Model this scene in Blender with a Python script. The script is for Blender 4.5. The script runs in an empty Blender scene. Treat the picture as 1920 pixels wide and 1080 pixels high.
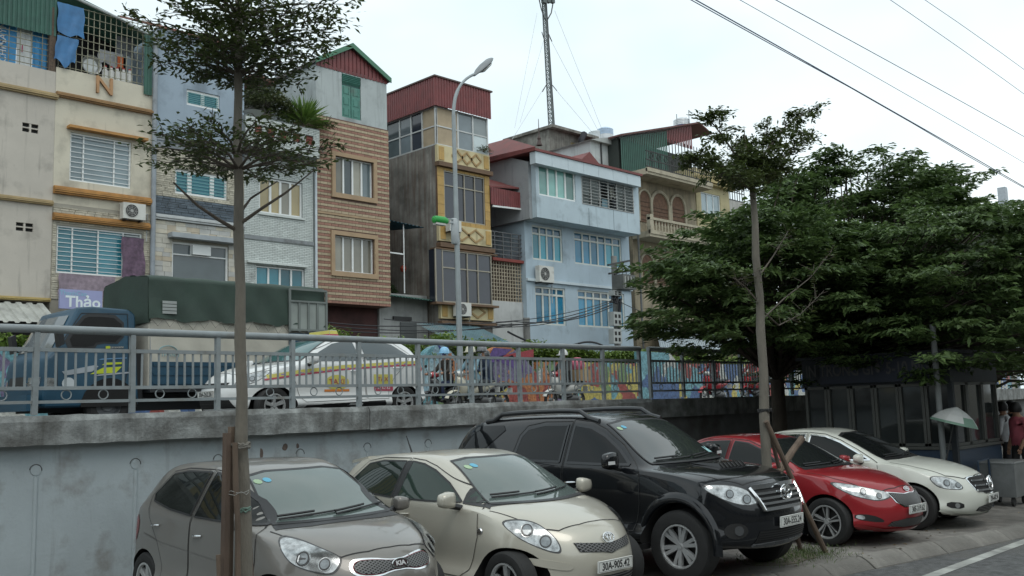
import bpy, bmesh, math, random
import numpy as np
from mathutils import Vector, Matrix
from mathutils.bvhtree import BVHTree
from mathutils.geometry import delaunay_2d_cdt
R = math.radians
SC = bpy.context.scene
COL = SC.collection
random.seed(7)
rng = np.random.default_rng(7)
# -- camera
CAMH = 1.95
FPX = 1800.0
AX = Vector((0.705034812691448, 0.06473608463777904, 0.7062118324121349))
AY = Vector((-0.7085247341363854, 0.10685911615538555, 0.697548436935581))
AZ = Vector((-0.030308645797848564, -0.9921644823818669, 0.12120654227318997))
cam_d = bpy.data.cameras.new('camera')
cam_d.sensor_width = 36.0
cam_d.lens = FPX / 1920 * 36
cam_d.clip_start = 0.05
cam_d.clip_end = 3000
cam = bpy.data.objects.new('camera', cam_d)
COL.objects.link(cam)
rx = Vector((AX[0], AY[0], AZ[0])); dn = Vector((AX[1], AY[1], AZ[1])); fw = Vector((AX[2], AY[2], AZ[2]))
m3 = Matrix((rx, -dn, -fw)).transposed()
cam.matrix_world = Matrix.Translation((0, 0, CAMH)) @ m3.to_4x4()
SC.camera = cam
# -- world: bright overcast day
world = bpy.data.worlds.new('World')
SC.world = world
world.use_nodes = True
wn = world.node_tree.nodes; wl = world.node_tree.links
bg = wn['Background']
sky = wn.new('ShaderNodeTexSky'); sky.sky_type = 'NISHITA'; sky.sun_disc = False
SUN_EL, SUN_ROT = R(58), R(205)
sky.sun_elevation = SUN_EL; sky.sun_rotation = SUN_ROT
sky.air_density = 1.0; sky.dust_density = 3.0; sky.ozone_density = 1.0
tc = wn.new('ShaderNodeTexCoord')
mp = wn.new('ShaderNodeMapping'); mp.inputs['Scale'].default_value = (1.3, 1.3, 2.6)
nz = wn.new('ShaderNodeTexNoise'); nz.inputs['Scale'].default_value = 1.6; nz.inputs['Detail'].default_value = 4; nz.inputs['Roughness'].default_value = 0.5
rampw = wn.new('ShaderNodeValToRGB')
rampw.color_ramp.elements[0].position = 0.36; rampw.color_ramp.elements[0].color = (7.6, 8.9, 9.35, 1)
rampw.color_ramp.elements[1].position = 0.62; rampw.color_ramp.elements[1].color = (10.1, 11.0, 11.2, 1)
mixw = wn.new('ShaderNodeMix'); mixw.data_type = 'RGBA'; mixw.inputs[0].default_value = 0.93   # thick cloud over the clear sky
wl.new(tc.outputs['Generated'], mp.inputs['Vector']); wl.new(mp.outputs[0], nz.inputs['Vector'])
wl.new(nz.outputs[0], rampw.inputs[0])
wl.new(sky.outputs[0], mixw.inputs[6]); wl.new(rampw.outputs[0], mixw.inputs[7])
wl.new(mixw.outputs[2], bg.inputs['Color'])
bg.inputs['Strength'].default_value = 0.117
sun_d = bpy.data.lights.new('sun', 'SUN'); sun_d.energy = 0.7; sun_d.angle = R(25); sun_d.color = (1.0, 0.96, 0.9)
sun = bpy.data.objects.new('sun', sun_d); COL.objects.link(sun)
sdir = Vector((math.sin(SUN_ROT) * math.cos(SUN_EL), math.cos(SUN_ROT) * math.cos(SUN_EL), math.sin(SUN_EL)))
sun.rotation_euler = sdir.to_track_quat('Z', 'Y').to_euler()
sun.location = (0, 0, 60)
vs = SC.view_settings
SC.display_settings.display_device = 'sRGB'
vs.view_transform = 'Standard'; vs.look = 'None'; vs.exposure = 0.0; vs.gamma = 1.0; vs.use_curve_mapping = False
SC.cycles.max_bounces = 6; SC.cycles.diffuse_bounces = 3; SC.cycles.glossy_bounces = 3; SC.cycles.transmission_bounces = 3
SC.cycles.transparent_max_bounces = 6
SC.cycles.use_denoising = True
# -- from picture to place
def ray(px, py):
  c = Vector(((px - 960) / FPX, (py - 540) / FPX, 1.0))
  return Vector((AX.dot(c), AY.dot(c), AZ.dot(c)))
def onY(px, py, Y):
  r = ray(px, py); t = Y / r.y
  return Vector((r.x * t, Y, CAMH + r.z * t))
def onX(px, py, X):
  r = ray(px, py); t = X / r.x
  return Vector((X, r.y * t, CAMH + r.z * t))
def onZ(px, py, z):
  r = ray(px, py); t = (z - CAMH) / r.z
  return Vector((r.x * t, r.y * t, z))
# -- materials
def lin(c):
  return tuple(((x / 255) / 12.92 if x / 255 <= 0.04045 else ((x / 255 + 0.055) / 1.055) ** 2.4) for x in c)
MATS = {}
def mat(name, col, rough=0.7, metal=0.0, var=0.12, vs_=2.5, bump=0.0, bs=30.0, streak=0.0, streak_col=(0.05, 0.045, 0.04),
    stain=0.0, stain_col=(0.06, 0.055, 0.045), stain_scale=1.2, ior=1.5, coat=0.0, island=0.0, rvar=0.1, obj_rand=0.0, stretch=None, flake=0):
  if name in MATS: return MATS[name]
  m = bpy.data.materials.new(name); m.use_nodes = True
  nt = m.node_tree; N = nt.nodes; L = nt.links
  b = N['Principled BSDF']
  b.inputs['Metallic'].default_value = metal; b.inputs['IOR'].default_value = ior
  b.inputs['Roughness'].default_value = rough
  if coat: b.inputs['Coat Weight'].default_value = coat; b.inputs['Coat Roughness'].default_value = 0.06
  t = N.new('ShaderNodeTexCoord')
  vec = t.outputs['Object']
  if stretch:
    mpn = N.new('ShaderNodeMapping'); mpn.inputs['Scale'].default_value = stretch
    L.new(vec, mpn.inputs['Vector']); vec2 = mpn.outputs[0]
  else: vec2 = vec
  base = (*col, 1)
  out = None
  def rgbmix(fac, a, bcol, typ='MIX'):
    x = N.new('ShaderNodeMix'); x.data_type = 'RGBA'; x.blend_type = typ; x.clamp_factor = True
    if isinstance(fac, float): x.inputs[0].default_value = fac
    else: L.new(fac, x.inputs[0])
    if isinstance(a, tuple): x.inputs[6].default_value = a
    else: L.new(a, x.inputs[6])
    if isinstance(bcol, tuple): x.inputs[7].default_value = bcol
    else: L.new(bcol, x.inputs[7])
    return x.outputs[2]
  def ramp(src, p0, p1):
    r = N.new('ShaderNodeMapRange'); r.inputs['From Min'].default_value = p0; r.inputs['From Max'].default_value = p1
    L.new(src, r.inputs['Value']); return r.outputs[0]
  def noise(scale, detail=5, v=None, rough_=0.6):
    n = N.new('ShaderNodeTexNoise'); n.inputs['Scale'].default_value = scale; n.inputs['Detail'].default_value = detail
    n.inputs['Roughness'].default_value = rough_
    L.new(v if v is not None else vec2, n.inputs['Vector']); return n.outputs[0]
  lo = tuple(c * (1 - var) for c in col) + (1,); hi = tuple(min(1, c * (1 + var)) for c in col) + (1,)
  n1 = noise(vs_)
  out = rgbmix(ramp(n1, 0.3, 0.7), lo, hi)
  if island:
    g = N.new('ShaderNodeNewGeometry')
    out = rgbmix(1.0, out, rgbmix(g.outputs['Random Per Island'], (1 - island,) * 3 + (1,), (1 + island,) * 3 + (1,)), 'MULTIPLY')
  if obj_rand:
    g = N.new('ShaderNodeObjectInfo')
    out = rgbmix(1.0, out, rgbmix(g.outputs['Random'], (1 - obj_rand,) * 3 + (1,), (1 + obj_rand,) * 3 + (1,)), 'MULTIPLY')
  if stain:
    out = rgbmix(ramp(noise(stain_scale, 8), 0.62 - 0.28 * stain, 0.75), out, (*stain_col, 1))
  if streak:
    mpn = N.new('ShaderNodeMapping'); mpn.inputs['Scale'].default_value = (3.2, 3.2, 0.22)
    L.new(vec, mpn.inputs['Vector'])
    f = ramp(noise(1.6, 6, mpn.outputs[0]), 0.66 - 0.3 * streak, 0.85)
    out = rgbmix(f, out, (*streak_col, 1))
  L.new(out, b.inputs['Base Color'])
  if rvar and metal < 0.5 and rough > 0.15:
    rr = N.new('ShaderNodeMapRange'); rr.inputs['To Min'].default_value = max(0.02, rough - rvar); rr.inputs['To Max'].default_value = min(1, rough + rvar)
    L.new(n1, rr.inputs['Value']); L.new(rr.outputs[0], b.inputs['Roughness'])
  if bump:
    bp = N.new('ShaderNodeBump'); bp.inputs['Strength'].default_value = bump; bp.inputs['Distance'].default_value = 0.02
    L.new(noise(bs, 6), bp.inputs['Height']); L.new(bp.outputs[0], b.inputs['Normal'])
  MATS[name] = m
  return m
def paint(name, col, metal=0.0, rough=0.28, dust=0.25, dustcol=(0.26, 0.24, 0.21), flake=False):
  """car paint: base under a clear coat, settled dust on faces that look up and along the sills"""
  if name in MATS: return MATS[name]
  m = bpy.data.materials.new(name); m.use_nodes = True
  nt = m.node_tree; N = nt.nodes; L = nt.links; b = N['Principled BSDF']
  b.inputs['Metallic'].default_value = metal; b.inputs['Roughness'].default_value = rough
  b.inputs['Coat Weight'].default_value = 0.85; b.inputs['Coat Roughness'].default_value = 0.03; b.inputs['Specular IOR Level'].default_value = 0.12
  t = N.new('ShaderNodeTexCoord'); n = N.new('ShaderNodeTexNoise'); n.inputs['Scale'].default_value = 5; n.inputs['Detail'].default_value = 8
  L.new(t.outputs['Object'], n.inputs['Vector'])
  g = N.new('ShaderNodeNewGeometry'); sx = N.new('ShaderNodeSeparateXYZ'); L.new(g.outputs['Normal'], sx.inputs[0])
  mr = N.new('ShaderNodeMapRange'); mr.inputs['From Min'].default_value = 0.3; mr.inputs['From Max'].default_value = 1.0
  mr.inputs['To Min'].default_value = 0.12; mr.inputs['To Max'].default_value = 1.0
  L.new(sx.outputs[2], mr.inputs['Value'])
  mr2 = N.new('ShaderNodeMapRange'); mr2.inputs['From Min'].default_value = 0.3; mr2.inputs['From Max'].default_value = 0.75
  L.new(n.outputs[0], mr2.inputs['Value'])
  mul = N.new('ShaderNodeMath'); mul.operation = 'MULTIPLY'; L.new(mr.outputs[0], mul.inputs[0]); L.new(mr2.outputs[0], mul.inputs[1])
  mul2 = N.new('ShaderNodeMath'); mul2.operation = 'MULTIPLY'; L.new(mul.outputs[0], mul2.inputs[0]); mul2.inputs[1].default_value = dust
  mx = N.new('ShaderNodeMix'); mx.data_type = 'RGBA'; L.new(mul2.outputs[0], mx.inputs[0])
  mx.inputs[6].default_value = (*col, 1); mx.inputs[7].default_value = (*dustcol, 1)
  L.new(mx.outputs[2], b.inputs['Base Color'])
  cr = N.new('ShaderNodeMapRange'); cr.inputs['To Min'].default_value = 0.025; cr.inputs['To Max'].default_value = 0.025 + 0.45 * dust
  L.new(mul.outputs[0], cr.inputs['Value']); L.new(cr.outputs[0], b.inputs['Coat Roughness'])
  MATS[name] = m
  return m
def leafmat(name, dark, light, rough=0.5, trans=0.25):
  if name in MATS: return MATS[name]
  m = bpy.data.materials.new(name); m.use_nodes = True
  nt = m.node_tree; N = nt.nodes; L = nt.links; b = N['Principled BSDF']
  b.inputs['Roughness'].default_value = rough
  g = N.new('ShaderNodeNewGeometry'); t = N.new('ShaderNodeTexCoord')
  n = N.new('ShaderNodeTexNoise'); n.inputs['Scale'].default_value = 1.1; n.inputs['Detail'].default_value = 3
  L.new(t.outputs['Object'], n.inputs['Vector'])
  ad = N.new('ShaderNodeMath'); ad.operation = 'MULTIPLY_ADD'; ad.inputs[1].default_value = 0.6; ad.inputs[2].default_value = -0.1
  L.new(g.outputs['Random Per Island'], ad.inputs[0])
  ad2 = N.new('ShaderNodeMath'); ad2.operation = 'ADD'; ad2.use_clamp = True
  s = N.new('ShaderNodeMath'); s.operation = 'MULTIPLY'; s.inputs[1].default_value = 0.6; L.new(n.outputs[0], s.inputs[0])
  L.new(ad.outputs[0], ad2.inputs[0]); L.new(s.outputs[0], ad2.inputs[1])
  mx = N.new('ShaderNodeMix'); mx.data_type = 'RGBA'; L.new(ad2.outputs[0], mx.inputs[0])
  mx.inputs[6].default_value = (*dark, 1); mx.inputs[7].default_value = (*light, 1)
  L.new(mx.outputs[2], b.inputs['Base Color'])
  if trans:
    tr = N.new('ShaderNodeBsdfTranslucent'); L.new(mx.outputs[2], tr.inputs['Color'])
    ms = N.new('ShaderNodeMixShader'); ms.inputs[0].default_value = trans
    L.new(b.outputs[0], ms.inputs[1]); L.new(tr.outputs[0], ms.inputs[2])
    L.new(ms.outputs[0], N['Material Output'].inputs['Surface'])
  MATS[name] = m
  return m
def glassmat(name, col, rough=0.04, ior=1.6, spec=0.5):
  if name in MATS: return MATS[name]
  m = bpy.data.materials.new(name); m.use_nodes = True
  b = m.node_tree.nodes['Principled BSDF']
  N = m.node_tree.nodes; L = m.node_tree.links
  t = N.new('ShaderNodeTexCoord'); n = N.new('ShaderNodeTexNoise'); n.inputs['Scale'].default_value = 1.7; n.inputs['Detail'].default_value = 4
  L.new(t.outputs['Object'], n.inputs['Vector'])
  mx = N.new('ShaderNodeMix'); mx.data_type = 'RGBA'; L.new(n.outputs[0], mx.inputs[0])
  mx.inputs[6].default_value = tuple(c * 0.72 for c in col) + (1,); mx.inputs[7].default_value = tuple(c * 1.28 for c in col) + (1,)
  oi = N.new('ShaderNodeObjectInfo'); mr = N.new('ShaderNodeMapRange'); mr.inputs['To Min'].default_value = 0.55; mr.inputs['To Max'].default_value = 1.4
  L.new(oi.outputs['Random'], mr.inputs['Value']); hv = N.new('ShaderNodeHueSaturation'); L.new(mr.outputs[0], hv.inputs['Value']); L.new(mx.outputs[2], hv.inputs['Color'])
  L.new(hv.outputs[0], b.inputs['Base Color'])
  b.inputs['Roughness'].default_value = rough; b.inputs['IOR'].default_value = ior
  MATS[name] = m
  return m
# -- mesh building
OFF = {}
Zv = Vector((0, 0, 1))
class MB:
  def __init__(s): s.v = []; s.f = []; s.m = []
  def add(s, vs, fs, mi=0):
    o = len(s.v); s.v += [tuple(v) for v in vs]; s.f += [tuple(i + o for i in f) for f in fs]; s.m += [mi] * len(fs); return s
  def box(s, x0, x1, y0, y1, z0, z1, mi=0):
    return s.add([(x0, y0, z0), (x1, y0, z0), (x1, y1, z0), (x0, y1, z0), (x0, y0, z1), (x1, y0, z1), (x1, y1, z1), (x0, y1, z1)],
                     [(3, 2, 1, 0), (4, 5, 6, 7), (0, 1, 5, 4), (1, 2, 6, 5), (2, 3, 7, 6), (3, 0, 4, 7)], mi)
  def obox(s, c, ax, ay, az, mi=0):
    c = Vector(c); ax = Vector(ax); ay = Vector(ay); az = Vector(az); vs = []
    for k in (-1, 1):
      for i, j in ((-1, -1), (1, -1), (1, 1), (-1, 1)): vs.append(c + ax * i + ay * j + az * k)
    return s.add(vs, [(3, 2, 1, 0), (4, 5, 6, 7), (0, 1, 5, 4), (1, 2, 6, 5), (2, 3, 7, 6), (3, 0, 4, 7)], mi)
  def bar(s, p, q, w, h=None, up=None, mi=0):
    p = Vector(p); q = Vector(q); h = h or w; d = q - p; ln = d.length
    if ln < 1e-6: return s
    d /= ln; up = Vector(up) if up else (Zv if abs(d.z) < 0.95 else Vector((0, 1, 0)))
    sx = d.cross(up).normalized(); uz = sx.cross(d)
    return s.obox((p + q) / 2, d * ln / 2, sx * w / 2, uz * h / 2, mi)
  def tube(s, pts, r, n=8, mi=0, cap=True, closed=False):
    pts = [Vector(p) for p in pts]; rs = r if isinstance(r, (list, tuple)) else [r] * len(pts)
    k = len(pts); base = len(s.v); prev = None
    for i, p in enumerate(pts):
      if closed: d = pts[(i + 1) % k] - pts[i - 1]
      else: d = pts[min(i + 1, k - 1)] - pts[max(i - 1, 0)]
      if d.length < 1e-9: d = Vector((0, 0, 1))
      d.normalize()
      if prev is None:
        a = d.cross(Zv if abs(d.z) < 0.9 else Vector((1, 0, 0))).normalized()
      else:
        a = prev - d * prev.dot(d)
        a = a.normalized() if a.length > 1e-6 else d.cross(Zv if abs(d.z) < 0.9 else Vector((1, 0, 0))).normalized()
      prev = a; b = d.cross(a)
      for j in range(n):
        t = 2 * math.pi * j / n
        s.v.append(tuple(p + (a * math.cos(t) + b * math.sin(t)) * rs[i]))
    seg = k if closed else k - 1
    for i in range(seg):
      i2 = (i + 1) % k
      for j in range(n):
        j2 = (j + 1) % n
        s.f.append((base + i * n + j, base + i * n + j2, base + i2 * n + j2, base + i2 * n + j)); s.m.append(mi)
    if cap and not closed:
      s.f.append(tuple(base + j for j in range(n))[::-1]); s.m.append(mi)
      s.f.append(tuple(base + (k - 1) * n + j for j in range(n))); s.m.append(mi)
    return s
  def lathe(s, prof, n=24, c=(0, 0, 0), axis='Z', mi=0, cap=False):
    base = len(s.v); c = Vector(c)
    for (r, h) in prof:
      for j in range(n):
        t = 2 * math.pi * j / n; a, b = r * math.cos(t), r * math.sin(t)
        p = Vector((a, b, h)) if axis == 'Z' else (Vector((a, h, b)) if axis == 'Y' else Vector((h, a, b)))
        s.v.append(tuple(c + p))
    for i in range(len(prof) - 1):
      for j in range(n):
        j2 = (j + 1) % n
        q = (base + i * n + j, base + i * n + j2, base + (i + 1) * n + j2, base + (i + 1) * n + j)
        s.f.append(q[::-1] if axis == 'Y' else q); s.m.append(mi)
    if cap:
      for i in (0, len(prof) - 1):
        s.f.append(tuple(base + i * n + j for j in range(n))); s.m.append(mi)
    return s
  def poly(s, pts, mi=0):
    o = len(s.v); s.v += [tuple(p) for p in pts]; s.f.append(tuple(range(o, o + len(pts)))); s.m.append(mi); return s
  def prism(s, pts, d, mi=0):
    """closed prism: planar outline pts swept by vector d"""
    pts = [Vector(p) for p in pts]; d = Vector(d); n = len(pts)
    nn = Vector((0, 0, 0))
    for i in range(n): nn += (pts[i] - pts[0]).cross(pts[(i + 1) % n] - pts[0])
    if nn.dot(d) > 0: pts = pts[::-1]
    vs = pts + [p + d for p in pts]
    fs = [tuple(range(n)), tuple(range(2 * n - 1, n - 1, -1))]
    fs += [(i, i + n, (i + 1) % n + n, (i + 1) % n) for i in range(n)]
    return s.add(vs, fs, mi)
  def corr(s, o, u, v, pitch=0.15, depth=0.025, mi=0, thick=True, trap=True):
    """corrugated sheet: corner o, width vector u (across the ribs), length vector v"""
    o = Vector(o); u = Vector(u); v = Vector(v); nrm = u.cross(v).normalized(); L = u.length; ud = u / L
    n = max(2, int(L / pitch)); pts = []
    for i in range(n):
      x0 = L * i / n; w = L / n
      for fr, hh in (((0, 0), (0.3, 0), (0.42, 1), (0.88, 1)) if trap else ((0, 0), (0.25, .6), (0.5, 1), (0.75, .6))):
        pts.append((x0 + fr * w, hh * depth))
    pts.append((L, 0))
    b = len(s.v)
    for x, hh in pts: s.v.append(tuple(o + ud * x + nrm * hh)); s.v.append(tuple(o + ud * x + nrm * hh + v))
    for i in range(len(pts) - 1):
      s.f.append((b + 2 * i, b + 2 * i + 2, b + 2 * i + 3, b + 2 * i + 1)); s.m.append(mi)
    return s
  def mesh(s, name, mats, off=None, smooth=False, angle=None):
    me = bpy.data.meshes.new(name)
    v = s.v
    if off is not None and (off[0] or off[1] or off[2]):
      v = (np.array(s.v) - np.array(off)).tolist()
    me.from_pydata(v, [], s.f)
    if not isinstance(mats, (list, tuple)): mats = [mats]
    for m in mats: me.materials.append(m)
    if len(mats) > 1: me.polygons.foreach_set('material_index', s.m)
    if smooth:
      me.polygons.foreach_set('use_smooth', [True] * len(s.f))
      if angle: me.set_sharp_from_angle(angle=R(angle))
    me.update()
    return me
  def build(s, name, mats, parent=None, smooth=False, angle=40, **kw):
    off = OFF.get(parent.name) if parent else None
    me = s.mesh(name, mats, off, smooth, angle)
    return link(name, me, parent, **kw)
def link(name, data, parent=None, loc=None, rot=None, **props):
  o = bpy.data.objects.new(name, data); COL.objects.link(o)
  if parent:
    o.parent = parent; OFF[o.name] = OFF.get(parent.name, Vector((0, 0, 0)))
  if loc is not None: o.location = loc
  if rot is not None: o.rotation_euler = rot
  for k, v in props.items():
    if v is not None: o[k] = v
  return o
def thing(name, label, category, loc=(0, 0, 0), rot=0.0, group=None, local=False):
  """an Empty at the base of a thing. Parts are given in world coordinates unless local"""
  o = bpy.data.objects.new(name, None); COL.objects.link(o)
  o.location = loc; o.rotation_euler = (0, 0, rot); o.empty_display_size = 0.2
  o['label'] = label; o['category'] = category
  if group: o['group'] = group
  OFF[o.name] = Vector((0, 0, 0)) if local else Vector(loc)
  return o
def tag(o, label, category, group=None):
  o['label'] = label; o['category'] = category
  if group: o['group'] = group
  return o
def structure(mb, name, mats, **kw):
  o = mb.build(name, mats, **kw); o['kind'] = 'structure'; return o
def copy_tree(o, parent=None):
  c = o.copy(); COL.objects.link(c)
  if parent: c.parent = parent
  OFF[c.name] = OFF.get(o.name, Vector((0, 0, 0)))
  for ch in list(o.children): copy_tree(ch, c)
  return c
def text_mesh(body, size, depth=0.0, bold=0.0, align='CENTER', squeeze=1.0):
  cu = bpy.data.curves.new('lettering', 'FONT'); cu.body = body; cu.size = size; cu.align_x = align; cu.align_y = 'CENTER'
  cu.extrude = depth; cu.offset = bold; cu.resolution_u = 3
  o = bpy.data.objects.new('lettering_tmp', cu); COL.objects.link(o)
  dg = bpy.context.evaluated_depsgraph_get(); dg.update()
  me = bpy.data.meshes.new_from_object(o.evaluated_get(dg))
  bpy.data.objects.remove(o); bpy.data.curves.remove(cu)
  if squeeze != 1.0: me.transform(Matrix.Diagonal((squeeze, 1, 1, 1)))
  return me
def lettering(body, size, m, parent, matrix, depth=0.002, bold=0.0, squeeze=1.0, name='lettering', align='CENTER'):
  """text standing in the matrix' own xy plane"""
  me = text_mesh(body, size, depth, bold, align, squeeze); me.transform(Matrix.Translation(-OFF.get(parent.name, Vector((0, 0, 0)))) @ matrix)
  me.materials.clear(); me.materials.append(m)
  return link(name, me, parent)
FACE_Y = Matrix(((1, 0, 0, 0), (0, 0, -1, 0), (0, 1, 0, 0), (0, 0, 0, 1)))   # xy plane stood up, looking towards -Y
def evaluated(o):
  dg = bpy.context.evaluated_depsgraph_get(); dg.update()
  return bpy.data.meshes.new_from_object(o.evaluated_get(dg))
# common materials
WHITE = mat('white_pvc', (0.74, 0.76, 0.75), 0.4, var=0.05)
ALU = mat('aluminium', (0.5, 0.51, 0.5), 0.42, 0.6, var=0.1)
DARK = mat('dark_void', (0.012, 0.012, 0.012), 0.8, var=0.2)
DARKMETAL = mat('dark_metal', (0.045, 0.045, 0.045), 0.55, 0.2)
GALV = mat('galvanised_steel', (0.36, 0.39, 0.41), 0.55, 0.25, var=0.18, vs_=5)
RUBBER = mat('rubber', (0.018, 0.018, 0.018), 0.75, var=0.25, vs_=9)
CHROME = mat('chrome', (0.75, 0.76, 0.77), 0.12, 1.0, var=0.03)
BLACKPL = mat('black_plastic', (0.015, 0.015, 0.016), 0.45, var=0.2)
CABLE = mat('cable_black', (0.025, 0.026, 0.03), 0.6)
# -- setting: ground, road, pavement, kerb
ASPH = mat('asphalt', (0.095, 0.097, 0.097), 0.85, var=0.45, vs_=9, bump=0.6, bs=120, stain=0.35, stain_col=(0.13, 0.125, 0.115), stain_scale=0.5)
PAVE = mat('dusty_pavement', (0.20, 0.188, 0.17), 0.9, var=0.35, vs_=5, bump=0.4, bs=60, stain=0.7, stain_col=(0.075, 0.07, 0.062), stain_scale=0.9)
KERBM = mat('kerb_concrete', (0.21, 0.2, 0.18), 0.9, var=0.3, vs_=3, bump=0.5, bs=45, stain=0.6, stain_col=(0.08, 0.075, 0.068), obj_rand=0.18)
EARTH = mat('earth', (0.13, 0.12, 0.10), 0.95, var=0.3)
LINEM = mat('road_paint', (0.42, 0.43, 0.40), 0.75, var=0.2, vs_=4, stain=0.75, stain_col=(0.16, 0.16, 0.15), stain_scale=3)
ROADZ = -0.13
DECKZ = 1.80
structure(MB().box(-400, 900, -500, 1200, -1.2, ROADZ - 0.05), 'ground', EARTH)
structure(MB().add([(-60, -12, ROADZ), (160, -12, ROADZ), (160, 11, ROADZ), (-60, 11, ROADZ)], [(0, 1, 2, 3)]), 'road', ASPH)
k0 = onZ(1490, 1065, 0.0); k1 = onZ(1920, 982, 0.0)
kd = (k1 - k0); kd.z = 0; kd.normalize(); kn = Vector((kd.y, -kd.x, 0))       # kn points to the road
def kerb_pt(s, out=0.0, z=0.0): return Vector((k0.x, k0.y, 0)) + kd * s + kn * out + Vector((0, 0, z))
# pavement slab from the wall to the kerb
a0, a1 = kerb_pt(-22, -0.02), kerb_pt(60, -0.02)
structure(MB().prism([(a0.x, a0.y, 0), (a1.x, a1.y, 0), (a1.x, 11.7, 0), (a0.x, 11.7, 0)], (0, 0, -0.3)), 'pavement', PAVE)
kb = structure(MB().prism([kerb_pt(-22, -0.018, -0.03), kerb_pt(60, -0.018, -0.03), kerb_pt(60, .2, -0.24), kerb_pt(-22, .2, -0.24)], (0, 0, -0.2)), 'kerb', EARTH)
def kerb_stone_mesh(L):
  mb = MB(); hw = L / 2 - 0.006
  prof = [(-0.014, -0.03), (-0.012, 0.006), (0.05, 0.002), (0.13, -0.035), (0.24, -0.118), (0.26, -0.2), (0.0, -0.25)]
  n = len(prof); vs = []
  for sx in (-hw, -hw + .02, hw - .02, hw):
    sh = 0.006 if abs(abs(sx) - hw) < 1e-6 else 0
    for (o, z) in prof: vs.append(kd * sx + kn * (o - sh) + Vector((0, 0, z - sh)))
  fs = []
  for i in range(3):
    for j in range(n): fs.append((i * n + j, (i + 1) * n + j, (i + 1) * n + (j + 1) % n, i * n + (j + 1) % n))
  fs.append(tuple(range(n))); fs.append(tuple(3 * n + j for j in range(n))[::-1])
  return mb.add(vs, fs).mesh('kerb_stone', KERBM)
ks = kerb_stone_mesh(0.8)
for i in range(-20, 50):
  p = kerb_pt(i * 0.8, random.uniform(-.008, .008), random.uniform(-.006, .006))
  link('kerb_stone', ks, kb, loc=p, rot=(random.uniform(-.01, .01), random.uniform(-.008, .008), random.uniform(-.012, .012)))
# painted edge line, a sheet just above the asphalt
l0 = onZ(1746, 1080, ROADZ); l1 = onZ(1920, 1016, ROADZ); ld = (l1 - l0); ld.z = 0; ld.normalize(); ln = Vector((-ld.y, ld.x, 0))
pa, pb = l0 - ld * 25, l0 + ld * 80
structure(MB().add([pa - ln * .075 + Zv * .005, pb - ln * .075 + Zv * .005, pb + ln * .075 + Zv * .005, pa + ln * .075 + Zv * .005], [(0, 1, 2, 3)]), 'road_marking', LINEM)
# -- elevated road on its retaining wall
CONC = mat('wall_concrete', (0.36, 0.41, 0.43), 0.85, var=0.14, vs_=1.0, bump=0.25, bs=25, streak=0.12, streak_col=(0.20, 0.205, 0.20), stain=0.36, stain_col=(0.19, 0.185, 0.17), stain_scale=2.1)
COPE = mat('coping_concrete', (0.265, 0.28, 0.275), 0.9, var=0.45, vs_=4.5, bump=0.6, bs=26, stain=0.6, stain_col=(0.10, 0.098, 0.09), stain_scale=3.0, streak=0.6, streak_col=(0.06, 0.058, 0.052), obj_rand=0.08)
structure(MB().box(-30, 160, 11.75, 24.0, -0.25, DECKZ), 'elevated_road', ASPH)
structure(MB().box(-30, 160, 20.9, 23.5, DECKZ - 0.1, DECKZ + 0.14), 'pavement', PAVE)
WY = 11.45
w1 = thing('retaining_wall', 'grey concrete retaining wall with round plugs behind the grey and beige hatchbacks', 'wall', (6, WY, 0))
MB().box(-12, 15.27, WY, WY + 0.3, -0.25, 1.70).build('wall', CONC, w1)
x = -12.0
for L in (4.9, 5.0, 5.1, 5.45, 6.77):
  zt = 2.0 + random.uniform(-.012, .012); mb = MB()
  # hand-cast coping: slightly uneven top and drip edge
  n = 24; ring = []
  for i in range(n + 1):
    xx = x + 0.006 + (L - 0.012) * i / n; j = lambda: random.uniform(-.008, .008)
    ring.append([(xx, WY - .14 + j(), 1.665 + j()), (xx, WY - .15 + j(), 1.93 + j()), (xx, WY - .115 + j(), zt + j()), (xx, WY + .34, zt), (xx, WY + .34, 1.7), (xx, WY - .01, 1.7)])
  vs_l = [p for r in ring for p in r]; fs = []
  for i in range(n):
    for k in range(6): fs.append((i * 6 + k, (i + 1) * 6 + k, (i + 1) * 6 + (k + 1) % 6, i * 6 + (k + 1) % 6))
  fs.append(tuple(range(6))); fs.append(tuple(n * 6 + k for k in range(6))[::-1])
  mb.add(vs_l, fs).build('coping', COPE, w1); x += L
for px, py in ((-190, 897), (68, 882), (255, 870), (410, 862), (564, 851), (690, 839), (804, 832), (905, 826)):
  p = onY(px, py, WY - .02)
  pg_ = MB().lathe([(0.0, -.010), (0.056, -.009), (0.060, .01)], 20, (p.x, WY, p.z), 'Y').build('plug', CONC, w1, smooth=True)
  MB().tube([(p.x + .066 * math.cos(a * .314 - .1), WY - .004, p.z + .066 * math.sin(a * .314 - .1)) for a in range(11)], .0055, 5).build('plug_shadow', mat('plug_shadow_grey', (.12, .125, .125), .9), pg_)  # shadow arc over the plug, modelled as a dark tube
  MB().tube([(p.x + .004, WY + .005, p.z - .07), (p.x, WY + .005, 0)], 0.027, 10).build('drain_rib', CONC, w1, smooth=True)
for (px, py, w_, h_) in ((490, 850, .05, .16), (534, 838, .09, .10), (558, 836, .05, .07), (1000, 830, .05, .1)):
  p = onY(px, py, WY); MB().prism([(p.x + w_ * .5 * math.cos(a * .57) * random.uniform(.7, 1.1), WY - .004, p.z + h_ * .5 * math.sin(a * .57) * random.uniform(.8, 1.1)) for a in range(11)], (0, .01, 0)).build('rust_stain', mat('stain_brown', (.13, .10, .085), .9, var=.3, vs_=14), w1)
w2 = thing('retaining_wall', 'dark shaded stretch of retaining wall behind the red and white cars', 'wall', (22, WY, 0))
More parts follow.
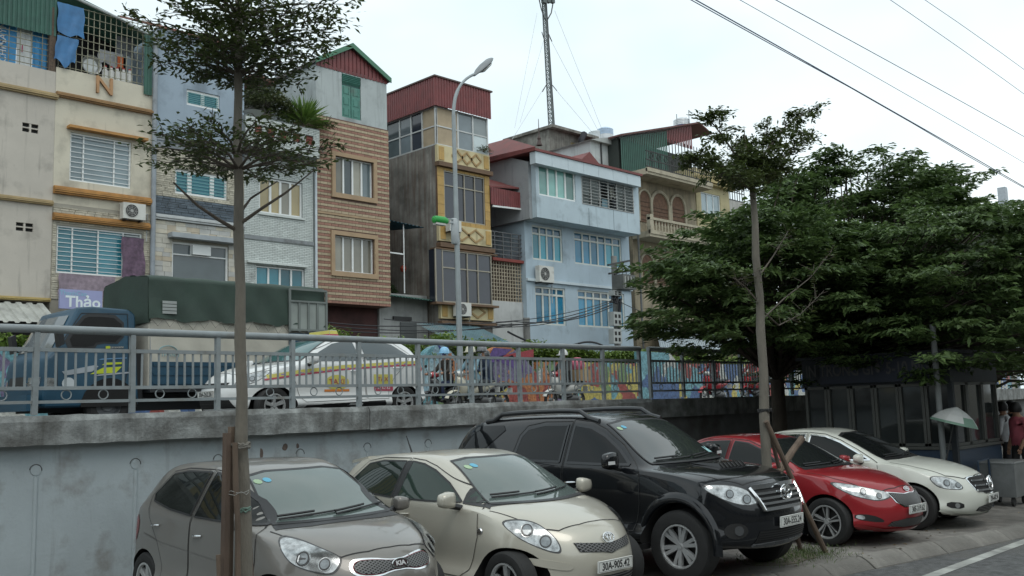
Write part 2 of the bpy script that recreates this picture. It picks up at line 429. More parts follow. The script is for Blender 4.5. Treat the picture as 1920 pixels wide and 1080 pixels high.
CONC2 = mat('wall_concrete_shaded', (0.15, 0.155, 0.155), 0.9, var=0.2, bump=0.3, stain=0.6)  # tree shade put into the darker base colour
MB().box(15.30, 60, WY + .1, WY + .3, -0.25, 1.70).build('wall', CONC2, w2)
for x in range(15, 60, 5):
  MB().box(x + .31, x + 5.3, WY - .06, WY + .36, 1.62, 1.985 + random.uniform(-.015, .01)).build('coping', COPE, w2)
# -- steel railing: every post, bar and ring its own part
RAILM = mat('rail_paint', (0.245, 0.275, 0.285), 0.5, 0.0, var=0.15, vs_=6, bump=0.15, bs=80, stain=0.35, stain_col=(0.17, 0.16, 0.14), stain_scale=3, obj_rand=0.06)
RY = 11.40
def railing(x0, nb, label, base=2.0):
  S = 1.109; rt = thing('railing', label, 'railing', (x0, RY, base))
  z1, z2, z3, zt = base + .145, base + .30, base + .735, base + .965
  L = S * nb
  MB().tube([(x0 - .04, RY, zt)] + [(x0 + S * i, RY, zt + random.uniform(-.005, .005)) for i in range(nb + 1)] + [(x0 + L + .04, RY, zt)], .047, 14).build('handrail', RAILM, rt, smooth=True)
  post = MB().box(-.03, .03, -.03, .03, 0, .93).mesh('post', RAILM)
  bar_ = MB().box(-.0115, .0115, -.009, .009, .30, .735).mesh('bar', RAILM)
  ring = MB().tube([(.055 * math.cos(2 * math.pi * t / 20), 0, .055 * math.sin(2 * math.pi * t / 20)) for t in range(20)], .0075, 6, closed=True).mesh('ring', RAILM, smooth=True)
  for i in range(nb + 1): link('post', post, rt, loc=(S * i, 0, 0), rot=(random.uniform(-.008, .008), random.uniform(-.008, .008), 0))
  for i in range(nb):
    a, b = x0 + S * i + .03, x0 + S * (i + 1) - .03
    for z, h in ((z1, .035), (z2, .04), (z3, .045)):
      MB().box(a, b, RY - .018, RY + .018, z - h / 2, z + h / 2).build('rail', RAILM, rt)
    for k in range(9): link('bar', bar_, rt, loc=(S * (i + (k + 1) / 10), 0, 0), rot=(0, random.uniform(-.012, .012), 0))
    for fr in (.31, .69): link('ring', ring, rt, loc=(S * (i + fr), 0, .222))
  return rt
railing(3.895 - 1.109 * 4, 14, 'long grey painted steel railing on the coping in front of truck and taxi')
railing(15.32, 13, 'shaded grey steel railing section beyond the gap, half covered by leaves')
# -- mosaic wall on the far side of the elevated road
def mosaic(name, cols, scale=1.1, warp=1.2, seed=0.0, stretch=(1, 1, 1)):
  m = bpy.data.materials.new(name); m.use_nodes = True; nt = m.node_tree; N = nt.nodes; L = nt.links; b = N['Principled BSDF']
  b.inputs['Roughness'].default_value = 0.45
  t = N.new('ShaderNodeTexCoord'); mp_ = N.new('ShaderNodeMapping'); mp_.inputs['Scale'].default_value = stretch; mp_.inputs['Location'].default_value = (seed, 0, seed * 1.7)
  L.new(t.outputs['Object'], mp_.inputs[0])
  n = N.new('ShaderNodeTexNoise'); n.inputs['Scale'].default_value = 1.3; n.inputs['Detail'].default_value = 2; L.new(mp_.outputs[0], n.inputs['Vector'])
  va = N.new('ShaderNodeVectorMath'); va.operation = 'MULTIPLY_ADD'; va.inputs[1].default_value = (warp,) * 3
  L.new(n.outputs['Color'], va.inputs[0]); L.new(mp_.outputs[0], va.inputs[2])
  vo = N.new('ShaderNodeTexVoronoi'); vo.inputs['Scale'].default_value = scale * 1.55; L.new(va.outputs[0], vo.inputs['Vector'])
  rp = N.new('ShaderNodeValToRGB'); rp.color_ramp.interpolation = 'CONSTANT'
  while len(rp.color_ramp.elements) < len(cols): rp.color_ramp.elements.new(0.5)
  for i, c in enumerate(cols): rp.color_ramp.elements[i].position = 0.12 + 0.76 * i / len(cols); rp.color_ramp.elements[i].color = (*c, 1)
  rp.color_ramp.elements[0].position = 0
  sp = N.new('ShaderNodeSeparateColor'); L.new(vo.outputs['Color'], sp.inputs[0]); L.new(sp.outputs[0], rp.inputs[0])
  v2 = N.new('ShaderNodeTexVoronoi'); v2.inputs['Scale'].default_value = 17; L.new(t.outputs['Object'], v2.inputs['Vector'])
  hs = N.new('ShaderNodeHueSaturation'); L.new(rp.outputs[0], hs.inputs['Color'])
  s2 = N.new('ShaderNodeSeparateColor'); L.new(v2.outputs['Color'], s2.inputs[0])
  mr = N.new('ShaderNodeMapRange'); mr.inputs['To Min'].default_value = 0.65; mr.inputs['To Max'].default_value = 1.3; L.new(s2.outputs[1], mr.inputs[0]); L.new(mr.outputs[0], hs.inputs['Value'])
  L.new(hs.outputs[0], b.inputs['Base Color'])
  bp = N.new('ShaderNodeBump'); bp.inputs['Strength'].default_value = .3; bp.inputs['Distance'].default_value = .01; L.new(v2.outputs['Distance'], bp.inputs['Height']); L.new(bp.outputs[0], b.inputs['Normal'])
  return m
Yl, Bl, Rd, Or, Gr, Tq, Wh, Pu = (.40, .34, .09), (.06, .11, .23), (.26, .06, .05), (.38, .15, .06), (.15, .23, .10), (.13, .29, .33), (.42, .43, .40), (.14, .12, .20)
MUY = 22.0; MZ = 1.94
mur = thing('mosaic_wall', 'colourful ceramic mosaic wall behind the motorbikes on the elevated road', 'mosaic wall', (24, MUY, MZ))
def mz(px, py): return onY(px, py, MUY)
def arc_panel(xa, xb, zside, ztop, mtl, n=14):
  pts = [(xa, MUY, MZ), (xb, MUY, MZ)]
  for i in range(n + 1):
    t = i / n; pts.append((xb + (xa - xb) * t, MUY, zside + (ztop - zside) * math.sin(math.pi * t)))
  return MB().prism(pts, (0, .28, 0)).build('panel', mtl, mur)
x1, x2, x3 = mz(772, 700).x, mz(876, 700).x, mz(1010, 700).x
x4, x5 = mz(1202, 700).x, mz(1272, 700).x
pan = []
MB().box(3, x1 - .01, MUY, MUY + .28, MZ, 3.50).build('panel', mosaic('mosaic_blue_yellow', [Bl, Yl, Tq, Or, Wh, Pu, Rd, Tq], 1.2), mur)
arc_panel(x1, x2 - .01, 2.95, 3.83, mosaic('mosaic_sky', [(.24, .36, .42), (.24, .36, .42), Tq, (.24, .36, .42), Or, Gr, Rd, (.3, .42, .46)], .85, 1.0, 3))
arc_panel(x2, x3 - .01, 2.9, 3.86, mosaic('mosaic_sun', [Or, Or, Rd, Pu, Yl, Or, Rd, Pu], .75, 1.6, 5))
xm = mz(1080, 700).x; xn = mz(1145, 700).x
MB().box(x3, xm - .01, MUY, MUY + .28, MZ, 3.36).build('panel', mosaic('mosaic_orange', [Or, Rd, Yl, Or, Gr, Wh, Pu, Or], 1.3, 1.1, 8, (1.6, 1, 1)), mur)
MB().box(xm, xn - .01, MUY, MUY + .28, MZ, 3.37).build('panel', mosaic('mosaic_yellow', [Yl, Bl, Tq, Yl, Gr, Bl, Or, Rd], 1.0, 1.4, 11), mur)
MB().box(xn, x4 - .01, MUY, MUY + .28, MZ, 3.36).build('panel', mosaic('mosaic_red_blue', [Rd, Bl, Tq, Gr, Rd, Bl, Tq, Yl], 1.2, 1.3, 14), mur)
MB().prism([(x4, MUY, MZ), (x5, MUY, MZ), (x5, MUY, 3.4), (x5 - .5, MUY, 3.78), (x4, MUY, 3.82)], (0, .28, 0)).build('panel', mosaic('mosaic_water', [Tq, Bl, Tq, (.2, .4, .45), Tq, Bl, Wh, Tq], .7, 1.6, 17), mur)
MB().box(x5 + .01, 70, MUY, MUY + .28, MZ, 3.38).build('panel', mosaic('mosaic_blue', [Bl, Tq, Bl, Rd, Tq, Yl, Bl, Wh], 1.0, 1.3, 20), mur)
# dancing figures and rays laid proud of the mosaic
FIG = mat('figure_blue', (.04, .05, .20), .5); ROUGE = mat('ray_red', (.30, .04, .05), .5, var=.3, vs_=12); PURP = mat('ray_purple', (.10, .06, .20), .5, var=.3, vs_=12)
def fig(px, py, s, m):
  c = mz(px, py); k = s * .2; Y = MUY - .012
  P = lambda a, b: (c.x + a * k, Y, c.z + b * k)
  MB().prism([P(-.5, -1.6), P(.5, -1.6), P(.42, 0), P(1.25, 1.1), P(1.05, 1.25), P(.3, .55), P(-.3, .55), P(-1.2, 1.6), P(-1.5, 1.5), P(-.45, 0)], (0, .02, 0)).build('figure', m, mur)
  MB().lathe([(0, -.012), (.05 * s * 4 * .3, -.01), (.05 * s * 4 * .3, .005)], 12, P(0, .95), 'Y').build('figure', m, mur)
fig(832, 662, .8, FIG)
fig(843, 667, .35, mat('figure_orange', Or, .5)); fig(815, 668, .4, mat('figure_green', Gr, .5))
for (q, m) in (([(925, 652), (960, 655), (915, 690), (905, 690)], PURP), ([(935, 668), (1000, 655), (1000, 672), (955, 672)], ROUGE), ([(930, 676), (960, 666), (985, 690), (985, 700)], PURP)):
  MB().prism([tuple(mz(*a) + Vector((0, -.012, 0))) for a in q], (0, .01, 0)).build('ray', m, mur)
# -- leaves helper
def leaf_cloud(n, fn, ln, wd, droop=0.3, fold=True):
  """n leaves; fn(n) gives centres (n,3) and horizontal-ish directions (n,3)"""
  c, d = fn(n)
  d = d / (np.linalg.norm(d, axis=1, keepdims=True) + 1e-9)
  up = np.tile(np.array([0, 0, 1.0]), (len(c), 1)) + rng.normal(0, 0.35, (len(c), 3))
  s = np.cross(d, up); s /= (np.linalg.norm(s, axis=1, keepdims=True) + 1e-9)
  l = ln * rng.uniform(.65, 1.3, (len(c), 1)); w = wd * rng.uniform(.7, 1.25, (len(c), 1))
  d2 = d.copy(); d2[:, 2] -= droop * rng.uniform(.2, 1.4, len(c))
  a = c - d * l * .5; b = c + d2 * l * .5
  m1 = c + s * w * .5; m2 = c - s * w * .5
  v = np.stack([a, m1, b, m2], 1).reshape(-1, 3)
  return v
def leaf_mesh(name, v, m):
  me = bpy.data.meshes.new(name); n = len(v) // 4
  me.vertices.add(len(v)); me.vertices.foreach_set('co', v.astype(np.float32).ravel())
  me.loops.add(len(v)); me.loops.foreach_set('vertex_index', np.arange(len(v), dtype=np.int32))
  me.polygons.add(n); me.polygons.foreach_set('loop_start', np.arange(0, 4 * n, 4, dtype=np.int32)); me.polygons.foreach_set('loop_total', np.full(n, 4, np.int32))
  me.materials.append(m); me.update(); me.validate(); return me
HEDL = leafmat('hedge_leaf', (.04, .075, .015), (.23, .34, .06))
def hedge(x0, x1, zlo, zhi, Y0, Y1, n, label, zf=None):
  def fn(n):
    xx = rng.uniform(x0, x1, n); yy = rng.uniform(Y0, Y1, n)
    bump_ = .5 + .5 * np.sin(xx * 2.1) * np.sin(xx * .83 + 1)
    top = zlo + (zhi - zlo) * (.6 + .4 * bump_)
    t = np.sqrt(rng.uniform(0, 1, n)); zz = zlo - .3 + (top - zlo + .3) * t + rng.normal(0, .05, n)
    return np.stack([xx, yy, zz], 1), rng.normal(0, 1, (n, 3)) * np.array([1, 1, .5])
  v = leaf_cloud(n, fn, .16, .08)
  h = thing('hedge', label, 'hedge', ((x0 + x1) / 2, (Y0 + Y1) / 2, zlo - .9))
  off = np.array(OFF[h.name]); o = link('foliage', leaf_mesh('foliage', v - off, HEDL), h); o['kind'] = 'stuff'
  MB().box(x0, x1, Y0 + .25, Y1 - .15, zlo - .9, zlo + (zhi - zlo) * .35).build('twigs', mat('hedge_twigs', (.025, .03, .012), .9, var=.4, vs_=8, bump=.8, bs=10), h)
  return h
hedge(x2 - 6.3, x3 + 1.0, 3.1, 4.30, 22.45, 23.5, 9000, 'leafy green hedge rising behind the arched mosaic panels')
hedge(x3 + 1.05, x4 + 1.5, 3.2, 4.0, 22.4, 23.4, 11000, 'clipped green hedge along the top of the straight mosaic wall')
hedge(x4 + 1.6, 62, 3.1, 3.9, 22.4, 23.3, 9000, 'hedge strip seen through tree leaves beyond the blue mosaic panel')
hedge(6.0, 8.6, 3.0, 3.95, 22.4, 23.4, 3000, 'small green hedge ahead of the truck cab')
# -- street lamp
LAMPM = mat('lamp_paint', (0.30, 0.335, 0.345), 0.5, 0.1, var=0.12, vs_=3, stain=.3, stain_col=(.2, .19, .17))
LY = 20.6
pb_ = onY(862.5, 660, LY); pt_ = onY(849.5, 215, LY); hd = onY(893, 138, LY); he = onY(921, 111, LY)
lamp = thing('street_lamp', 'tall pale grey street lamp with curved arm above the mosaic wall', 'street lamp', (pb_.x, LY, DECKZ + .14))
ptx = pt_.x + .02
pts = [(pb_.x, LY, DECKZ + .14), (pb_.x * .5 + ptx * .5, LY, (pt_.z + DECKZ) / 2), (ptx, LY, pt_.z)]
MB().tube(pts, [.092, .076, .06], 14).build('pole', LAMPM, lamp, smooth=True)
MB().lathe([(.18, 0), (.18, .05), (.11, .06), (.11, .45), (.092, .5)], 14, (pb_.x, LY, DECKZ + .14)).build('base', LAMPM, lamp, smooth=True)
arm = []
for i in range(13):
  t = i / 12; arm.append(((1 - t) ** 2 * ptx + 2 * t * (1 - t) * (ptx + .02) + t * t * hd.x, LY, (1 - t) ** 2 * pt_.z + 2 * t * (1 - t) * (pt_.z + 1.05) + t * t * hd.z))
MB().tube(arm, [.052] * 6 + [.042] * 7, 12).build('arm', LAMPM, lamp, smooth=True)
d = (he - hd); d.y = 0; Lh = d.length; d.normalize(); nrm = Vector((-d.z, 0, d.x))
mb = MB(); prof = [(-.12, .06, .05), (0, .10, .07), (.15, .16, .10), (.4, .19, .12), (Lh * .85, .17, .10), (Lh, .10, .05)]; n = 14; vs_l = []
for (s_, wy, hz) in prof:
  for j in range(n):
    t = 2 * math.pi * j / n; q = hd + d * s_ + Vector((0, 1, 0)) * wy * math.cos(t) + nrm * (hz * math.sin(t) * (1.0 if math.sin(t) > 0 else .55)); vs_l.append(q)
fs = [(i * n + j, i * n + (j + 1) % n, (i + 1) * n + (j + 1) % n, (i + 1) * n + j) for i in range(len(prof) - 1) for j in range(n)] + [tuple(range(n))[::-1], tuple((len(prof) - 1) * n + j for j in range(n))]
hdm = mb.add(vs_l, fs).build('lamp_head', mat('lamp_head_grey', (.22, .24, .25), .5, .1), lamp, smooth=True)
mb = MB(); vs_l = []; prof = [(.2, .12, .03), (.32, .155, .085), (Lh * .75, .14, .085), (Lh * .9, .08, .03)]
for (s_, wy, hz) in prof:
  for j in range(n):
    t = math.pi * j / (n - 1); q = hd + d * s_ + Vector((0, 1, 0)) * wy * math.cos(t) - nrm * (.05 + hz * math.sin(t)); vs_l.append(q)
fs = [(i * n + j, i * n + (j + 1), (i + 1) * n + (j + 1), (i + 1) * n + j) for i in range(len(prof) - 1) for j in range(n - 1)]
mb.add(vs_l, fs).build('lens', mat('lamp_lens', (.45, .46, .44), .25), hdm, smooth=True)
# clamp box and green flood lamp
cb = onY(857, 430, LY - .12)
MB().lathe([(.075, -.42), (.10, -.38), (.105, -.1), (.105, .3), (.08, .34)], 14, (cb.x, LY, cb.z)).build('clamp', mat('clamp_grey', (.40, .43, .44), .6), lamp, smooth=True)
g0, g1 = onY(812, 411, LY - .3), onY(838, 414, LY - .3)
for dz in (.06, -.06):
  MB().tube([(cb.x, LY, cb.z + .25 + dz), (g1.x - .1, LY - .3, g1.z + dz * .6)], .022, 8).build('bracket', LAMPM, lamp)
fl = MB().lathe([(.04, 0), (.10, .03), (.12, .14), (.12, (g1.x - g0.x) * .8), (.08, g1.x - g0.x)], 16, (g0.x, LY - .3, g0.z), 'X', cap=True).build('flood_lamp', mat('flood_green', (.02, .30, .05), .45), lamp, smooth=True)
MB().box(g0.x + .06, g1.x - .10, LY - .38, LY - .22, g0.z - .145, g0.z - .09).build('lens', mat('flood_lens', (.5, .5, .46), .3), fl)
# -- overhead cables above the kerb
for i, (qa, qb, r, lab, dbl) in enumerate((((1305, 0), (1920, 350), .0065, 'lowest and darkest overhead cable crossing the upper right sky', 1),
    ((1388, 0), (1920, 305), .0035, 'thin overhead wire just above the lowest cable', 0), ((1455, 0), (1920, 256), .0048, 'overhead cable in the middle of the five', 0),
    ((1670, 0), (1920, 176), .0042, 'overhead cable second from the upper right corner', 0), ((1735, 0), (1920, 130), .0042, 'overhead cable nearest the upper right corner', 0))):
  YY = 5.0
  a, b = onY(*qa, YY), onY(*qb, YY); sl = (b.z - a.z) / (b.x - a.x); pts = []
  for k in range(25):
    xx = -8 + 46 * k / 24; t = (xx - a.x) / (b.x - a.x)
    pts.append((xx, YY, a.z + sl * (xx - a.x) - .022 * t * (1 - t) * 4 * -0.5))
  mb = MB().tube(pts, r, 6)
  if dbl: mb.tube([(p[0], p[1] + .05, p[2] + .012 + .025 * math.sin(p[0] * .4) ** 2) for p in pts], r * .8, 6)
  tag(mb.build('overhead_cable', mat('overhead_cable_mat', (.14, .17, .25), .6)), lab, 'cable', 'overhead cables in the upper right sky')
# -- row of houses across the dyke road
HY = 32.0
def plaster(name, col, streak=.25, stain=.15, **k):
  streak += .02; stain += .18
  k.setdefault('bump', .15); k.setdefault('bs', 18)
  return mat(name, col, .85, var=.08, vs_=.8, streak=streak, streak_col=tuple(c * .42 for c in col), stain=stain, stain_col=tuple(c * .55 for c in col), stain_scale=.9, **k)
def fx(px, py, Y=HY): return onY(px, py, Y).x
def fz(px, py, Y=HY): return onY(px, py, Y).z
def rect(xl, yt, yb, xr, Y=HY):
  """picture rectangle on the plane Y: left edge top/bottom and right edge -> X0,X1,Z0,Z1"""
  ym = (yt + yb) / 2
  a, b = fx(xl, ym, Y), fx(xr, ym + (xr - xl) * .16, Y)
  return a, b, fz(xl, yb, Y), fz(xl, yt, Y)
def wall_holes(mb, X0, X1, Z0, Z1, Y, holes=(), depth=.2, mi=0):
  xs = sorted({X0, X1, *[max(X0, min(X1, v)) for h in holes for v in h[:2]]}); zs = sorted({Z0, Z1, *[max(Z0, min(Z1, v)) for h in holes for v in h[2:]]})
  for i in range(len(xs) - 1):
    for j in range(len(zs) - 1):
      xm, zm = (xs[i] + xs[i + 1]) / 2, (zs[j] + zs[j + 1]) / 2
      if any(h[0] < xm < h[1] and h[2] < zm < h[3] for h in holes): continue
      mb.add([(xs[i], Y, zs[j]), (xs[i + 1], Y, zs[j]), (xs[i + 1], Y, zs[j + 1]), (xs[i], Y, zs[j + 1])], [(0, 1, 2, 3)], mi)
  for (a, b, c, d) in holes:
    q = [(a, c), (b, c), (b, d), (a, d)]
    for k in range(4):
      (x0, z0), (x1, z1) = q[k], q[(k + 1) % 4]
      mb.add([(x0, Y, z0), (x0, Y + depth, z0), (x1, Y + depth, z1), (x1, Y, z1)], [(0, 1, 2, 3)], mi)
  return mb
def shell(mb, X0, X1, Y0, Y1, Z0, Z1, mi=0):
  """the other sides of a house body whose front is made by wall_holes"""
  mb.add([(X0, Y0, Z0), (X0, Y1, Z0), (X0, Y1, Z1), (X0, Y0, Z1)], [(3, 2, 1, 0)], mi)
  mb.add([(X1, Y0, Z0), (X1, Y1, Z0), (X1, Y1, Z1), (X1, Y0, Z1)], [(0, 1, 2, 3)], mi)
  mb.add([(X0, Y1, Z0), (X1, Y1, Z0), (X1, Y1, Z1), (X0, Y1, Z1)], [(3, 2, 1, 0)], mi)
  mb.add([(X0, Y0, Z1), (X1, Y0, Z1), (X1, Y1, Z1), (X0, Y1, Z1)], [(0, 1, 2, 3)], mi)
  mb.add([(X0, Y0, Z0), (X1, Y0, Z0), (X1, Y1, Z0), (X0, Y1, Z0)], [(3, 2, 1, 0)], mi)
  return mb
GL_TEAL = glassmat('glass_teal', (.03, .17, .22), .08); GL_BLUE = glassmat('glass_blue', (.04, .24, .38), .08)
GL_GREEN = glassmat('glass_green', (.16, .34, .31), .08); GL_PALE = glassmat('glass_pale', (.28, .36, .39), .1)
GL_DARK = glassmat('glass_dark', (.03, .036, .05), .05); GL_CURT = glassmat('glass_curtain', (.28, .27, .22), .12)
GL_OCH = glassmat('glass_ochre_curtain', (.33, .27, .14), .12); GL_GREY = glassmat('glass_grey', (.10, .13, .14), .06)
CURTAIN = mat('curtain_blue', (.03, .25, .36), .8, var=.2, vs_=4)
def window(parent, r, Y, cols, fm, gm, transom=None, tcols=None, grille=0, gm_bars=None, rec=.10, fw=.055, mw=.045, vbars=0, sill=None):
  X0, X1, Z0, Z1 = r
  f = MB(); ya, yb = Y + rec - .045, Y + rec + .03
  f.box(X0, X1, ya, yb, Z0, Z0 + fw); f.box(X0, X1, ya, yb, Z1 - fw, Z1)
  f.box(X0, X0 + fw, ya, yb, Z0 + fw, Z1 - fw); f.box(X1 - fw, X1, ya, yb, Z0 + fw, Z1 - fw)
  W = X1 - X0 - 2 * fw; zt = Z1 - fw
  cells = []
  if transom:
    zt = Z0 + (Z1 - Z0) * transom
    f.box(X0 + fw, X1 - fw, ya + .004, yb, zt - mw / 2, zt + mw / 2)
    tc_ = tcols or cols; acc = 0; tot = sum(tc_)
    for i, c in enumerate(tc_):
      a = X0 + fw + W * acc / tot; acc += c; b = X0 + fw + W * acc / tot
      cells.append((a, b, zt + mw / 2, Z1 - fw))
      if i: f.box(a - mw / 2, a + mw / 2, ya + .002, yb, zt + mw / 2, Z1 - fw)
    zt -= mw / 2
  acc = 0; tot = sum(cols)
  for i, c in enumerate(cols):
    a = X0 + fw + W * acc / tot; acc += c; b = X0 + fw + W * acc / tot
    cells.append((a, b, Z0 + fw, zt))
    if i: f.box(a - mw / 2, a + mw / 2, ya + .002, yb, Z0 + fw, zt)
  w = f.build('window', fm, parent)
  for i, (a, b, c, d) in enumerate(cells):
    g = gm[i % len(gm)] if isinstance(gm, (list, tuple)) else gm
    tl = random.uniform(-.006, .006)
    MB().add([(a, yb - .02 + tl, c), (b, yb - .02 - tl, c), (b, yb - .02 - tl * .4, d), (a, yb - .02 + tl, d)], [(0, 1, 2, 3)]).build('pane', g, w)
  if grille or vbars:
    gb = MB(); yg = ya - .02
    for k in range(grille):
      z = Z0 + fw + (zt - Z0 - fw) * (k + .5) / grille; gb.bar((X0 + .04, yg, z), (X1 - .04, yg, z), .018)
    for k in range(vbars):
      xx = X0 + (X1 - X0) * (k + .5) / vbars; gb.bar((xx, yg - .02, Z0 + .02), (xx, yg - .02, Z1 - .02), .018)
    gb.build('grille', gm_bars or WHITE, w)
  if sill:
    MB().box(X0 - .08, X1 + .08, Y - .09, Y + .06, Z0 - .09, Z0 - .005).build('sill', sill, w)
  return w
def moulding(parent, X0, X1, z, Y, m, h=.22, d=.16, n=4):
  """stepped cornice made of a few stacked bands"""
  mb = MB()
  for k in range(n):
    t = k / (n - 1) if n > 1 else 1
    mb.box(X0 + .002 * k, X1 - .002 * k, Y - d * (.45 + .55 * math.sin(math.pi * (k + .6) / n)), Y + .05, z + h * k / n, z + h * (k + .82) / n)
  return mb.build('ledge', m, parent)
AC_WHITE = mat('aircon_white', (.60, .60, .56), .5, var=.1, stain=.25, stain_col=(.3, .28, .25))
def aircon(label, px, py, Y, w=.78, h=.55, group='outdoor air conditioner units on the houses'):
  p = onY(px, py, Y); X, Z = p.x, p.z; d = .28
  t = thing('air_conditioner', label, 'air conditioner', (X, Y, Z), group=group)
  MB().box(X, X + w, Y - d - .12, Y - .12, Z - h, Z).build('casing', AC_WHITE, t)
  c = (X + w * .38, Y - d - .122, Z - h / 2); rr = h * .40
  fg = MB().lathe([(0, -.002), (rr, -.002), (rr, .01)], 24, c, 'Y').build('fan_opening', mat('aircon_dark', (.05, .05, .05), .7), t)
  g = MB()
  for k in range(1, 5): g.tube([(c[0] + rr * k / 4 * math.cos(a * math.pi / 10), c[1] - .012, c[2] + rr * k / 4 * math.sin(a * math.pi / 10)) for a in range(20)], .006, 4, closed=True)
  for k in range(8): g.bar((c[0], c[1] - .012, c[2]), (c[0] + rr * math.cos(k * math.pi / 4), c[1] - .012, c[2] + rr * math.sin(k * math.pi / 4)), .008)
  g.lathe([(0, -.02), (rr * .2, -.018), (rr * .2, .0)], 12, c, 'Y')
  g.build('fan_guard', mat('aircon_grille', (.42, .42, .40), .5), t)
  for xx in (X + .12, X + w - .12): MB().bar((xx, Y, Z - h - .03), (xx, Y - d - .15, Z - h - .03), .05).build('bracket', DARKMETAL, t)
  MB().tube([(X + w, Y - .25, Z - h * .6), (X + w + .15, Y - .2, Z - h * .5), (X + w + .22, Y - .03, Z - h * 1.2), (X + w + .2, Y - .03, Z - h * 2.2)], .02, 6).build('pipe', mat('pipe_grey', (.45, .46, .46), .6), t)
  return t
# -- house 1: plain beige, at the frame's left edge
BEI = plaster('plaster_beige', (.49, .455, .40), .3)
TAN = mat('ledge_tan', (.36, .27, .14), .7, var=.2)
h1x0, h1x1 = 6.6, fx(98, 400) - .005
zp = fz(100, 134); zb = fz(92, 566)
h1 = thing('house', 'plain beige rendered house with small vents at the left edge', 'house', (h1x0, HY, -.2), group='row of narrow houses across the road')
vents = [rect(42, 229, 246, 72), rect(30, 416, 432, 62)]
mb = wall_holes(MB(), h1x0, h1x1, zb, zp, HY, vents, .12); shell(mb, h1x0, h1x1, HY, 44, zb, zp); mb.build('wall', BEI, h1)
mb = MB(); wall_holes(mb, h1x0, h1x1, -.2, zb - .01, HY + .5, []); mb.build('shop_front', mat('shop_dark', (.05, .05, .05), .8, var=.4), h1)
for r in vents:
  v = MB().box(r[0], r[1], HY + .09, HY + .12, r[2], r[3]).build('vent', DARK, h1)
  mb = MB(); mb.box((r[0] + r[1]) / 2 - .03, (r[0] + r[1]) / 2 + .03, HY + .01, HY + .08, r[2], r[3])
  mb.box(r[0], r[1], HY + .015, HY + .08, (r[2] + r[3]) / 2 - .02, (r[2] + r[3]) / 2 + .02); mb.build('vent_cross', BEI, v)
moulding(h1, h1x0, h1x1 + .06, fz(98, 186), HY, TAN, .20, .16)
moulding(h1, h1x0, h1x1, fz(96, 386), HY, TAN, .17, .15)
moulding(h1, h1x0, h1x1, zb, HY, mat('ledge_yellow', (.45, .34, .13), .7, var=.2), .12, .12, 3)
# roof-top cage: green corrugated sheet over banners behind bars
GRN = mat('corrugated_green', (.035, .105, .08), .55, var=.2, streak=.3, streak_col=(.02, .04, .035))
mb = MB().corr((h1x0, HY + .02, fz(0, 38) - .1), (h1x1 - h1x0 - .02, 0, 0), (0, 0, 3.2), .14, .03); mb.build('roof_sheet', GRN, h1)
b0, b1 = onY(0, 128, HY + .25), onY(92, 128, HY + .25)
z0, z1 = fz(0, 112), fz(0, 40)
BANB = mat('banner_blue', (.05, .26, .52), .6, var=.12, vs_=3); BANW = mat('banner_white', (.58, .60, .60), .6, var=.08)
mb = MB(); xs = [h1x0, fx(31, 90, HY + .25), fx(61, 90, HY + .25), h1x1 - .15]
for i, mi in ((0, 0), (1, 1), (2, 0)):
  nn = 5
  for k in range(nn):
    u0, u1 = xs[i] + (xs[i + 1] - xs[i]) * k / nn, xs[i] + (xs[i + 1] - xs[i]) * (k + 1) / nn
    mb.add([(u0, HY + .25 + .03 * (k % 2), z0 - .6), (u1, HY + .25 + .03 * ((k + 1) % 2), z0 - .6), (u1, HY + .25 + .03 * ((k + 1) % 2), z1 + .5), (u0, HY + .25 + .03 * (k % 2), z1 + .5)], [(0, 1, 2, 3)], mi)
mb.build('banner', [BANB, BANW], h1)
mb = MB()
for k in range(8):
  z = zp + .12 + k * (z1 + .3 - zp) / 8; mb.bar((h1x0, HY + .1, z), (h1x1 - .1, HY + .1, z), .022)
for k in range(14): xx = h1x0 + .2 + k * .34; mb.bar((xx, HY + .08, zp), (xx, HY + .08, z1 + .4), .02)
mb.build('cage', mat('cage_bars', (.20, .19, .13), .6, .2, var=.3, vs_=9), h1)
MB().bar((h1x1 - .13, HY + .1, zp), (h1x1 - .13, HY + .1, zp + 2.2), .2, .2).build('cage_post', mat('rusty_mesh', (.10, .07, .05), .8, var=.5, vs_=20), h1)
lettering('I', .34, mat('print_red', (.4, .02, .1), .6), h1, Matrix.Translation((fx(46, 88), HY + .215, fz(46, 88))) @ FACE_Y)
for (q, s_) in (((10, 62), 'WAYN'), ((10, 92), 'CHIN')):
  lettering(s_, .3, BANW, h1, Matrix.Translation((fx(*q), HY + .215, fz(*q))) @ FACE_Y @ Matrix.Rotation(R(90), 4, 'Z'))
# shop awning below
aw = onY(86, 572, HY); MB().corr((h1x0, HY - 1.5, fz(80, 607, HY - 1.5)), (h1x1 - h1x0 - .2, 0, 0), (0, 1.45, aw.z - fz(80, 607, HY - 1.5)), .32, .05, trap=True).build('awning', mat('awning_pale', (.42, .43, .40), .55, .1, var=.2, stain=.5, stain_col=(.2, .2, .19)), h1)
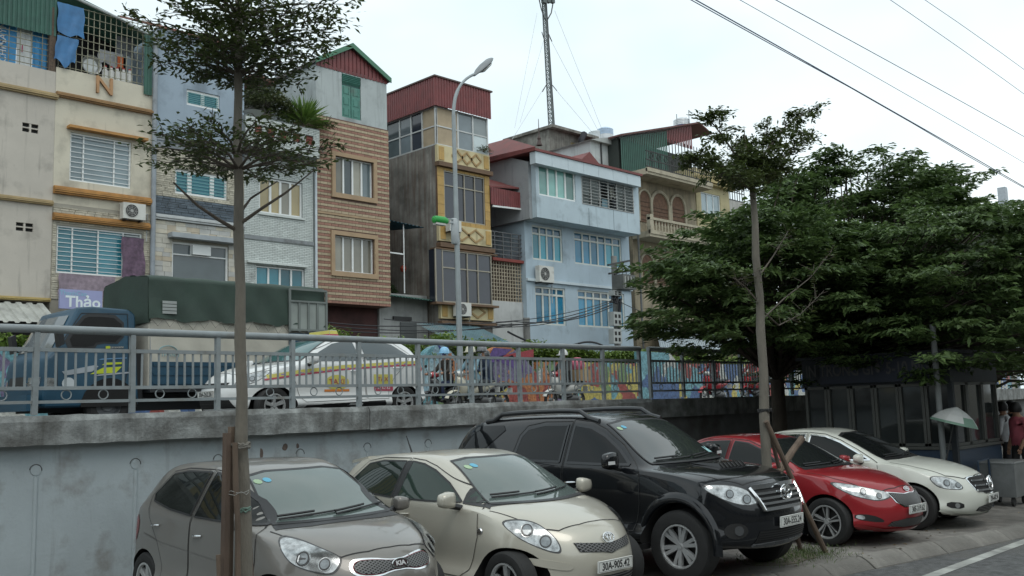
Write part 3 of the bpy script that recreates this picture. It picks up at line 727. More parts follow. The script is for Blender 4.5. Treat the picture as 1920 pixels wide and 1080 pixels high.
# -- house 2: cream, letter N
CRM = plaster('plaster_cream', (.57, .53, .43), .22); ORA = mat('ledge_orange', (.40, .20, .055), .6, var=.25, vs_=4)
x0, x1 = h1x1 + .005, fx(283, 400)
zp = fz(104, 125); z2t, z2b = fz(97, 357), fz(98, 404)
h2 = thing('house', 'cream house with the letter N on its parapet and orange ledges', 'house', (x0, HY, -.2), group='row of narrow houses across the road')
win1 = rect(131, 247, 338, 246); win2 = rect(106, 421, 511, 266)
hz_split = fz(98, 380)
mb = wall_holes(MB(), x0, x1, hz_split, zp, HY, [win1]); shell(mb, x0, x1, HY, 44, hz_split, zp); mb.build('wall', CRM, h2)
STN = mat('ledgestone_cream', (.46, .43, .35), .9, var=.25, vs_=5, bump=.5, bs=20, island=.16)
mb = wall_holes(MB(), x0, x1, -.2, hz_split - .002, HY + .004, [win2]); shell(mb, x0, x1, HY + .004, 44, -.2, hz_split - .002); mb.build('lower_wall', mat('ledgestone_bed', (.33, .31, .26), .9), h2)
def stone_courses(parent, X0, X1, Z0, Z1, Y, holes, m, hh=(.05, .09), ww=(.18, .45), proud=(.012, .035), name='cladding', separate=0, mats=None):
  mb = MB(); z = Z0; cnt = 0
  while z < Z1 - .02:
    h = min(random.uniform(*hh), Z1 - z); x = X0
    while x < X1 - .01:
      w = min(random.uniform(*ww), X1 - x)
      if X1 - (x + w) < ww[0] * .4: w = X1 - x
      xa, xb, za, zb_ = x + .004, x + w - .004, z + .003, z + h - .003
      x += w
      blocked = False
      for hl in holes:
        if xb > hl[0] and xa < hl[1] and zb_ > hl[2] and za < hl[3]:
          if xa < hl[0] - .05: xb = hl[0]
          elif xb > hl[1] + .05: xa = hl[1]
          else: blocked = True
          if xa < hl[0] - .05 and xb > hl[1]: blocked = True
      if blocked or xb - xa < .02: continue
      p = random.uniform(*proud)
      if separate:
        mm = random.choice(mats) if mats else m
        MB().box(xa, xb, Y - p, Y + .01, za, zb_).build('stone', mm, parent); cnt += 1
      else:
        mb.add([(xa, Y, za), (xb, Y, za), (xb, Y, zb_), (xa, Y, zb_), (xa + .004, Y - p, za + .003), (xb - .004, Y - p, za + .003), (xb - .004, Y - p, zb_ - .003), (xa + .004, Y - p, zb_ - .003)],
                       [(4, 5, 6, 7), (0, 1, 5, 4), (1, 2, 6, 5), (2, 3, 7, 6), (3, 0, 4, 7)])
    z += h
  if not separate:
    o = mb.build(name, m, parent); o['kind'] = 'stuff'; return o
stone_courses(h2, x0 + .02, x1 - .02, fz(92, 560), hz_split - .12, HY, [(win2[0] - .03, win2[1] + .03, win2[2] - .03, win2[3] + .03)], STN)
window(h2, win1, HY, [.22, .56, .28, .0001][:3], WHITE, [GL_PALE], grille=9)
window(h2, win2, HY, [.27, .5, .5, .35], WHITE, [GL_TEAL, GL_TEAL, GL_TEAL, GL_GREY], grille=10)
moulding(h2, x0, x1 + .02, fz(104, 181), HY, mat('ledge_brown', (.27, .16, .07), .7, var=.2), .18, .18)
moulding(h2, x0, x1 - .04, fz(97, 362), HY, ORA, .26, .2, 5)
moulding(h2, x0, x1 - .08, fz(98, 412), HY, ORA, .24, .2, 5)
MB().box(fx(125, 240), fx(272, 262), HY - .28, HY, fz(125, 241), fz(125, 236)).build('canopy', ORA, h2)
lettering('N', .85, mat('letter_bronze', (.40, .22, .10), .5), h2, Matrix.Translation((fx(195, 163), HY - .045, fz(195, 163))) @ FACE_Y, .04, bold=.005, name='letter')
# terrace cage on the parapet
zc1 = zp + 2.3; mb = MB()
nX = 17
for k in range(nX): xx = x0 + .1 + (x1 - x0 - .25) * k / (nX - 1); mb.bar((xx, HY + .12, zp - .02), (xx, HY + .12, zc1), .022)
for k in range(9): z = zp + .1 + k * .27; mb.bar((x0 + .05, HY + .1, z), (x1 - .1, HY + .1, z), .018)
mb.build('cage', mat('cage_bars_tan', (.26, .25, .18), .6, .2, var=.3, vs_=9), h2)
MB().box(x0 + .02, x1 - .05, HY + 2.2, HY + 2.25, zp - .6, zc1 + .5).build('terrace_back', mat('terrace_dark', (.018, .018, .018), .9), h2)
mb = MB(); mb.prism([(x0, HY + .05, zc1 + .45), (x1, HY + .05, zc1 - .35), (x1, HY + .05, zc1 - .30), (x0, HY + .05, zc1 + .50)], (0, 6, 0)); mb.build('roof_sheet', GRN, h2)
MB().tube([(x0 + .3, HY - .02, zc1 + .28), (x1 - 1.2, HY - .04, zc1 - .1), (x1 - .1, HY - .02, zc1 - .42)], .05, 8).build('gutter', mat('gutter_grey', (.42, .45, .45), .5), h2)
MB().corr((x1 - .36, HY - .06, fz(272, 178)), (.30, 0, 0), (0, 0, zc1 - fz(272, 178) - .4), .1, .02).build('corner_sheet', GRN, h2)
TARP = mat('tarp_blue', (.045, .16, .34), .6, var=.25, vs_=2, bump=.6, bs=5)
def cloth(parent, name, X0, X1, Z0, Z1, Y, m, sk=0.0, amp=.05, nx=14, nz=10, hem=.06, seed=0):
  rr = random.Random(seed); vs_l = []; ph = [rr.uniform(0, 6.28) for _ in range(4)]
  for j in range(nz + 1):
    v = j / nz
    for i in range(nx + 1):
      u = i / nx
      y = Y - amp * (.6 + .4 * math.sin(u * 17 + ph[0] + v * 2) + .5 * math.sin(u * 7 + v * 5 + ph[1])) * (.4 + .6 * v)
      vs_l.append((X0 + (X1 - X0) * u + sk * v + .02 * math.sin(v * 9 + ph[2]), y, Z1 + (Z0 - Z1) * v + hem * v * math.sin(u * 8 + ph[3])))
  fs = [(j * (nx + 1) + i, (j + 1) * (nx + 1) + i, (j + 1) * (nx + 1) + i + 1, j * (nx + 1) + i + 1) for j in range(nz) for i in range(nx)]
  return MB().add(vs_l, fs).build(name, m, parent, smooth=True, angle=80)
def tarp(label, *a, cat='tarp', **k):
  X0, X1, Z0, Z1, Y = a[0], a[1], a[2], a[3], a[4]
  t = thing('tarpaulin', label, cat, (X0, Y, Z0)); cloth(t, 'sheet', *a, **k); return t
tarp('upper blue tarpaulin hung on the roof cage beside the corrugated sheet', fx(106, 40), fx(156, 50), fz(106, 62), fz(106, 4), HY - .06, TARP, seed=1)
tarp('lower torn blue tarpaulin sagging from the roof cage above the parapet', fx(105, 90), fx(145, 100), fz(105, 118), fz(105, 66), HY - .06, TARP, sk=-.1, seed=2, hem=.14)
PUR = mat('cloth_purple', (.12, .075, .115), .7, var=.45, vs_=7, bump=.4, bs=14)
PUR2 = mat('cloth_mauve', (.25, .20, .235), .75, var=.3, vs_=6, bump=.3, bs=14)
tarp('dark purple patterned cloth draped over the window corner', fx(226, 440), fx(268, 450), fz(226, 518), fz(226, 444), HY - .06, PUR, seed=3, sk=.05, cat='cloth')
tarp('long mauve cloth hanging below the cream house window', fx(108, 515), fx(214, 530), fz(108, 556), fz(108, 512), HY - .08, PUR2, seed=4, cat='cloth')
# things kept in the cage
def small(name, label, cat, mb_mats): 
  t = thing(name, label, cat, mb_mats[0])
  for nm, mb, m in mb_mats[1:]: mb.build(nm, m, t, smooth=nm in ('bowl', 'basin'))
  return t
p = onY(171, 122, HY + .3)
small('basin', 'round silver metal basin standing in the rooftop cage', 'basin', ((p.x, HY + .3, p.z - .3), ('bowl', MB().lathe([(0, .08), (.24, .07), (.31, -.02), (.34, -.06), (.32, -.05), (.25, .05)], 24, (p.x, HY + .3, p.z), 'Y'), mat('tin', (.45, .46, .45), .35, .7))))
wb = [onY(197 + 11.5 * k, 138 + 1.6 * k, HY + .35) for k in range(5)]
for k, p in enumerate(wb):
  mb = MB().tube([(p.x, HY + .35, p.z - .22), (p.x, HY + .35, p.z + .1), (p.x, HY + .35, p.z + .17), (p.x, HY + .35, p.z + .24)], [.10, .10, .05, .045], 10)
  t = thing('plastic_canister', ['leftmost white red capped canister next to the metal basin', 'second white canister from the metal basin in the rooftop cage', 'middle canister of the white row in the rooftop cage', 'fourth white canister from the metal basin in the rooftop cage', 'last white canister of the row, nearest the green corner sheet'][k], 'canister', (p.x, HY + .35, p.z - .22), group='white canisters in the rooftop cage')
  mb.build('bottle', mat('canister_white', (.62, .62, .6), .5), t, smooth=True)
  MB().lathe([(.05, .0), (.05, .05), (0, .05)], 10, (p.x, HY + .35, p.z + .23)).build('cap', mat('cap_red', (.4, .05, .04), .5), t)
p = onY(226, 116, HY + .4); small('cloth', 'small orange cloth hanging among the things in the rooftop cage', 'cloth', ((p.x, HY + .4, p.z - .2), ('sheet', MB().box(p.x - .1, p.x + .1, HY + .4, HY + .43, p.z - .2, p.z + .2), mat('cloth_orange', (.42, .10, .03), .8))))
p = onY(208, 110, HY + .5); tarp('crumpled grey laundry hanging in the rooftop cage', p.x - .45, p.x + .4, p.z - .25, p.z + .25, HY + .5, mat('cloth_grey', (.28, .29, .30), .8, var=.3), seed=9, cat='laundry')
p = onY(233, 85, HY + .9); tarp('pale shirt hanging in the shade of the rooftop cage', p.x - .3, p.x + .35, p.z - .45, p.z + .3, HY + .9, mat('cloth_shirt', (.16, .17, .18), .8, var=.3), seed=11, cat='laundry')
aircon('air conditioner unit on the cream stone wall between the orange ledges', 222, 382, HY)
# sign board with pale lettering
sx0, sx1, sz0, sz1 = fx(112, 560, HY - .6), fx(192, 560, HY - .6), fz(112, 578, HY - .6), fz(112, 547, HY - .6)
sg = thing('shop_sign', 'lilac shop sign board with white script above the truck cab', 'sign', ((sx0 + sx1) / 2, HY - .6, sz0))
LILAC = mat('sign_lilac', (.32, .34, .56), .5, var=.06); SIGNW = mat('sign_white', (.72, .8, .82), .5)
MB().box(sx0, sx1, HY - .6, HY - .5, sz0, sz1 + .1).build('board', LILAC, sg)
lettering('ThanhCao', .20, mat('sign_blue', (.25, .5, .62), .5), sg, Matrix.Translation((sx0 + .42, HY - .605, sz1 - .03)) @ FACE_Y)
lettering('Thảo 6x', .50, SIGNW, sg, Matrix.Translation((sx0 + 1.05, HY - .605, sz0 + .22)) @ FACE_Y, bold=.012)
# downpipe between houses 2 and 3
px_ = fx(286, 300)
MB_ = MB().tube([(px_, HY - .12, fz(291, 60)), (px_, HY - .12, -.2)], .085, 10)
dp = thing('downpipe', 'grey downpipe running down between the cream house and the stone house', 'pipe', (px_, HY - .12, -.2)); MB_.build('pipe', mat('downpipe_grey', (.27, .30, .33), .6, var=.15, stain=.2), dp, smooth=True)
# -- house 3: blue-grey top, stone lower
x0, x1 = px_ + .09, fx(457, 400) 
BGR = plaster('plaster_bluegrey', (.31, .38, .45), .3); SLT = mat('slate_band', (.10, .125, .15), .9, var=.3, bump=.5, bs=20, island=.2)
ST3 = [mat('stone_white', (.52, .50, .44), .9, var=.15, bump=.4), mat('stone_sand', (.46, .40, .31), .9, var=.15, bump=.4), mat('stone_grey', (.44, .44, .42), .9, var=.15, bump=.4), mat('stone_cream', (.55, .51, .42), .9, var=.15, bump=.4)]
h3 = thing('house', 'stone faced house with blue grey top storey behind the nearest tree', 'house', (x0, HY, -.2), group='row of narrow houses across the road')
zt = fz(290, 50); zm = fz(290, 268); zs1, zs0 = fz(290, 365), fz(290, 402)
wt = rect(350, 166, 196, 412); wm = rect(328, 316, 362, 426); wl_ = rect(322, 452, 535, 428)
mb = wall_holes(MB(), x0, x1, zm, zt, HY, [wt]); shell(mb, x0, x1, HY, 44, zm, zt); mb.build('wall', BGR, h3)
mb = wall_holes(MB(), x0, x1, -.2, zm - .002, HY + .004, [wm, wl_]); shell(mb, x0, x1, HY + .004, 44, -.2, zm - .002); mb.build('lower_wall', mat('ledgestone_bed'  , (.33, .31, .26), .9), h3)
stone_courses(h3, x0, x1, zs1, zm - .1, HY, [wm], STN)
stone_courses(h3, x0, x1, zs0, zs1, HY, [], SLT, hh=(.06, .11), ww=(.2, .5), name='slate_cladding')
stone_courses(h3, x0, x1, fz(290, 545), fz(290, 412), HY, [wl_], None, hh=(.15, .19), ww=(.28, .5), separate=1, mats=ST3)
window(h3, wt, HY, [1, 1], WHITE, GL_TEAL, grille=6, fw=.09, mw=.14, gm_bars=mat('grille_teal', (.12, .35, .36), .5)); window(h3, wm, HY, [.8, 1.4, .8], WHITE, GL_TEAL, grille=6, fw=.08, mw=.16, gm_bars=mat('grille_teal', (0, 0, 0)))
window(h3, wl_, HY, [1], WHITE, GL_GREY, transom=.72, tcols=[1, 1, 1], fw=.07)
MB().box(fx(360, 462), fx(394, 466), HY - .06, HY + .05, fz(360, 477), fz(360, 460)).build('vent_flap', WHITE, h3)
moulding(h3, x0, x1, zs0 - .16, HY, mat('ledge_white', (.45, .47, .47), .7, var=.15, stain=.3), .20, .16, 3)
moulding(h3, x0, x1, zm - .12, HY, mat('ledge_stained', (.24, .26, .28), .85, var=.3, stain=.6), .5, .06, 2)
MB().box(fx(314, 440), fx(440, 455), HY - .38, HY, fz(314, 446), fz(314, 437)).build('canopy', mat('canopy_grey', (.33, .36, .38), .7), h3)
RTILE = mat('roof_tile', (.21, .085, .06), .75, var=.3, vs_=6, stain=.4)
mb = MB(); mb.prism([(x0 - .1, HY - .1, zt), (x1 + .1, HY - .1, zt), (x1 + .1, HY + 3, zt + 1.3), (x0 - .1, HY + 3, zt + 1.3)], (0, 0, .08)); mb.build('roof', RTILE, h3)
# -- house 4: white brick
WBR = mat('white_brick', (.56, .60, .58), .75, var=.1, vs_=3, island=.07, stain=.12, stain_col=(.3, .32, .31)); WJ = mat('brick_joint_grey', (.20, .22, .22), .9)
x0, x1 = fx(457, 400) + .004, fx(593, 400)
h4 = thing('house', 'white brick house with a planted terrace between stone and striped houses', 'house', (x0, HY, -.2), group='row of narrow houses across the road')
zt = fz(460, 290); w1_ = rect(486, 331, 398, 567); w2_ = rect(480, 497, 545, 571)
holes = [w1_, w2_]
mb = wall_holes(MB(), x0, x1, -.2, zt, HY, holes); shell(mb, x0, x1, HY, 44, -.2, zt); mb.build('wall', WJ, h4)
def bricks(parent, X0, X1, Z0, Z1, Y, holes, m, bw=.22, bh=.066, j=.009, proud=.014, name='brick_cladding', mats=None, pick=None, limit=300, rows=None):
  """running bond; pick(row)->material index; first `limit` bricks become parts of their own, the rest one joined part"""
  mb = {}; n = 0; row = 0; z = Z0; cache = {}
  while z + bh <= Z1 + .001:
    x = X0 - (bw / 2 if row % 2 else 0)
    while x < X1:
      xa, xb = max(X0, x) + j / 2, min(X1, x + bw) - j / 2; x += bw
      if xb - xa < .03: continue
      za, zb_ = z + j / 2, z + bh - j / 2; segs = [(xa, xb)]
      for hl in holes:
        if zb_ > hl[2] + .01 and za < hl[3] - .01:
          ns = []
          for (s0, s1) in segs:
            if s1 <= hl[0] or s0 >= hl[1]: ns.append((s0, s1)); continue
            if s0 < hl[0] - .02: ns.append((s0, hl[0]))
            if s1 > hl[1] + .02: ns.append((hl[1], s1))
          segs = ns
      for (s0, s1) in segs:
        mi = pick(row) if pick else 0; p = proud[mi] if isinstance(proud, (list, tuple)) else proud
        w = s1 - s0; dz = random.uniform(-.002, .002)
        vs_l = lambda ox, oz, oy: [(ox, oy, oz), (ox + w, oy, oz), (ox + w, oy, oz + zb_ - za), (ox, oy, oz + zb_ - za), (ox + .003, oy - p - dz, oz + .003), (ox + w - .003, oy - p - dz, oz + .003), (ox + w - .003, oy - p - dz, oz + zb_ - za - .003), (ox + .003, oy - p - dz, oz + zb_ - za - .003)]
        F_ = [(4, 5, 6, 7), (0, 1, 5, 4), (1, 2, 6, 5), (2, 3, 7, 6), (3, 0, 4, 7)]
        if n < limit and w > bw * .5 and mats:
          key = (round(w, 3), mi)
          if key not in cache: cache[key] = MB().add(vs_l(0, 0, 0), F_).mesh('brick', mats[mi])
          link('brick', cache[key], parent, loc=Vector((s0, Y, za)) - OFF[parent.name]); n += 1
        else: mb.setdefault(mi, MB()).add(vs_l(s0, za, Y), F_)
    z += bh; row += 1
  for mi, b in mb.items():
    o = b.build(name, mats[mi] if mats else m, parent); o['kind'] = 'stuff'
bricks(h4, x0, x1 - .16, fz(460, 590), zt, HY, holes, WBR)
window(h4, w1_, HY, [1, 1, 1, 1], WHITE, [GL_OCH, GL_OCH, GL_CURT, GL_OCH], fw=.07, mw=.09, sill=WBR); window(h4, w2_, HY, [1, 1, 1, 1], WHITE, GL_TEAL, fw=.06, mw=.07)
MB().box(x0 + .1, x1 - .5, HY - .16, HY, fz(480, 497) + .06, fz(480, 497) + .14).build('ledge', WBR, h4)
MB().box(x0, x1 - .15, HY - .06, HY, fz(460, 447), fz(460, 440)).build('ledge', mat('ledge_grey', (.24, .26, .27), .8, stain=.4), h4)
MB().tube([(x1 - .07, HY - .09, fz(590, 310)), (x1 - .07, HY - .09, 3.0)], .05, 8).build('downpipe', mat('pipe_white', (.55, .6, .64), .5), h4, smooth=True)
# terrace parapet, stepped out
PY = HY - .75
tx0, tx1, tz0, tz1 = fx(460, 245, PY), fx(599, 265, PY), fz(460, 271, PY), fz(460, 214, PY)
hl = [ (lambda a: (a[0], a[1], a[2], a[3]))(rect(477.5 + 23.9 * k, 234 + 4.8 * k, 250.5 + 4.8 * k, 491.5 + 23.9 * k, PY)) for k in range(5)]
mb = wall_holes(MB(), tx0, tx1, tz0, tz1, PY, hl, .1); shell(mb, tx0, tx1, PY, HY + .02, tz0, tz0 + .12)
mb.add([(tx0, PY, tz0), (tx0, PY + .2, tz0), (tx0, PY + .2, tz1), (tx0, PY, tz1)], [(3, 2, 1, 0)]); mb.add([(tx0, PY, tz1), (tx1, PY, tz1), (tx1, PY + .2, tz1), (tx0, PY + .2, tz1)], [(0, 1, 2, 3)])
mb.add([(tx0, PY + .2, tz0), (tx1, PY + .2, tz0), (tx1, PY + .2, tz1), (tx0, PY + .2, tz1)], [(3, 2, 1, 0)]); mb.add([(tx1, PY, tz0), (tx1, PY + .2, tz0), (tx1, PY + .2, tz1), (tx1, PY, tz1)], [(0, 1, 2, 3)])
mb.build('parapet', WJ, h4)
bricks(h4, tx0, tx1, tz0, tz1, PY, hl, WBR, name='parapet_bricks')
REDB = mat('red_block', (.20, .06, .045), .8, var=.4, vs_=14)
for r in hl:
  b = MB().box(r[0], r[1], PY + .05, PY + .09, r[2], r[3]).build('breeze_block', REDB, h4)
  mb = MB()
  for i in range(1, 3): mb.box(r[0], r[1], PY + .02, PY + .05, r[2] + (r[3] - r[2]) * i / 3 - .02, r[2] + (r[3] - r[2]) * i / 3 + .02)
  mb.build('fret', REDB, b)
# terrace pots and plants
POT = mat('pot_grey', (.35, .37, .35), .7)
p = onY(475, 212, PY + .3)
small('plant_bowl', 'wide grey bowl standing at the left end of the terrace parapet', 'bowl', ((p.x, PY + .3, tz1), ('bowl', MB().lathe([(.12, 0), (.2, .05), (.36, .22), (.40, .25), (.37, .25), (.2, .08), (0, .06)], 20, (p.x, PY + .3, tz1)), POT)))
def shrub(label, c, rad, n, m, ln=.22, wd=.05, cat='plant', stems=6, spiky=False, flat=.7):
  c = Vector(c); t = thing('potted_plant', label, cat, c)
  def fn(n):
    u = rng.normal(0, 1, (n, 3)); u /= np.linalg.norm(u, axis=1, keepdims=True); u[:, 2] = np.abs(u[:, 2])
    r = rad * rng.uniform(.25, 1, (n, 1)) ** .7
    if spiky: return np.array(c) + u * r * np.array([1, 1, 1.1]), u
    return np.array(c) + u * r * np.array([1, .8, flat]), u * np.array([1, 1, .3]) + rng.normal(0, .4, (n, 3))
  v = leaf_cloud(n, fn, ln, wd); o = link('foliage', leaf_mesh('foliage', v - np.array(c), m), t); o['kind'] = 'stuff'
  mb = MB()
  for k in range(stems):
    a = random.uniform(0, 6.28); e = c + Vector((math.cos(a) * rad * .7, math.sin(a) * rad * .5, rad * random.uniform(.3, .8))); mb.tube([c, (c + e) / 2 + Vector((0, 0, .05)), e], [.02, .014, .006], 5)
  mb.build('stem', mat('stem_brown', (.07, .06, .045), .9), t); return t
PL1 = leafmat('plant_dull', (.03, .045, .015), (.13, .15, .06)); PL2 = leafmat('plant_bright', (.04, .10, .02), (.22, .33, .07))
shrub('dry grey green bush on the terrace behind the bowl', onY(500, 200, PY + .9), 1.1, 1500, PL1, .2, .06)
shrub('spiky bright green pandan clump on the right of the terrace', onY(570, 235, PY + .5), .95, 420, PL2, .75, .07, spiky=True)
shrub('loose straggly shrub at the terrace corner beside striped house', onY(545, 222, PY + .8), .9, 700, PL1, .2, .06)
shrub('thin green creeper trailing over the striped house corner', onY(612, 236, PY + .3), .55, 160, PL1, .2, .05, flat=.35)
mb = MB(); t_ = [onY(462, 150, 36), onY(552, 195, 36)]
mb.prism([(t_[0].x, 35, t_[0].z), (t_[1].x, 35, t_[1].z), (t_[1].x, 39, t_[1].z + .8), (t_[0].x, 39, t_[0].z + .8)], (0, 0, -.12)); mb.build('roof', RTILE, h4)
MB().box(t_[0].x, t_[1].x - .4, 35.4, 40, zt - .1, t_[1].z - .1).build('roof_room', mat('room_dark', (.06, .055, .05), .9), h4)
# lattice tower behind
tw = thing('lattice_tower', 'grey steel lattice tower glimpsed through the tree above the terrace', 'tower', (onY(505, 130, 50).x, 50, 8))
cx_ = onY(505, 130, 50).x; mb = MB(); zt0 = 8; zt1 = 34
for sx in (-1, 1):
  for sy in (-1, 1): mb.bar((cx_ + sx * 1.5, 50 + sy * 1.5, zt0), (cx_ + sx * .9, 50 + sy * .9, zt1), .12)
for k in range(13):
  za, zb_ = zt0 + k * 2, zt0 + k * 2 + 2; a = 1.5 - .6 * k / 13; b = 1.5 - .6 * (k + 1) / 13
  for sy in (-1, 1): mb.bar((cx_ - a, 50 + sy * a, za), (cx_ + b, 50 + sy * b, zb_), .06); mb.bar((cx_ + a, 50 + sy * a, za), (cx_ - b, 50 + sy * b, zb_), .06); mb.bar((cx_ - b, 50 + sy * b, zb_), (cx_ + b, 50 + sy * b, zb_), .06)
  for sx in (-1, 1): mb.bar((cx_ + sx * a, 50 - a, za), (cx_ + sx * b, 50 + b, zb_), .06); mb.bar((cx_ + sx * a, 50 + a, za), (cx_ + sx * b, 50 - b, zb_), .06)
mb.build('lattice', mat('tower_grey', (.36, .40, .44), .6), tw)
# -- house 5: striped red and cream brick
RBR = mat('red_brick', (.30, .16, .12), .8, var=.18, vs_=3, obj_rand=.15, island=.12); CBR = mat('cream_brick', (.41, .335, .23), .8, var=.12, vs_=3, obj_rand=.1, island=.1)
SUR = mat('surround_tan', (.38, .27, .17), .8, var=.12)
x0, x1 = fx(594, 400), fx(730, 400); zb, zt = fz(602, 567), fz(594, 214)
h5 = thing('house', 'red and cream striped brick house with gabled rooftop room and green shutters', 'house', (x0, HY, -.2), group='row of narrow houses across the road')
a1_ = rect(627, 292, 361, 699); a2_ = rect(626, 440, 508, 701)
s1_ = (a1_[0] - .17, a1_[1] + .17, a1_[2] - .2, a1_[3] + .17); s2_ = (a2_[0] - .17, a2_[1] + .17, a2_[2] - .2, a2_[3] + .17)
mb = wall_holes(MB(), x0, x1, zb, zt, HY, [a1_, a2_], .25); shell(mb, x0, x1, HY, 41, zb, zt); mb.build('wall', mat('brick_joint', (.16, .10, .08), .9), h5)
BAND = [0, 0, 1]
bricks(h5, x0, x1, zb, zt, HY, [s1_, s2_], None, bw=.34, bh=.112, j=.010, proud=[.016, .024], mats=[RBR, CBR], pick=lambda r: r % 2)
for a, s in ((a1_, s1_), (a2_, s2_)):
  mb = MB()
  for (p0, p1, q0, q1) in ((s[0], s[1], a[3], s[3]), (s[0], s[1], s[2], a[2]), (s[0], a[0], a[2], a[3]), (a[1], s[1], a[2], a[3])): mb.box(p0, p1, HY - .10, HY + .02, q0, q1)
  mb.build('surround', SUR, h5)
  window(h5, a, HY, [1, 1, 1, 1], WHITE, [GL_CURT, GL_GREY, GL_CURT, GL_GREY] if a is a1_ else GL_CURT, fw=.05, mw=.075, rec=.14)
MB().box(x0, x1, HY - .05, HY, fz(594, 399), fz(594, 395)).build('ledge', SUR, h5)
# rooftop room
PGR = plaster('plaster_grey', (.42, .46, .46), .35, .25); RRED = mat('corrugated_red', (.175, .042, .042), .5, var=.2, streak=.25, streak_col=(.09, .02, .02)); GTR = mat('trim_green', (.07, .19, .12), .55, var=.15)
ze = fz(595, 117); zap = fz(657, 92); xap = fx(657, 92)
dr = (fx(641, 190), fx(677, 190), fz(641, 218), fz(641, 138))
mb = wall_holes(MB(), x0, x1 - .05, zt, ze, HY, [dr], .15); shell(mb, x0, x1 - .05, HY, 40, zt, ze - .01); mb.build('roof_room', PGR, h5)
n = 18; mb = MB()
for i in range(n):
  ua, ub = x0 + (x1 - x0) * i / n, x0 + (x1 - x0) * (i + 1) / n
  zz = lambda u: ze + (zap - ze) * (1 - abs(u - xap) / ((xap - x0) if u < xap else (x1 - xap)))
  um = ua + (ub - ua) * .6
  for (p, q, yy) in ((ua, um, -.03), (um, ub, -.005)): mb.add([(p, HY + yy, ze - .14), (q, HY + yy, ze - .14), (q, HY + yy, max(ze - .13, zz(q))), (p, HY + yy, max(ze - .13, zz(p)))], [(0, 1, 2, 3)])
  mb.add([(um, HY - .03, ze - .14), (um, HY - .005, ze - .14), (um, HY - .005, zz(um)), (um, HY - .03, zz(um))], [(0, 1, 2, 3)])
mb.build('gable_sheet', RRED, h5)
rf = MB(); 
for (xe, s) in ((x0 - .12, 1), (x1 + .08, -1)):
  rf.prism([(xap, HY - .14, zap + .06), (xe, HY - .14, ze - .05), (xe, HY - .14, ze + .09), (xap, HY - .14, zap + .2)], (0, 8.2, 0))
rf.build('roof', mat('roof_sheet_dull', (.11, .10, .095), .7, stain=.4), h5)
mb = MB()
for (xe) in (x0 - .12, x1 + .08): mb.prism([(xap, HY - .2, zap - .0), (xe, HY - .2, ze - .1), (xe, HY - .2, ze + .11), (xap, HY - .2, zap + .22)], (0, .05, 0))
mb.build('barge_board', GTR, h5)
sh = MB().box(dr[0], dr[1], HY + .08, HY + .12, dr[2], dr[3]).build('door', mat('shutter_dark', (.03, .09, .08), .6), h5)
SHT = mat('shutter_green', (.075, .22, .18), .55, var=.15, stain=.25, stain_col=(.12, .15, .13)); zl = dr[2] + (dr[3] - dr[2]) * .76
for k in range(5): z = zl + .06 + k * (dr[3] - zl - .08) / 5; MB().obox(((dr[0] + dr[1]) / 2, HY + .04, z + .05), ((dr[1] - dr[0]) / 2 - .03, 0, 0), (0, .05, -.05), (0, .008, .008)).build('slat', SHT, h5)
for k in range(2):
  xa = dr[0] + (dr[1] - dr[0]) * k / 2 + .02; xb = dr[0] + (dr[1] - dr[0]) * (k + 1) / 2 - .02; mb = MB().box(xa, xb, HY + .045, HY + .08, dr[2], zl - .02)
  for j in range(3): 
    za = dr[2] + .1 + j * (zl - dr[2]) / 3; mb.box(xa + .12, xb - .12, HY + .03, HY + .045, za, za + (zl - dr[2]) / 3 - .2)
    mb.box(xa + .09, xa + .11, HY + .025, HY + .045, za - .03, za + (zl - dr[2]) / 3 - .17); mb.box(xb - .11, xb - .09, HY + .025, HY + .045, za - .03, za + (zl - dr[2]) / 3 - .17)
  mb.build('shutter_leaf', SHT, h5)
# recessed ground floor
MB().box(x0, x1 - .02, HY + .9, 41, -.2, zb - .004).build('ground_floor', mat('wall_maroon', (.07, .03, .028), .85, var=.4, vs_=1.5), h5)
MB().box(x0 + .4, x0 + 2.4, HY + .84, HY + .9, 0, zb - 1.2).build('roller_door', mat('roller_dark', (.03, .03, .03), .6), h5)
# -- gap between 5 and the tower: low white annex, blue canopy
gx0, gx1 = x1 + .01, fx(820, 400) - .01
ann = thing('annex', 'low white walled annex with green corrugated eave between striped house and tower', 'building', (gx0, HY + .8, -.2))
za = fz(760, 552, HY + .8)
MB().box(gx0, gx1, HY + .8, 36, -.2, za).build('wall', plaster('plaster_dirty_white', (.42, .43, .42), .5, .5), ann)
MB().box(gx0 + 1.1, gx0 + 2.0, HY + .74, HY + .82, fz(745, 604, HY + .8) - .9, fz(745, 604, HY + .8)).build('door', mat('annex_door', (.12, .13, .13), .6), ann)
MB().box(gx0 + .7, gx0 + 1.7, HY + .7, HY + .8, fz(745, 600, HY + .8), fz(745, 597, HY + .8) + .08).build('shelf', DARKMETAL, ann)
MB().corr((gx0 - .1, HY - .1, fz(735, 556, HY)), (gx1 - gx0 + .35, 0, -.12), (0, 1.4, .3), .16, .04, trap=False).build('roof', mat('eave_green', (.05, .12, .10), .6, var=.2), ann)
MB().box(gx0, gx1, 39, 39.2, za, fz(760, 420, 39) + 2).build('back_wall', mat('back_wall_dark', (.035, .06, .065), .9, var=.4), ann)
cz = fz(735, 420, HY + 1)
MB().corr((gx0, HY + .3, cz - .02), (2.15, 0, -.12), (0, 5, .5), .2, .03).build('canopy', mat('canopy_blue', (.03, .13, .19), .5, var=.2), ann)
MB().tube([(gx0 + 1.15, HY + .5, cz), (gx0 + 1.15, HY + .5, za)], .03, 8).build('canopy_post', WHITE, ann)
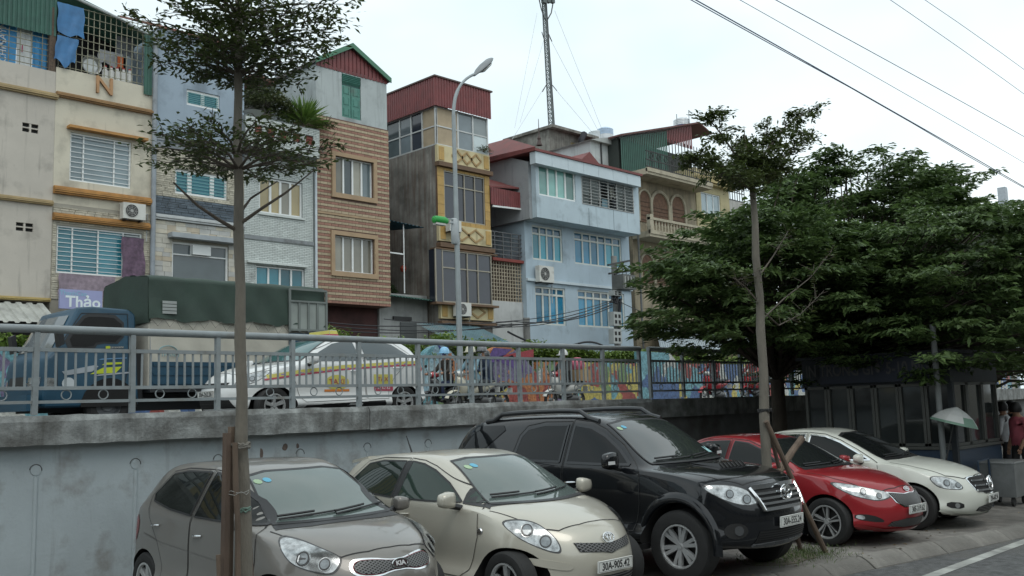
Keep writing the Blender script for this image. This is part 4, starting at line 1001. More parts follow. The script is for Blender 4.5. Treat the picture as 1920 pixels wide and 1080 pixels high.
MB().bar((gx0, HY + .5, fz(735, 469, HY)), (gx0 + 1.15, HY + .5, fz(770, 474, HY)), .06).build('canopy_rail', WHITE, ann)
shrub('dark leafy pot plant standing on the annex roof', (gx0 + .75, HY + 1.5, za + .1), .7, 700, leafmat('plant_dark', (.012, .03, .012), (.05, .09, .03)), .3, .06)
p = onY(756, 504, HY + 1.2); lt = thing('lantern', 'small red paper lantern hanging in the dark gap beside the tower', 'lantern', (p.x, HY + 1.2, p.z)); MB().lathe([(0, -.16), (.1, -.13), (.15, 0), (.1, .13), (0, .16)], 14, p).build('globe', mat('lantern_red', (.25, .04, .02), .6), lt, smooth=True); MB().tube([p + Vector((0, 0, .15)), p + Vector((0, 0, 1.6))], .008, 4).build('cord', DARK, lt)
# -- house 6: narrow tower with ochre front
OCH = mat('tile_ochre', (.44, .28, .09), .6, var=.15, vs_=4, obj_rand=.08); CRB = plaster('band_cream', (.58, .50, .30), .25, .1); BRL = mat('ledge_darkbrown', (.14, .085, .05), .7, var=.3)
CSD = mat('tower_side_concrete', (.31, .30, .27), .92, var=.2, vs_=.7, bump=.3, bs=12, streak=.95, streak_col=(.10, .05, .028), stain=.75, stain_col=(.095, .095, .085), stain_scale=1.0)
x0, x1 = fx(821, 400), fx(919, 400)
h6 = thing('house', 'narrow tower house with ochre front, diamond bands and red topped glass room', 'house', (x0, HY, -.2), group='row of narrow houses across the road')
z = lambda px, py: fz(px, py)
zT, zB = z(820, 271), z(830, 602)
MB().box(x0 + .02, x1, HY + .12, 41, -.2, zT).build('wall', CSD, h6)
def diamonds(zc, xa, xb, n, hgt):
  w = (xb - xa) / n
  for k in range(n):
    c = Vector((xa + w * (k + .5), HY - .075, zc)); mb = MB(); q = [c + Vector((-w * .55, 0, 0)), c + Vector((0, 0, hgt)), c + Vector((w * .55, 0, 0)), c + Vector((0, 0, -hgt))]
    for i in range(4): mb.bar(q[i], q[(i + 1) % 4], .09, .035, up=(0, 1, 0))
    mb.build('diamond', mat('diamond_tan', (.36, .24, .11), .7), h6)
bands = [(z(820, 302), zT, 3), (z(838, 453) , z(838, 420), 2), (z(845, 598), z(845, 567), 2)]
for (za, zb_, n) in bands:
  MB().box(x0, x1, HY - .06, HY + .11, za, zb_).build('band', CRB, h6)
  diamonds((za + zb_) / 2, x0 + .9, x1 - .6, n, (zb_ - za) * .36)
  for xx in (x0 + .08, x1 - .38): MB().box(xx, xx + .3, HY - .09, HY - .055, za + .08, zb_ - .08).build('tile', OCH, h6)
for (p, h_) in (((820, 311), .2), ((822, 463), .2), ((832, 607), .12)): MB().box(x0 - .05, x1 + .08, HY - .2, HY + .1, z(*p), z(*p) + h_).build('ledge', BRL, h6)
# ochre tiled fields round the first window
u1 = (fx(833, 370), fx(909, 378), z(833, 411), z(833, 319)); zo0, zo1 = bands[1][1] + .01, z(820, 311) - .01
def tiles(xa, xb, za, zb_, Y, tw=.32, th=.22):
  nx, nz_ = max(1, round((xb - xa) / tw)), max(1, round((zb_ - za) / th))
  for i in range(nx):
    for j in range(nz_):
      MB().box(xa + (xb - xa) * i / nx + .006, xa + (xb - xa) * (i + 1) / nx - .006, Y - random.uniform(.008, .016), Y + .02, za + (zb_ - za) * j / nz_ + .006, za + (zb_ - za) * (j + 1) / nz_ - .006).build('tile', OCH, h6)
MB().box(x0, u1[0], HY, HY + .11, zo0, zo1).build('pier', BRL, h6); MB().box(u1[1], x1, HY, HY + .11, zo0, zo1).build('pier', BRL, h6); MB().box(u1[0], u1[1], HY, HY + .11, u1[3], zo1).build('pier', BRL, h6); MB().box(u1[0], u1[1], HY, HY + .11, zo0, u1[2]).build('pier', BRL, h6)
tiles(x0, u1[0], zo0, zo1, HY, .3, .45); tiles(u1[1], x1, zo0, zo1, HY, .3, .45); tiles(u1[0], u1[1], u1[3], zo1, HY, .3, .3); tiles(u1[0], u1[1], zo0, u1[2], HY, .3, .2)
ALB = mat('aluminium_bronze', (.34, .31, .25), .5, .4)
window(h6, u1, HY, [1, .85, 1, .85], ALB, GL_DARK, transom=.70, rec=.06, fw=.05, mw=.05)
zs = bands[1][0] - .22; MB().box(x0, x1 + .05, HY, HY + .11, z(825, 470), zs).build('pier', BRL, h6); tiles(x0, x1 + .05, z(825, 471), zs, HY, .28, .4)
# second window is a shallow bay
BY = HY - .35; u2 = (fx(830, 520, BY), fx(923, 530, BY), z(845, 569), z(825, 470))
bx0 = fx(807, 510, BY + .35)
MB().box(bx0, x1 + .05, BY - .03, HY + .1, u2[2] - .1, u2[2] - .005).build('sill', BRL, h6)
MB().box(bx0 + .02, u2[0] - .01, BY + .03, HY + .11, u2[2], u2[3]).build('pane', GL_DARK, h6)
mb = MB(); mb.bar((bx0, BY + .01, u2[2]), (bx0, BY + .01, u2[3]), .06); mb.build('corner_post', ALB, h6)
MB().box(u2[0], u2[1] + .02, BY + .14, HY + .11, u2[2], u2[3]).build('bay_back', DARK, h6)
window(h6, u2, BY, [1, .8, .8, 1], ALB, GL_DARK, transom=.66, rec=.06, fw=.05, mw=.05)
MB().box(bx0, x1 + .05, BY - .02, HY, u2[3] + .003, u2[3] + .06).build('bay_top', BRL, h6)
aircon('air conditioner unit beside the diamond band half behind the lamp post', 846, 568, HY - .1, .85, .6)
aircon('upper air conditioner unit on the tower side of the lamp post clamp', 832, 414, HY - .1, .7, .5)
# glass room on top with red sheet fascia
ZR0, ZR1 = z(820, 198), z(820, 147); zR0b = ZR0
GF = MB()
cols_f = [x0 + .02, x0 + 1.35, x0 + 2.3, x1 - .02]; side_y = [HY, HY + .95, HY + 1.75, HY + 2.6, HY + 3.6, HY + 4.6, HY + 5.6, HY + 7]
gr = thing('glass_room', 'glazed rooftop room with red corrugated fascia on the tower house', 'roof room', (x0, HY, zT))
for xx in cols_f: GF.bar((xx, HY + .05, zT), (xx, HY + .05, ZR0), .08)
for yy in side_y: GF.bar((x0 + .05, yy + .05, zT), (x0 + .05, yy + .05, ZR0), .08)
for zz in (zT + .04, zT + .9, ZR0 - .04): GF.bar((x0, HY + .05, zz), (x1, HY + .05, zz), .06); GF.bar((x0 + .05, HY, zz), (x0 + .05, HY + 7, zz), .06)
fr = GF.build('frame', mat('alu_frame', (.52, .53, .52), .5, .2), gr)
TANB = mat('blind_tan', (.40, .32, .22), .8); GLR = glassmat('glass_roomy', (.18, .22, .24), .05)
for i in range(3):
  for (za, zb_) in ((zT + .07, zT + .87), (zT + .93, ZR0 - .07)): MB().box(cols_f[i] + .04, cols_f[i + 1] - .04, HY + .05, HY + .06, za, zb_).build('pane', TANB if (i == 0) else (glassmat('glass_sky', (.40, .46, .47), .05) if i == 2 else GLR), fr)
for i in range(7):
  for (za, zb_) in ((zT + .07, zT + .87), (zT + .93, ZR0 - .07)): MB().box(x0 + .05, x0 + .06, side_y[i] + .09, side_y[i + 1] + .01, za, zb_).build('pane', [TANB, GL_DARK, GLR, GL_GREY, GL_DARK, GLR, GL_DARK][i], fr)
RS = mat('corrugated_red', (0, 0, 0))
MB().corr((x0 - .12, HY - .12, ZR0 - .05), (x1 - x0 + .24, 0, 0), (0, 0, ZR1 - ZR0 + .05), .16, .03).build('fascia', RS, gr)
MB().corr((x0 - .12, HY + 7.2, ZR0 - .05), (0, -7.32, 0), (0, 0, ZR1 - ZR0 + .05), .16, .03).build('fascia', RS, gr)
MB().box(x0 - .2, x1 + .2, HY - .2, HY + 7.4, ZR1, ZR1 + .07).build('roof', mat('roof_edge_brown', (.10, .07, .06), .7), gr)
MB().box(x0 + .4, x1 - .02, HY + 1.4, HY + 7, zT, ZR0).build('inner_wall', mat('room_grey', (.10, .11, .11), .9, var=.5, vs_=2), gr)
p = onY(905, 258, HY - .05)
shrub('sparse twiggy plant on the glass room balcony corner', (p.x, HY - .1, zT + .1), .5, 200, PL1, .12, .04)
# blue corrugated awning at street level
q0, q1 = onY(842, 640, HY - 1.6), onY(955, 641, HY - 1.6); qt = z(842, 610)
aw = thing('awning', 'faded blue corrugated awning in front of the tower house', 'awning', (q0.x, HY - 1.6, q0.z)); 
MB().corr((q0.x, HY - 1.7, q0.z), (q1.x - q0.x, 0, 0), (-.5, 1.65, qt - q0.z), .16, .03).build('sheet', mat('awning_blue', (.13, .22, .25), .5, .1, var=.2, stain=.3, stain_col=(.2, .2, .19)), aw)
MB().bar((q0.x, HY - 1.7, q0.z - .03), (q1.x, HY - 1.7, q0.z - .03), .05).build('edge_bar', ALU, aw)
# -- house 7: recessed dark house with red roof
x0, x1 = fx(921, 400) + .12, fx(987, 430) - .01; Y7 = HY + 1.2
h7 = thing('house', 'recessed house with small red roof, dark balcony and lattice screen', 'house', (x0, HY, -.2), group='row of narrow houses across the road')
zr = z(922, 384); 
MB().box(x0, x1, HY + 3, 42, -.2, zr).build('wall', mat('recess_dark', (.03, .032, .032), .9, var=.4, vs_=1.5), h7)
zl0, zl1 = z(930, 562), z(930, 487)
MB().box(x0, x1, HY + .25, HY + .4, -.2, zl0).build('lower_wall', plaster('plaster_white_old', (.48, .49, .48), .35, .35), h7)
MB().box(x0, x1, HY + .4, HY + 2.99, zl1 - .05, zl1 + .1).build('floor_slab', mat('slab_red', (.22, .05, .04), .8), h7)
MB().box(x0, x1 + .06, HY + .1, HY + .39, zl1, zl1 + .14).build('slab_edge', mat('slab_red', (0, 0, 0)), h7)
lat = MB(); nx, nz_ = 12, 11
for k in range(nx + 1): xx = x0 + .04 + (x1 - x0 - .08) * k / nx; lat.bar((xx, HY + .3, zl0), (xx, HY + .3, zl1), .045, .05)
for k in range(nz_ + 1): zz = zl0 + (zl1 - zl0) * k / nz_; lat.bar((x0, HY + .31, zz), (x1, HY + .31, zz), .045, .04)
lat.build('lattice', mat('lattice_cream', (.38, .33, .25), .8, var=.2), h7)
MB().box(x0, x1, HY + .8, HY + .85, zl0, zl1).build('screen_back', mat('brown_dark', (.07, .04, .03), .9), h7)
rb0, rb1 = zl1 + .14, z(930, 432); rl = MB()
for k in range(6): rl.bar((x0, HY + .25, rb0 + (rb1 - rb0) * (k + 1) / 6), (x1, HY + .25, rb0 + (rb1 - rb0) * (k + 1) / 6), .05)
for k in range(4): rl.bar((x0 + (x1 - x0) * (k + .5) / 4, HY + .25, rb0), (x0 + (x1 - x0) * (k + .5) / 4, HY + .25, rb1), .06)
rl.build('railing', mat('rail_darkgrey', (.09, .095, .1), .6), h7)
mb = MB(); mb.prism([(x0 - .2, HY - .05, z(922, 352)), (x1 + .3, HY - .05, z(990, 356)), (x1 + .3, HY + 4, z(990, 356) + 1.5), (x0 - .2, HY + 4, z(922, 352) + 1.9)], (0, 0, .08)); mb.build('roof', mat('roof_red', (.18, .052, .048), .65, var=.2, stain=.25), h7)
MB().corr((x0 - .2, HY - .08, zr), (x1 - x0 + .4, 0, 0), (0, 0, z(922, 352) - zr), .15, .03).build('fascia', RS, h7)
MB().bar((x0 - .1, HY - .1, zr - .08), (x1 + .2, HY - .1, zr + .03), .08).build('gutter', WHITE, h7)
# -- house 8: pale blue
BLU = plaster('plaster_blue', (.40, .49, .555), .22, .1); BLU2 = plaster('plaster_blue_pale', (.45, .54, .59), .3, .1)
TRIMB = mat('trim_paleblue', (.52, .60, .64), .6, var=.06)
FRMC = mat('frame_cream', (.58, .60, .56), .5, var=.06)
x0, x1 = fx(987, 540), fx(1184, 560); YU = HY - 1.0
h8 = thing('house', 'pale blue house with jutting upper storey and turquoise curtained windows', 'house', (x0, HY, -.2), group='row of narrow houses across the road')
ux0, ux1 = fx(1005, 345, YU), fx(1198, 380, YU); uz0, uz1 = fz(1003, 406, YU), fz(1005, 305, YU)
A = rect(998, 421, 486, 1055); B = rect(1077, 433, 494, 1166); C = rect(1004, 536, 608, 1061); D = rect(1084, 543, 612, 1172)
zb = -.2
mb = wall_holes(MB(), x0, x1, zb, uz0 + .05, HY, [A, B, C, D], .2); shell(mb, x0, x1, HY, 43, zb, uz0 + .05); mb.build('wall', BLU, h8)
U1 = rect(1010, 308, 365, 1079, YU); U2 = rect(1091, 328, 381, 1187, YU)
mb = wall_holes(MB(), ux0, ux1, uz0, uz1, YU, [U1, U2], .2); shell(mb, ux0, ux1, YU, 43, uz0, uz1); mb.build('upper_wall', BLU2, h8)
TQG = glassmat('glass_turquoise', (.03, .30, .40), .1); TQB = glassmat('glass_curtainblue', (.02, .20, .34), .1); TQD = glassmat('glass_deepblue', (.03, .12, .2), .08)
window(h8, U1, YU, [1, 1, 1, 1], WHITE, GL_GREEN, fw=.08, mw=.10)
window(h8, A, HY, [1, 1, 1, 1], FRMC, [TQD, TQD, TQD, TQD, TQG, TQG, TQB, TQG], transom=.76, fw=.09, mw=.09)
window(h8, B, HY, [1] * 6, FRMC, [TQD] * 6 + [TQB, TQB, TQB, TQB, TQG, TQG], transom=.76, fw=.09, mw=.09)
window(h8, C, HY, [1, 1, 1, 1], FRMC, [TQD] * 4 + [TQB, TQB, TQB, TQB], transom=.80, fw=.09, mw=.10)
window(h8, D, HY, [1] * 6, FRMC, [TQD] * 6 + [TQB] * 6, transom=.80, fw=.09, mw=.10)
# barred opening with washing behind
w = MB(); n = 6
for k in range(n + 1): xx = U2[0] + (U2[1] - U2[0]) * k / n; w.bar((xx, YU + .02, U2[2]), (xx, YU + .02, U2[3]), .06)
w.bar((U2[0], YU + .02, U2[2]), (U2[1], YU + .02, U2[2]), .06); w.bar((U2[0], YU + .02, U2[3]), (U2[1], YU + .02, U2[3]), .06)
wf = w.build('window', mat('frame_grey', (.36, .37, .36), .6), h8)
for k in (0, 1, 4, 5):
  xa, xb = U2[0] + (U2[1] - U2[0]) * k / n + .05, U2[0] + (U2[1] - U2[0]) * (k + 1) / n - .05
  for j in range(9):
    zz = U2[2] + .08 + j * (U2[3] - U2[2] - .1) / 9; MB().obox(((xa + xb) / 2, YU + .08, zz + .06), ((xb - xa) / 2, 0, 0), (0, .06, -.05), (0, .004, .005)).build('slat', mat('louvre_grey', (.33, .37, .37), .3, var=.2, obj_rand=.25), wf)
g = MB()
for j in range(9): zz = U2[2] + j * (U2[3] - U2[2]) / 9; g.bar((U2[0], YU - .02, zz), (U2[1], YU - .02, zz), .025)
g.build('grille', mat('frame_grey', (0, 0, 0)), wf)
MB().box(U2[0], U2[1], YU + 1.6, YU + 1.65, U2[2] - .2, U2[3]).build('room_back', mat('room_back_dark', (.05, .05, .048), .9), h8)
for (fr_, wd_, zz0, zz1, c) in ((.40, .35, .35, .95, (.3, .32, .32)), (.5, .5, .05, .4, (.22, .36, .42)), (.66, .4, .5, .95, (.5, .5, .44)), (.72, .3, .1, .5, (.06, .06, .07))):
  xx = U2[0] + (U2[1] - U2[0]) * fr_; hh = U2[3] - U2[2]
  cloth(h8, 'washing', xx, xx + wd_, U2[2] + hh * zz0, U2[2] + hh * zz1, YU + .45, mat('washing_%d' % int(fr_ * 100), c, .8), seed=int(fr_ * 100))
# eave box in panels, red capping, slab joints
ez0, ez1 = fz(1005, 306, YU - .35), fz(1005, 284, YU - .35); ex0, ex1 = fx(1003, 295, YU - .35), fx(1200, 330, YU - .35)
for k in range(7): a, b = ex0 + (ex1 - ex0) * k / 7, ex0 + (ex1 - ex0) * (k + 1) / 7; MB().box(a + .008, b - .008, YU - .38, YU - .005, ez0, ez1).build('fascia_panel', TRIMB, h8)
mb = MB(); mb.prism([(ex0 - .1, YU - .45, ez1 + .01), (ex1 + .1, YU - .45, ez1 + .01), (ex1 + .1, 40, ez1 + .25), (ex0 - .1, 40, ez1 + .25)], (0, 0, .12)); mb.build('roof', mat('roof_red', (0, 0, 0)), h8)
for px in (1104, 1150): p = onY(px, 400, YU - .004); MB().box(p.x, p.x + .03, YU - .004, YU + .01, uz0, fz(px, 390, YU)).build('joint', mat('joint_grey', (.16, .2, .22), .9), h8)
MB().box(x0, x1, HY - .12, HY, fz(993, 527), fz(993, 522)).build('ledge', TRIMB, h8)
# grey gable side wall of the top floor
gp = [(ux0 - .004, YU + .3, uz0 - .05), (ux0 - .004, 40.5, uz0 - .05), (ux0 - .004, 40.5, ez1 + .2), (ux0 - .004, 36.5, ez1 + 1.6), (ux0 - .004, YU + .3, ez1 - .35)]
MB().prism(gp, (.003 - .2, 0, 0)).build('side_wall', plaster('plaster_sidegrey', (.30, .315, .325), .3, .3), h8)
rp_ = [onX(917, 302, ux0 - .3), onX(1018, 266, ux0 - .3)]
mb = MB(); q = [(ux0 - .45, YU - .45, ez1 + .1), (ux0 - .45, 40.5, ez1 + .55), (ux0 + 1.2, 40.5, ez1 + 1.7), (ux0 + 1.2, YU + 3, ez1 + 1.55)]
mb.prism(q, (0, 0, .1)); mb.build('hip_roof', mat('roof_red', (0, 0, 0)), h8)
p = onY(1011, 266, 35); MB().lathe([(.18, 0), (.08, .3), (.11, .4), (.03, .6), (.015, 1.5)], 10, (p.x, 35, p.z - .2)).build('finial', mat('finial_dark', (.07, .05, .045), .7), h8)
p = onY(1106, 293, 33); mb = MB(); mb.prism([(p.x - 1.0, 33, p.z - .5), (p.x + 1.1, 33, p.z - .5), (p.x, 33, p.z + .25)], (0, 1.8, 0)); mb.build('dormer_roof', mat('roof_red', (0, 0, 0)), h8)
aircon('air conditioner unit on the blue wall beside the lattice screen', 1000, 499, HY, 1.05, .8)
# roof structures behind
YB = 40
bt = thing('roof_structure', 'stained concrete stair tower on the roof behind the blue house', 'roof room', (fx(1040, 300, YB), YB, 10))
a, b = onY(1030, 262, YB), onY(1098, 262, YB); zt = fz(1060, 250, YB)
MB().box(a.x, b.x, YB, YB + 4, 8, zt).build('wall', mat('concrete_stained', (.24, .235, .21), .92, var=.25, streak=.8, streak_col=(.06, .058, .05), stain=.5), bt)
MB().box(a.x - .2, b.x + .8, YB - .5, YB + 4, zt, zt + .18).build('slab', mat('concrete_stained', (0, 0, 0)), bt)
MB().box(onY(1070, 270, YB).x, b.x - .2, YB - .02, YB + .3, fz(1070, 290, YB), zt - .5).build('opening', mat('ochre_old', (.27, .22, .12), .9, var=.3), bt)
mb = MB(); mb.tube([onY(1088, 290, YB - .6), onY(1090, 262, YB - .6), onY(1096, 250, YB - .6)], .2, 6); mb.build('cable_bundle', mat('bundle_dark', (.03, .03, .035), .8), bt)
YB = 35.5
wbx = thing('roof_structure', 'white rooftop water room with shallow pitched roof', 'roof room', (fx(1150, 290, YB), YB, 11))
a, b = onY(1108, 285, YB), onY(1186, 285, YB); zt, zbm = fz(1108, 264, YB), fz(1108, 312, YB)
MB().box(a.x, b.x, YB, YB + 3, zbm - 2, zt).build('wall', plaster('plaster_roomwhite', (.50, .53, .53), .4, .3), wbx)
MB().prism([(a.x - .3, YB - .3, zt - .02), (b.x + .3, YB - .3, zt - .02), ((a.x + b.x) / 2, YB - .3, zt + .55)], (0, 3.6, 0)).build('roof', mat('roof_palegrey', (.38, .40, .39), .6), wbx)
MB().tube([(a.x + .9, YB - .06, zbm - 1.5), (a.x + .9, YB - .06, zt)], .05, 6).build('pipe', DARKMETAL, wbx)
def tank(label, px, py, Y, r, hgt, m1, m2, frame=True):
  p = onY(px, py, Y); t = thing('water_tank', label, 'water tank', p, group='water tanks on the roofs')
  MB().lathe([(r, 0), (r, hgt * .35)], 20, p).build('band', m2, t, smooth=True)
  mb = MB()
  for k in range(4): z0_, z1_ = hgt * (.35 + .12 * k), hgt * (.35 + .12 * (k + 1)); mb.lathe([(r, z0_), (r * 1.03, (z0_ + z1_) / 2), (r, z1_)], 20, p)
  mb.lathe([(r, hgt * .83), (r * .6, hgt * .97), (0, hgt)], 20, p); mb.build('body', m1, t, smooth=True)
  if frame:
    f = MB()
    for sx in (-1, 1): f.bar(p + Vector((sx * r, 0, -.6)), p + Vector((sx * r, 0, hgt + .2)), .05)
    f.bar(p + Vector((0, -r - .05, 0)), p + Vector((0, -r - .05, hgt * 1.5)), .04); f.bar(p + Vector((0, -r - .05, hgt * 1.5)), p + Vector((r, -r - .05, hgt * 1.2)), .04)
    f.build('frame', GALV, t)
  return t
STEEL = mat('tank_steel', (.55, .57, .58), .3, .7, var=.1); TBLUE = mat('tank_blue', (.03, .07, .25), .5)
tank('stainless water tank with blue base on the green and red roof', 1279, 245, 40, .62, .95, STEEL, TBLUE)
tank('blue topped water tank on the roof right of the mast', 1135, 262, 43, .6, .9, mat('tank_pale', (.4, .52, .66), .4), STEEL, False)
tank('pale water tank half hidden left of the blue one', 1118, 264, 43.5, .55, .75, mat('tank_white', (.6, .66, .68), .4), STEEL, False)
# mast with guys
YM = 42; mb_, mt_ = onY(1036, 262, YM), onY(1019, -12, YM)
ms = thing('radio_mast', 'slender lattice radio mast with antennas and guy wires on the roof', 'mast', mb_)
ax = (mt_ - mb_).normalized(); ln_ = (mt_ - mb_).length
ra, rb = .20, .12; f = MB(); N_ = 34; nodes = []
for i in range(N_ + 1):
  c = mb_ + (mt_ - mb_) * i / N_; r_ = ra + (rb - ra) * i / N_; nodes.append([c + Vector((math.cos(a) * r_, math.sin(a) * r_, 0)) for a in (.3, 2.4, 4.5)])
for i in range(N_):
  for j in range(3): f.bar(nodes[i][j], nodes[i + 1][j], .06); f.bar(nodes[i][j], nodes[i + 1][(j + 1) % 3], .03); f.bar(nodes[i][j], nodes[i][(j + 1) % 3], .03)
f.build('lattice', mat('mast_grey', (.13, .155, .155), .6), ms)
MB().tube([mb_ + Vector((.1, -.1, 0)), mt_ + Vector((.05, -.1, 0))], .09, 6).build('feeder_cable', DARKMETAL, ms)
for k, (dx, dz, w_, h_) in enumerate(((-.62, -.2, .3, 1.0), (-.35, -.5, .34, .8), (.5, -.1, .26, 1.1), (.05, -.3, .3, .9), (-.2, .3, .3, .9), (.55, .5, .28, .7))):
  c = mt_ + Vector((dx, -.35, dz)); MB().box(c.x - w_ / 2, c.x + w_ / 2, c.y - .12, c.y + .12, c.z - h_ / 2, c.z + h_ / 2).build('antenna', mat('antenna_grey', (.11, .13, .13), .6), ms)
for s in (-1, 1): MB().tube([mt_ + Vector((s * .7, -.2, -.6)), mt_ + Vector((s * .5, -.2, -1.3)), mt_ + Vector((s * .05, -.15, -2.0))], .04, 6).build('cable_loop', DARKMETAL, ms)
GUY = mat('guy_wire', (.45, .48, .5), .5)
for (q0, q1) in (((1007, 25), (965, 240)), ((1022, 66), (975, 230)), ((1026, 155), (960, 262)), ((1040, 20), (1130, 246)), ((1028, 66), (1122, 246)), ((1035, 160), (1112, 250))):
  MB().tube([onY(*q0, YM), onY(*q1, YM)], .012, 4).build('guy_wire', GUY, ms)
for (q0, q1) in (((1016, 60), (1022, 80)), ((1035, 78), (1028, 62)), ((1017, 172), (1025, 158)), ((1044, 170), (1036, 160))):
  MB().tube([onY(*q0, YM), onY(*q1, YM)], .035, 4).build('insulator', DARKMETAL, ms)
# -- house 9: old yellow house with arches
OYL = mat('plaster_oldyellow', (.31, .265, .185), .9, var=.15, vs_=1, streak=.7, streak_col=(.12, .10, .075), stain=.5, stain_col=(.17, .15, .11), bump=.2, bs=14)
OYT = mat('trim_oldcream', (.40, .36, .27), .85, var=.15, stain=.4, stain_col=(.14, .12, .09)); BRK = mat('infill_brown', (.15, .085, .055), .85, var=.35, vs_=6)
x0, x1 = fx(1193, 440) , fx(1310, 400); Y9 = HY + .5
h9 = thing('house', 'weathered yellow house with round arches and balconies beside the big trees', 'house', (x0, Y9, -.2), group='row of narrow houses across the road')
x0, x1 = fx(1192, 440, Y9), fx(1312, 400, Y9)
zs1, zs2 = fz(1200, 333, Y9), fz(1200, 447, Y9)     # balcony slabs
MB().box(x0, x1, Y9 + .25, 43, -.2, zs1).build('wall', OYL, h9)
def arch_row(zbase, ztop, specs):
  """arched openings: rims and infill proud of and set into the wall"""
  for (pc, pw, pt, pb_) in specs:
    c = onY(pc, (pt + pb_) / 2, Y9); w = (fx(pc + pw, pt, Y9) - fx(pc - pw, pt, Y9)) / 2; zt_ = fz(pc, pt, Y9); zb_ = fz(pc, pb_, Y9); zc = zt_ - w
    pts = [(c.x - w, Y9 + .2, zb_), (c.x + w, Y9 + .2, zb_)] + [(c.x + w * math.cos(a * math.pi / 16), Y9 + .2, zc + w * math.sin(a * math.pi / 16)) for a in range(17)]
    a_ = MB().prism(pts, (0, .08, 0)).build('arch_infill', BRK, h9)
    rim = [(c.x + w * 1.1, Y9 + .16, zb_)] + [(c.x + w * 1.1 * math.cos(a * math.pi / 16), Y9 + .16, zc + w * 1.1 * math.sin(a * math.pi / 16)) for a in range(17)] + [(c.x - w * 1.1, Y9 + .16, zb_)]
    MB().tube(rim, w * .13, 6).build('arch_rim', OYT, h9)
    for k in range(5): zz = zb_ + (zc - zb_) * (k + .5) / 5; MB().box(c.x - w * .95, c.x + w * .95, Y9 + .175, Y9 + .2, zz - .02, zz + .02).build('rail', mat('rail_brown', (.10, .06, .04), .8), a_)
arch_row(0, 0, [(1214, 10, 357, 415), (1242.5, 15, 362, 420), (1276, 12, 368, 424)])
arch_row(0, 0, [(1219, 11, 477, 530), (1248, 14, 482, 534), (1279, 12, 488, 538)])
for zs_, nm in ((zs1, 0), (zs2, 1)):
  MB().box(x0, x1, Y9 - 1.0, Y9 + .3, zs_ - .05, zs_ + .28).build('balcony_slab', OYT, h9)
  MB().box(x0, x1, Y9 - 1.06, Y9 - .9, zs_ + .1, zs_ + .32).build('slab_moulding', OYT, h9)
bal = MB().lathe([(.05, 0), (.075, .06), (.045, .16), (.085, .32), (.05, .52), (.07, .6)], 10).mesh('baluster', OYT, smooth=True)
for k in range(22): link('baluster', bal, h9, loc=Vector((x0 + .35 + k * (x1 - x0 - .5) / 21, Y9 - .95, zs2 + .3)) - OFF[h9.name])
MB().box(x0, x1, Y9 - 1.06, Y9 - .84, zs2 + .9, zs2 + 1.04).build('handrail', OYT, h9)
MB().box(x0, x0 + .3, Y9 - 1.05, Y9 - .8, zs2 + .28, zs2 + 1.2).build('pier', OYT, h9)
ir = MB(); z0_, z1_ = zs1 + .3, zs1 + 1.3
for k in range(30): xx = x0 + .1 + k * (x1 - x0 - .2) / 29; ir.bar((xx, Y9 - .95, z0_), (xx, Y9 - .95, z1_), .03)
for zz in (z0_ + .1, z0_ + .5, z1_): ir.bar((x0, Y9 - .95, zz), (x1, Y9 - .95, zz), .05)
for k in range(9): c = Vector((x0 + .5 + k * (x1 - x0 - 1) / 8, Y9 - .96, z0_ + .75)); ir.tube([c + Vector((math.cos(a * .785) * .18, 0, math.sin(a * .785) * .18)) for a in range(8)], .02, 4, closed=True)
ir.build('balcony_railing', mat('iron_black', (.03, .03, .03), .6), h9)
# green and red sheet room on the roof
q = [onY(1165, 296, Y9 + 2), onY(1253, 296, Y9 + 2), onY(1300, 296, Y9 + 2), onY(1345, 296, Y9 + 2)]
zA, zB_, zC = fz(1165, 258, Y9 + 2), fz(1253, 246, Y9 + 2), fz(1320, 238, Y9 + 2)
mb = MB(); n = 16
def slopesheet(xa, xb, za, zb_, zlow, m, nm):
  mb = MB(); n = max(4, int((xb - xa) / .18))
  for i in range(n):
    u0, u1 = i / n, (i + 1) / n; um = u0 + (u1 - u0) * .6; L_ = lambda u: xa + (xb - xa) * u; H_ = lambda u: za + (zb_ - za) * u
    mb.add([(L_(u0), Y9 + 2, zlow), (L_(um), Y9 + 2, zlow), (L_(um), Y9 + 2, H_(um)), (L_(u0), Y9 + 2, H_(u0))], [(0, 1, 2, 3)]); mb.add([(L_(um), Y9 + 2.03, zlow), (L_(u1), Y9 + 2.03, zlow), (L_(u1), Y9 + 2.03, H_(u1)), (L_(um), Y9 + 2.03, H_(um))], [(0, 1, 2, 3)])
    mb.add([(L_(um), Y9 + 2, zlow), (L_(um), Y9 + 2.03, zlow), (L_(um), Y9 + 2.03, H_(um)), (L_(um), Y9 + 2, H_(um))], [(0, 1, 2, 3)])
  mb.build(nm, m, h9)
slopesheet(q[0].x, q[1].x, zA, zB_, zs1 + .3, GRN, 'green_sheet'); slopesheet(q[1].x, q[2].x, zB_, zC - .1, fz(1280, 275, Y9 + 2), RS, 'red_sheet')
mb = MB(); mb.prism([(q[0].x - .3, Y9 + 1.7, zA), (q[2].x + .5, Y9 + 1.7, zC), (q[2].x + .5, Y9 + 1.7, zC + .1), (q[0].x - .3, Y9 + 1.7, zA + .1)], (0, 8, 0)); mb.prism([(q[2].x + .5, Y9 + 1.7, zC), (q[2].x + 1.9, Y9 + 1.7, zC - .5), (q[2].x + 1.9, Y9 + 1.7, zC - .4), (q[2].x + .5, Y9 + 1.7, zC + .1)], (0, 8, 0)); mb.build('roof', mat('roof_darkred', (.12, .05, .045), .7), h9)
MB().box(q[0].x, q[2].x, Y9 + 2.2, 42, zs1 + .28, zA).build('roof_room', mat('roof_room_dark', (.04, .05, .045), .9), h9)
gb = MB()
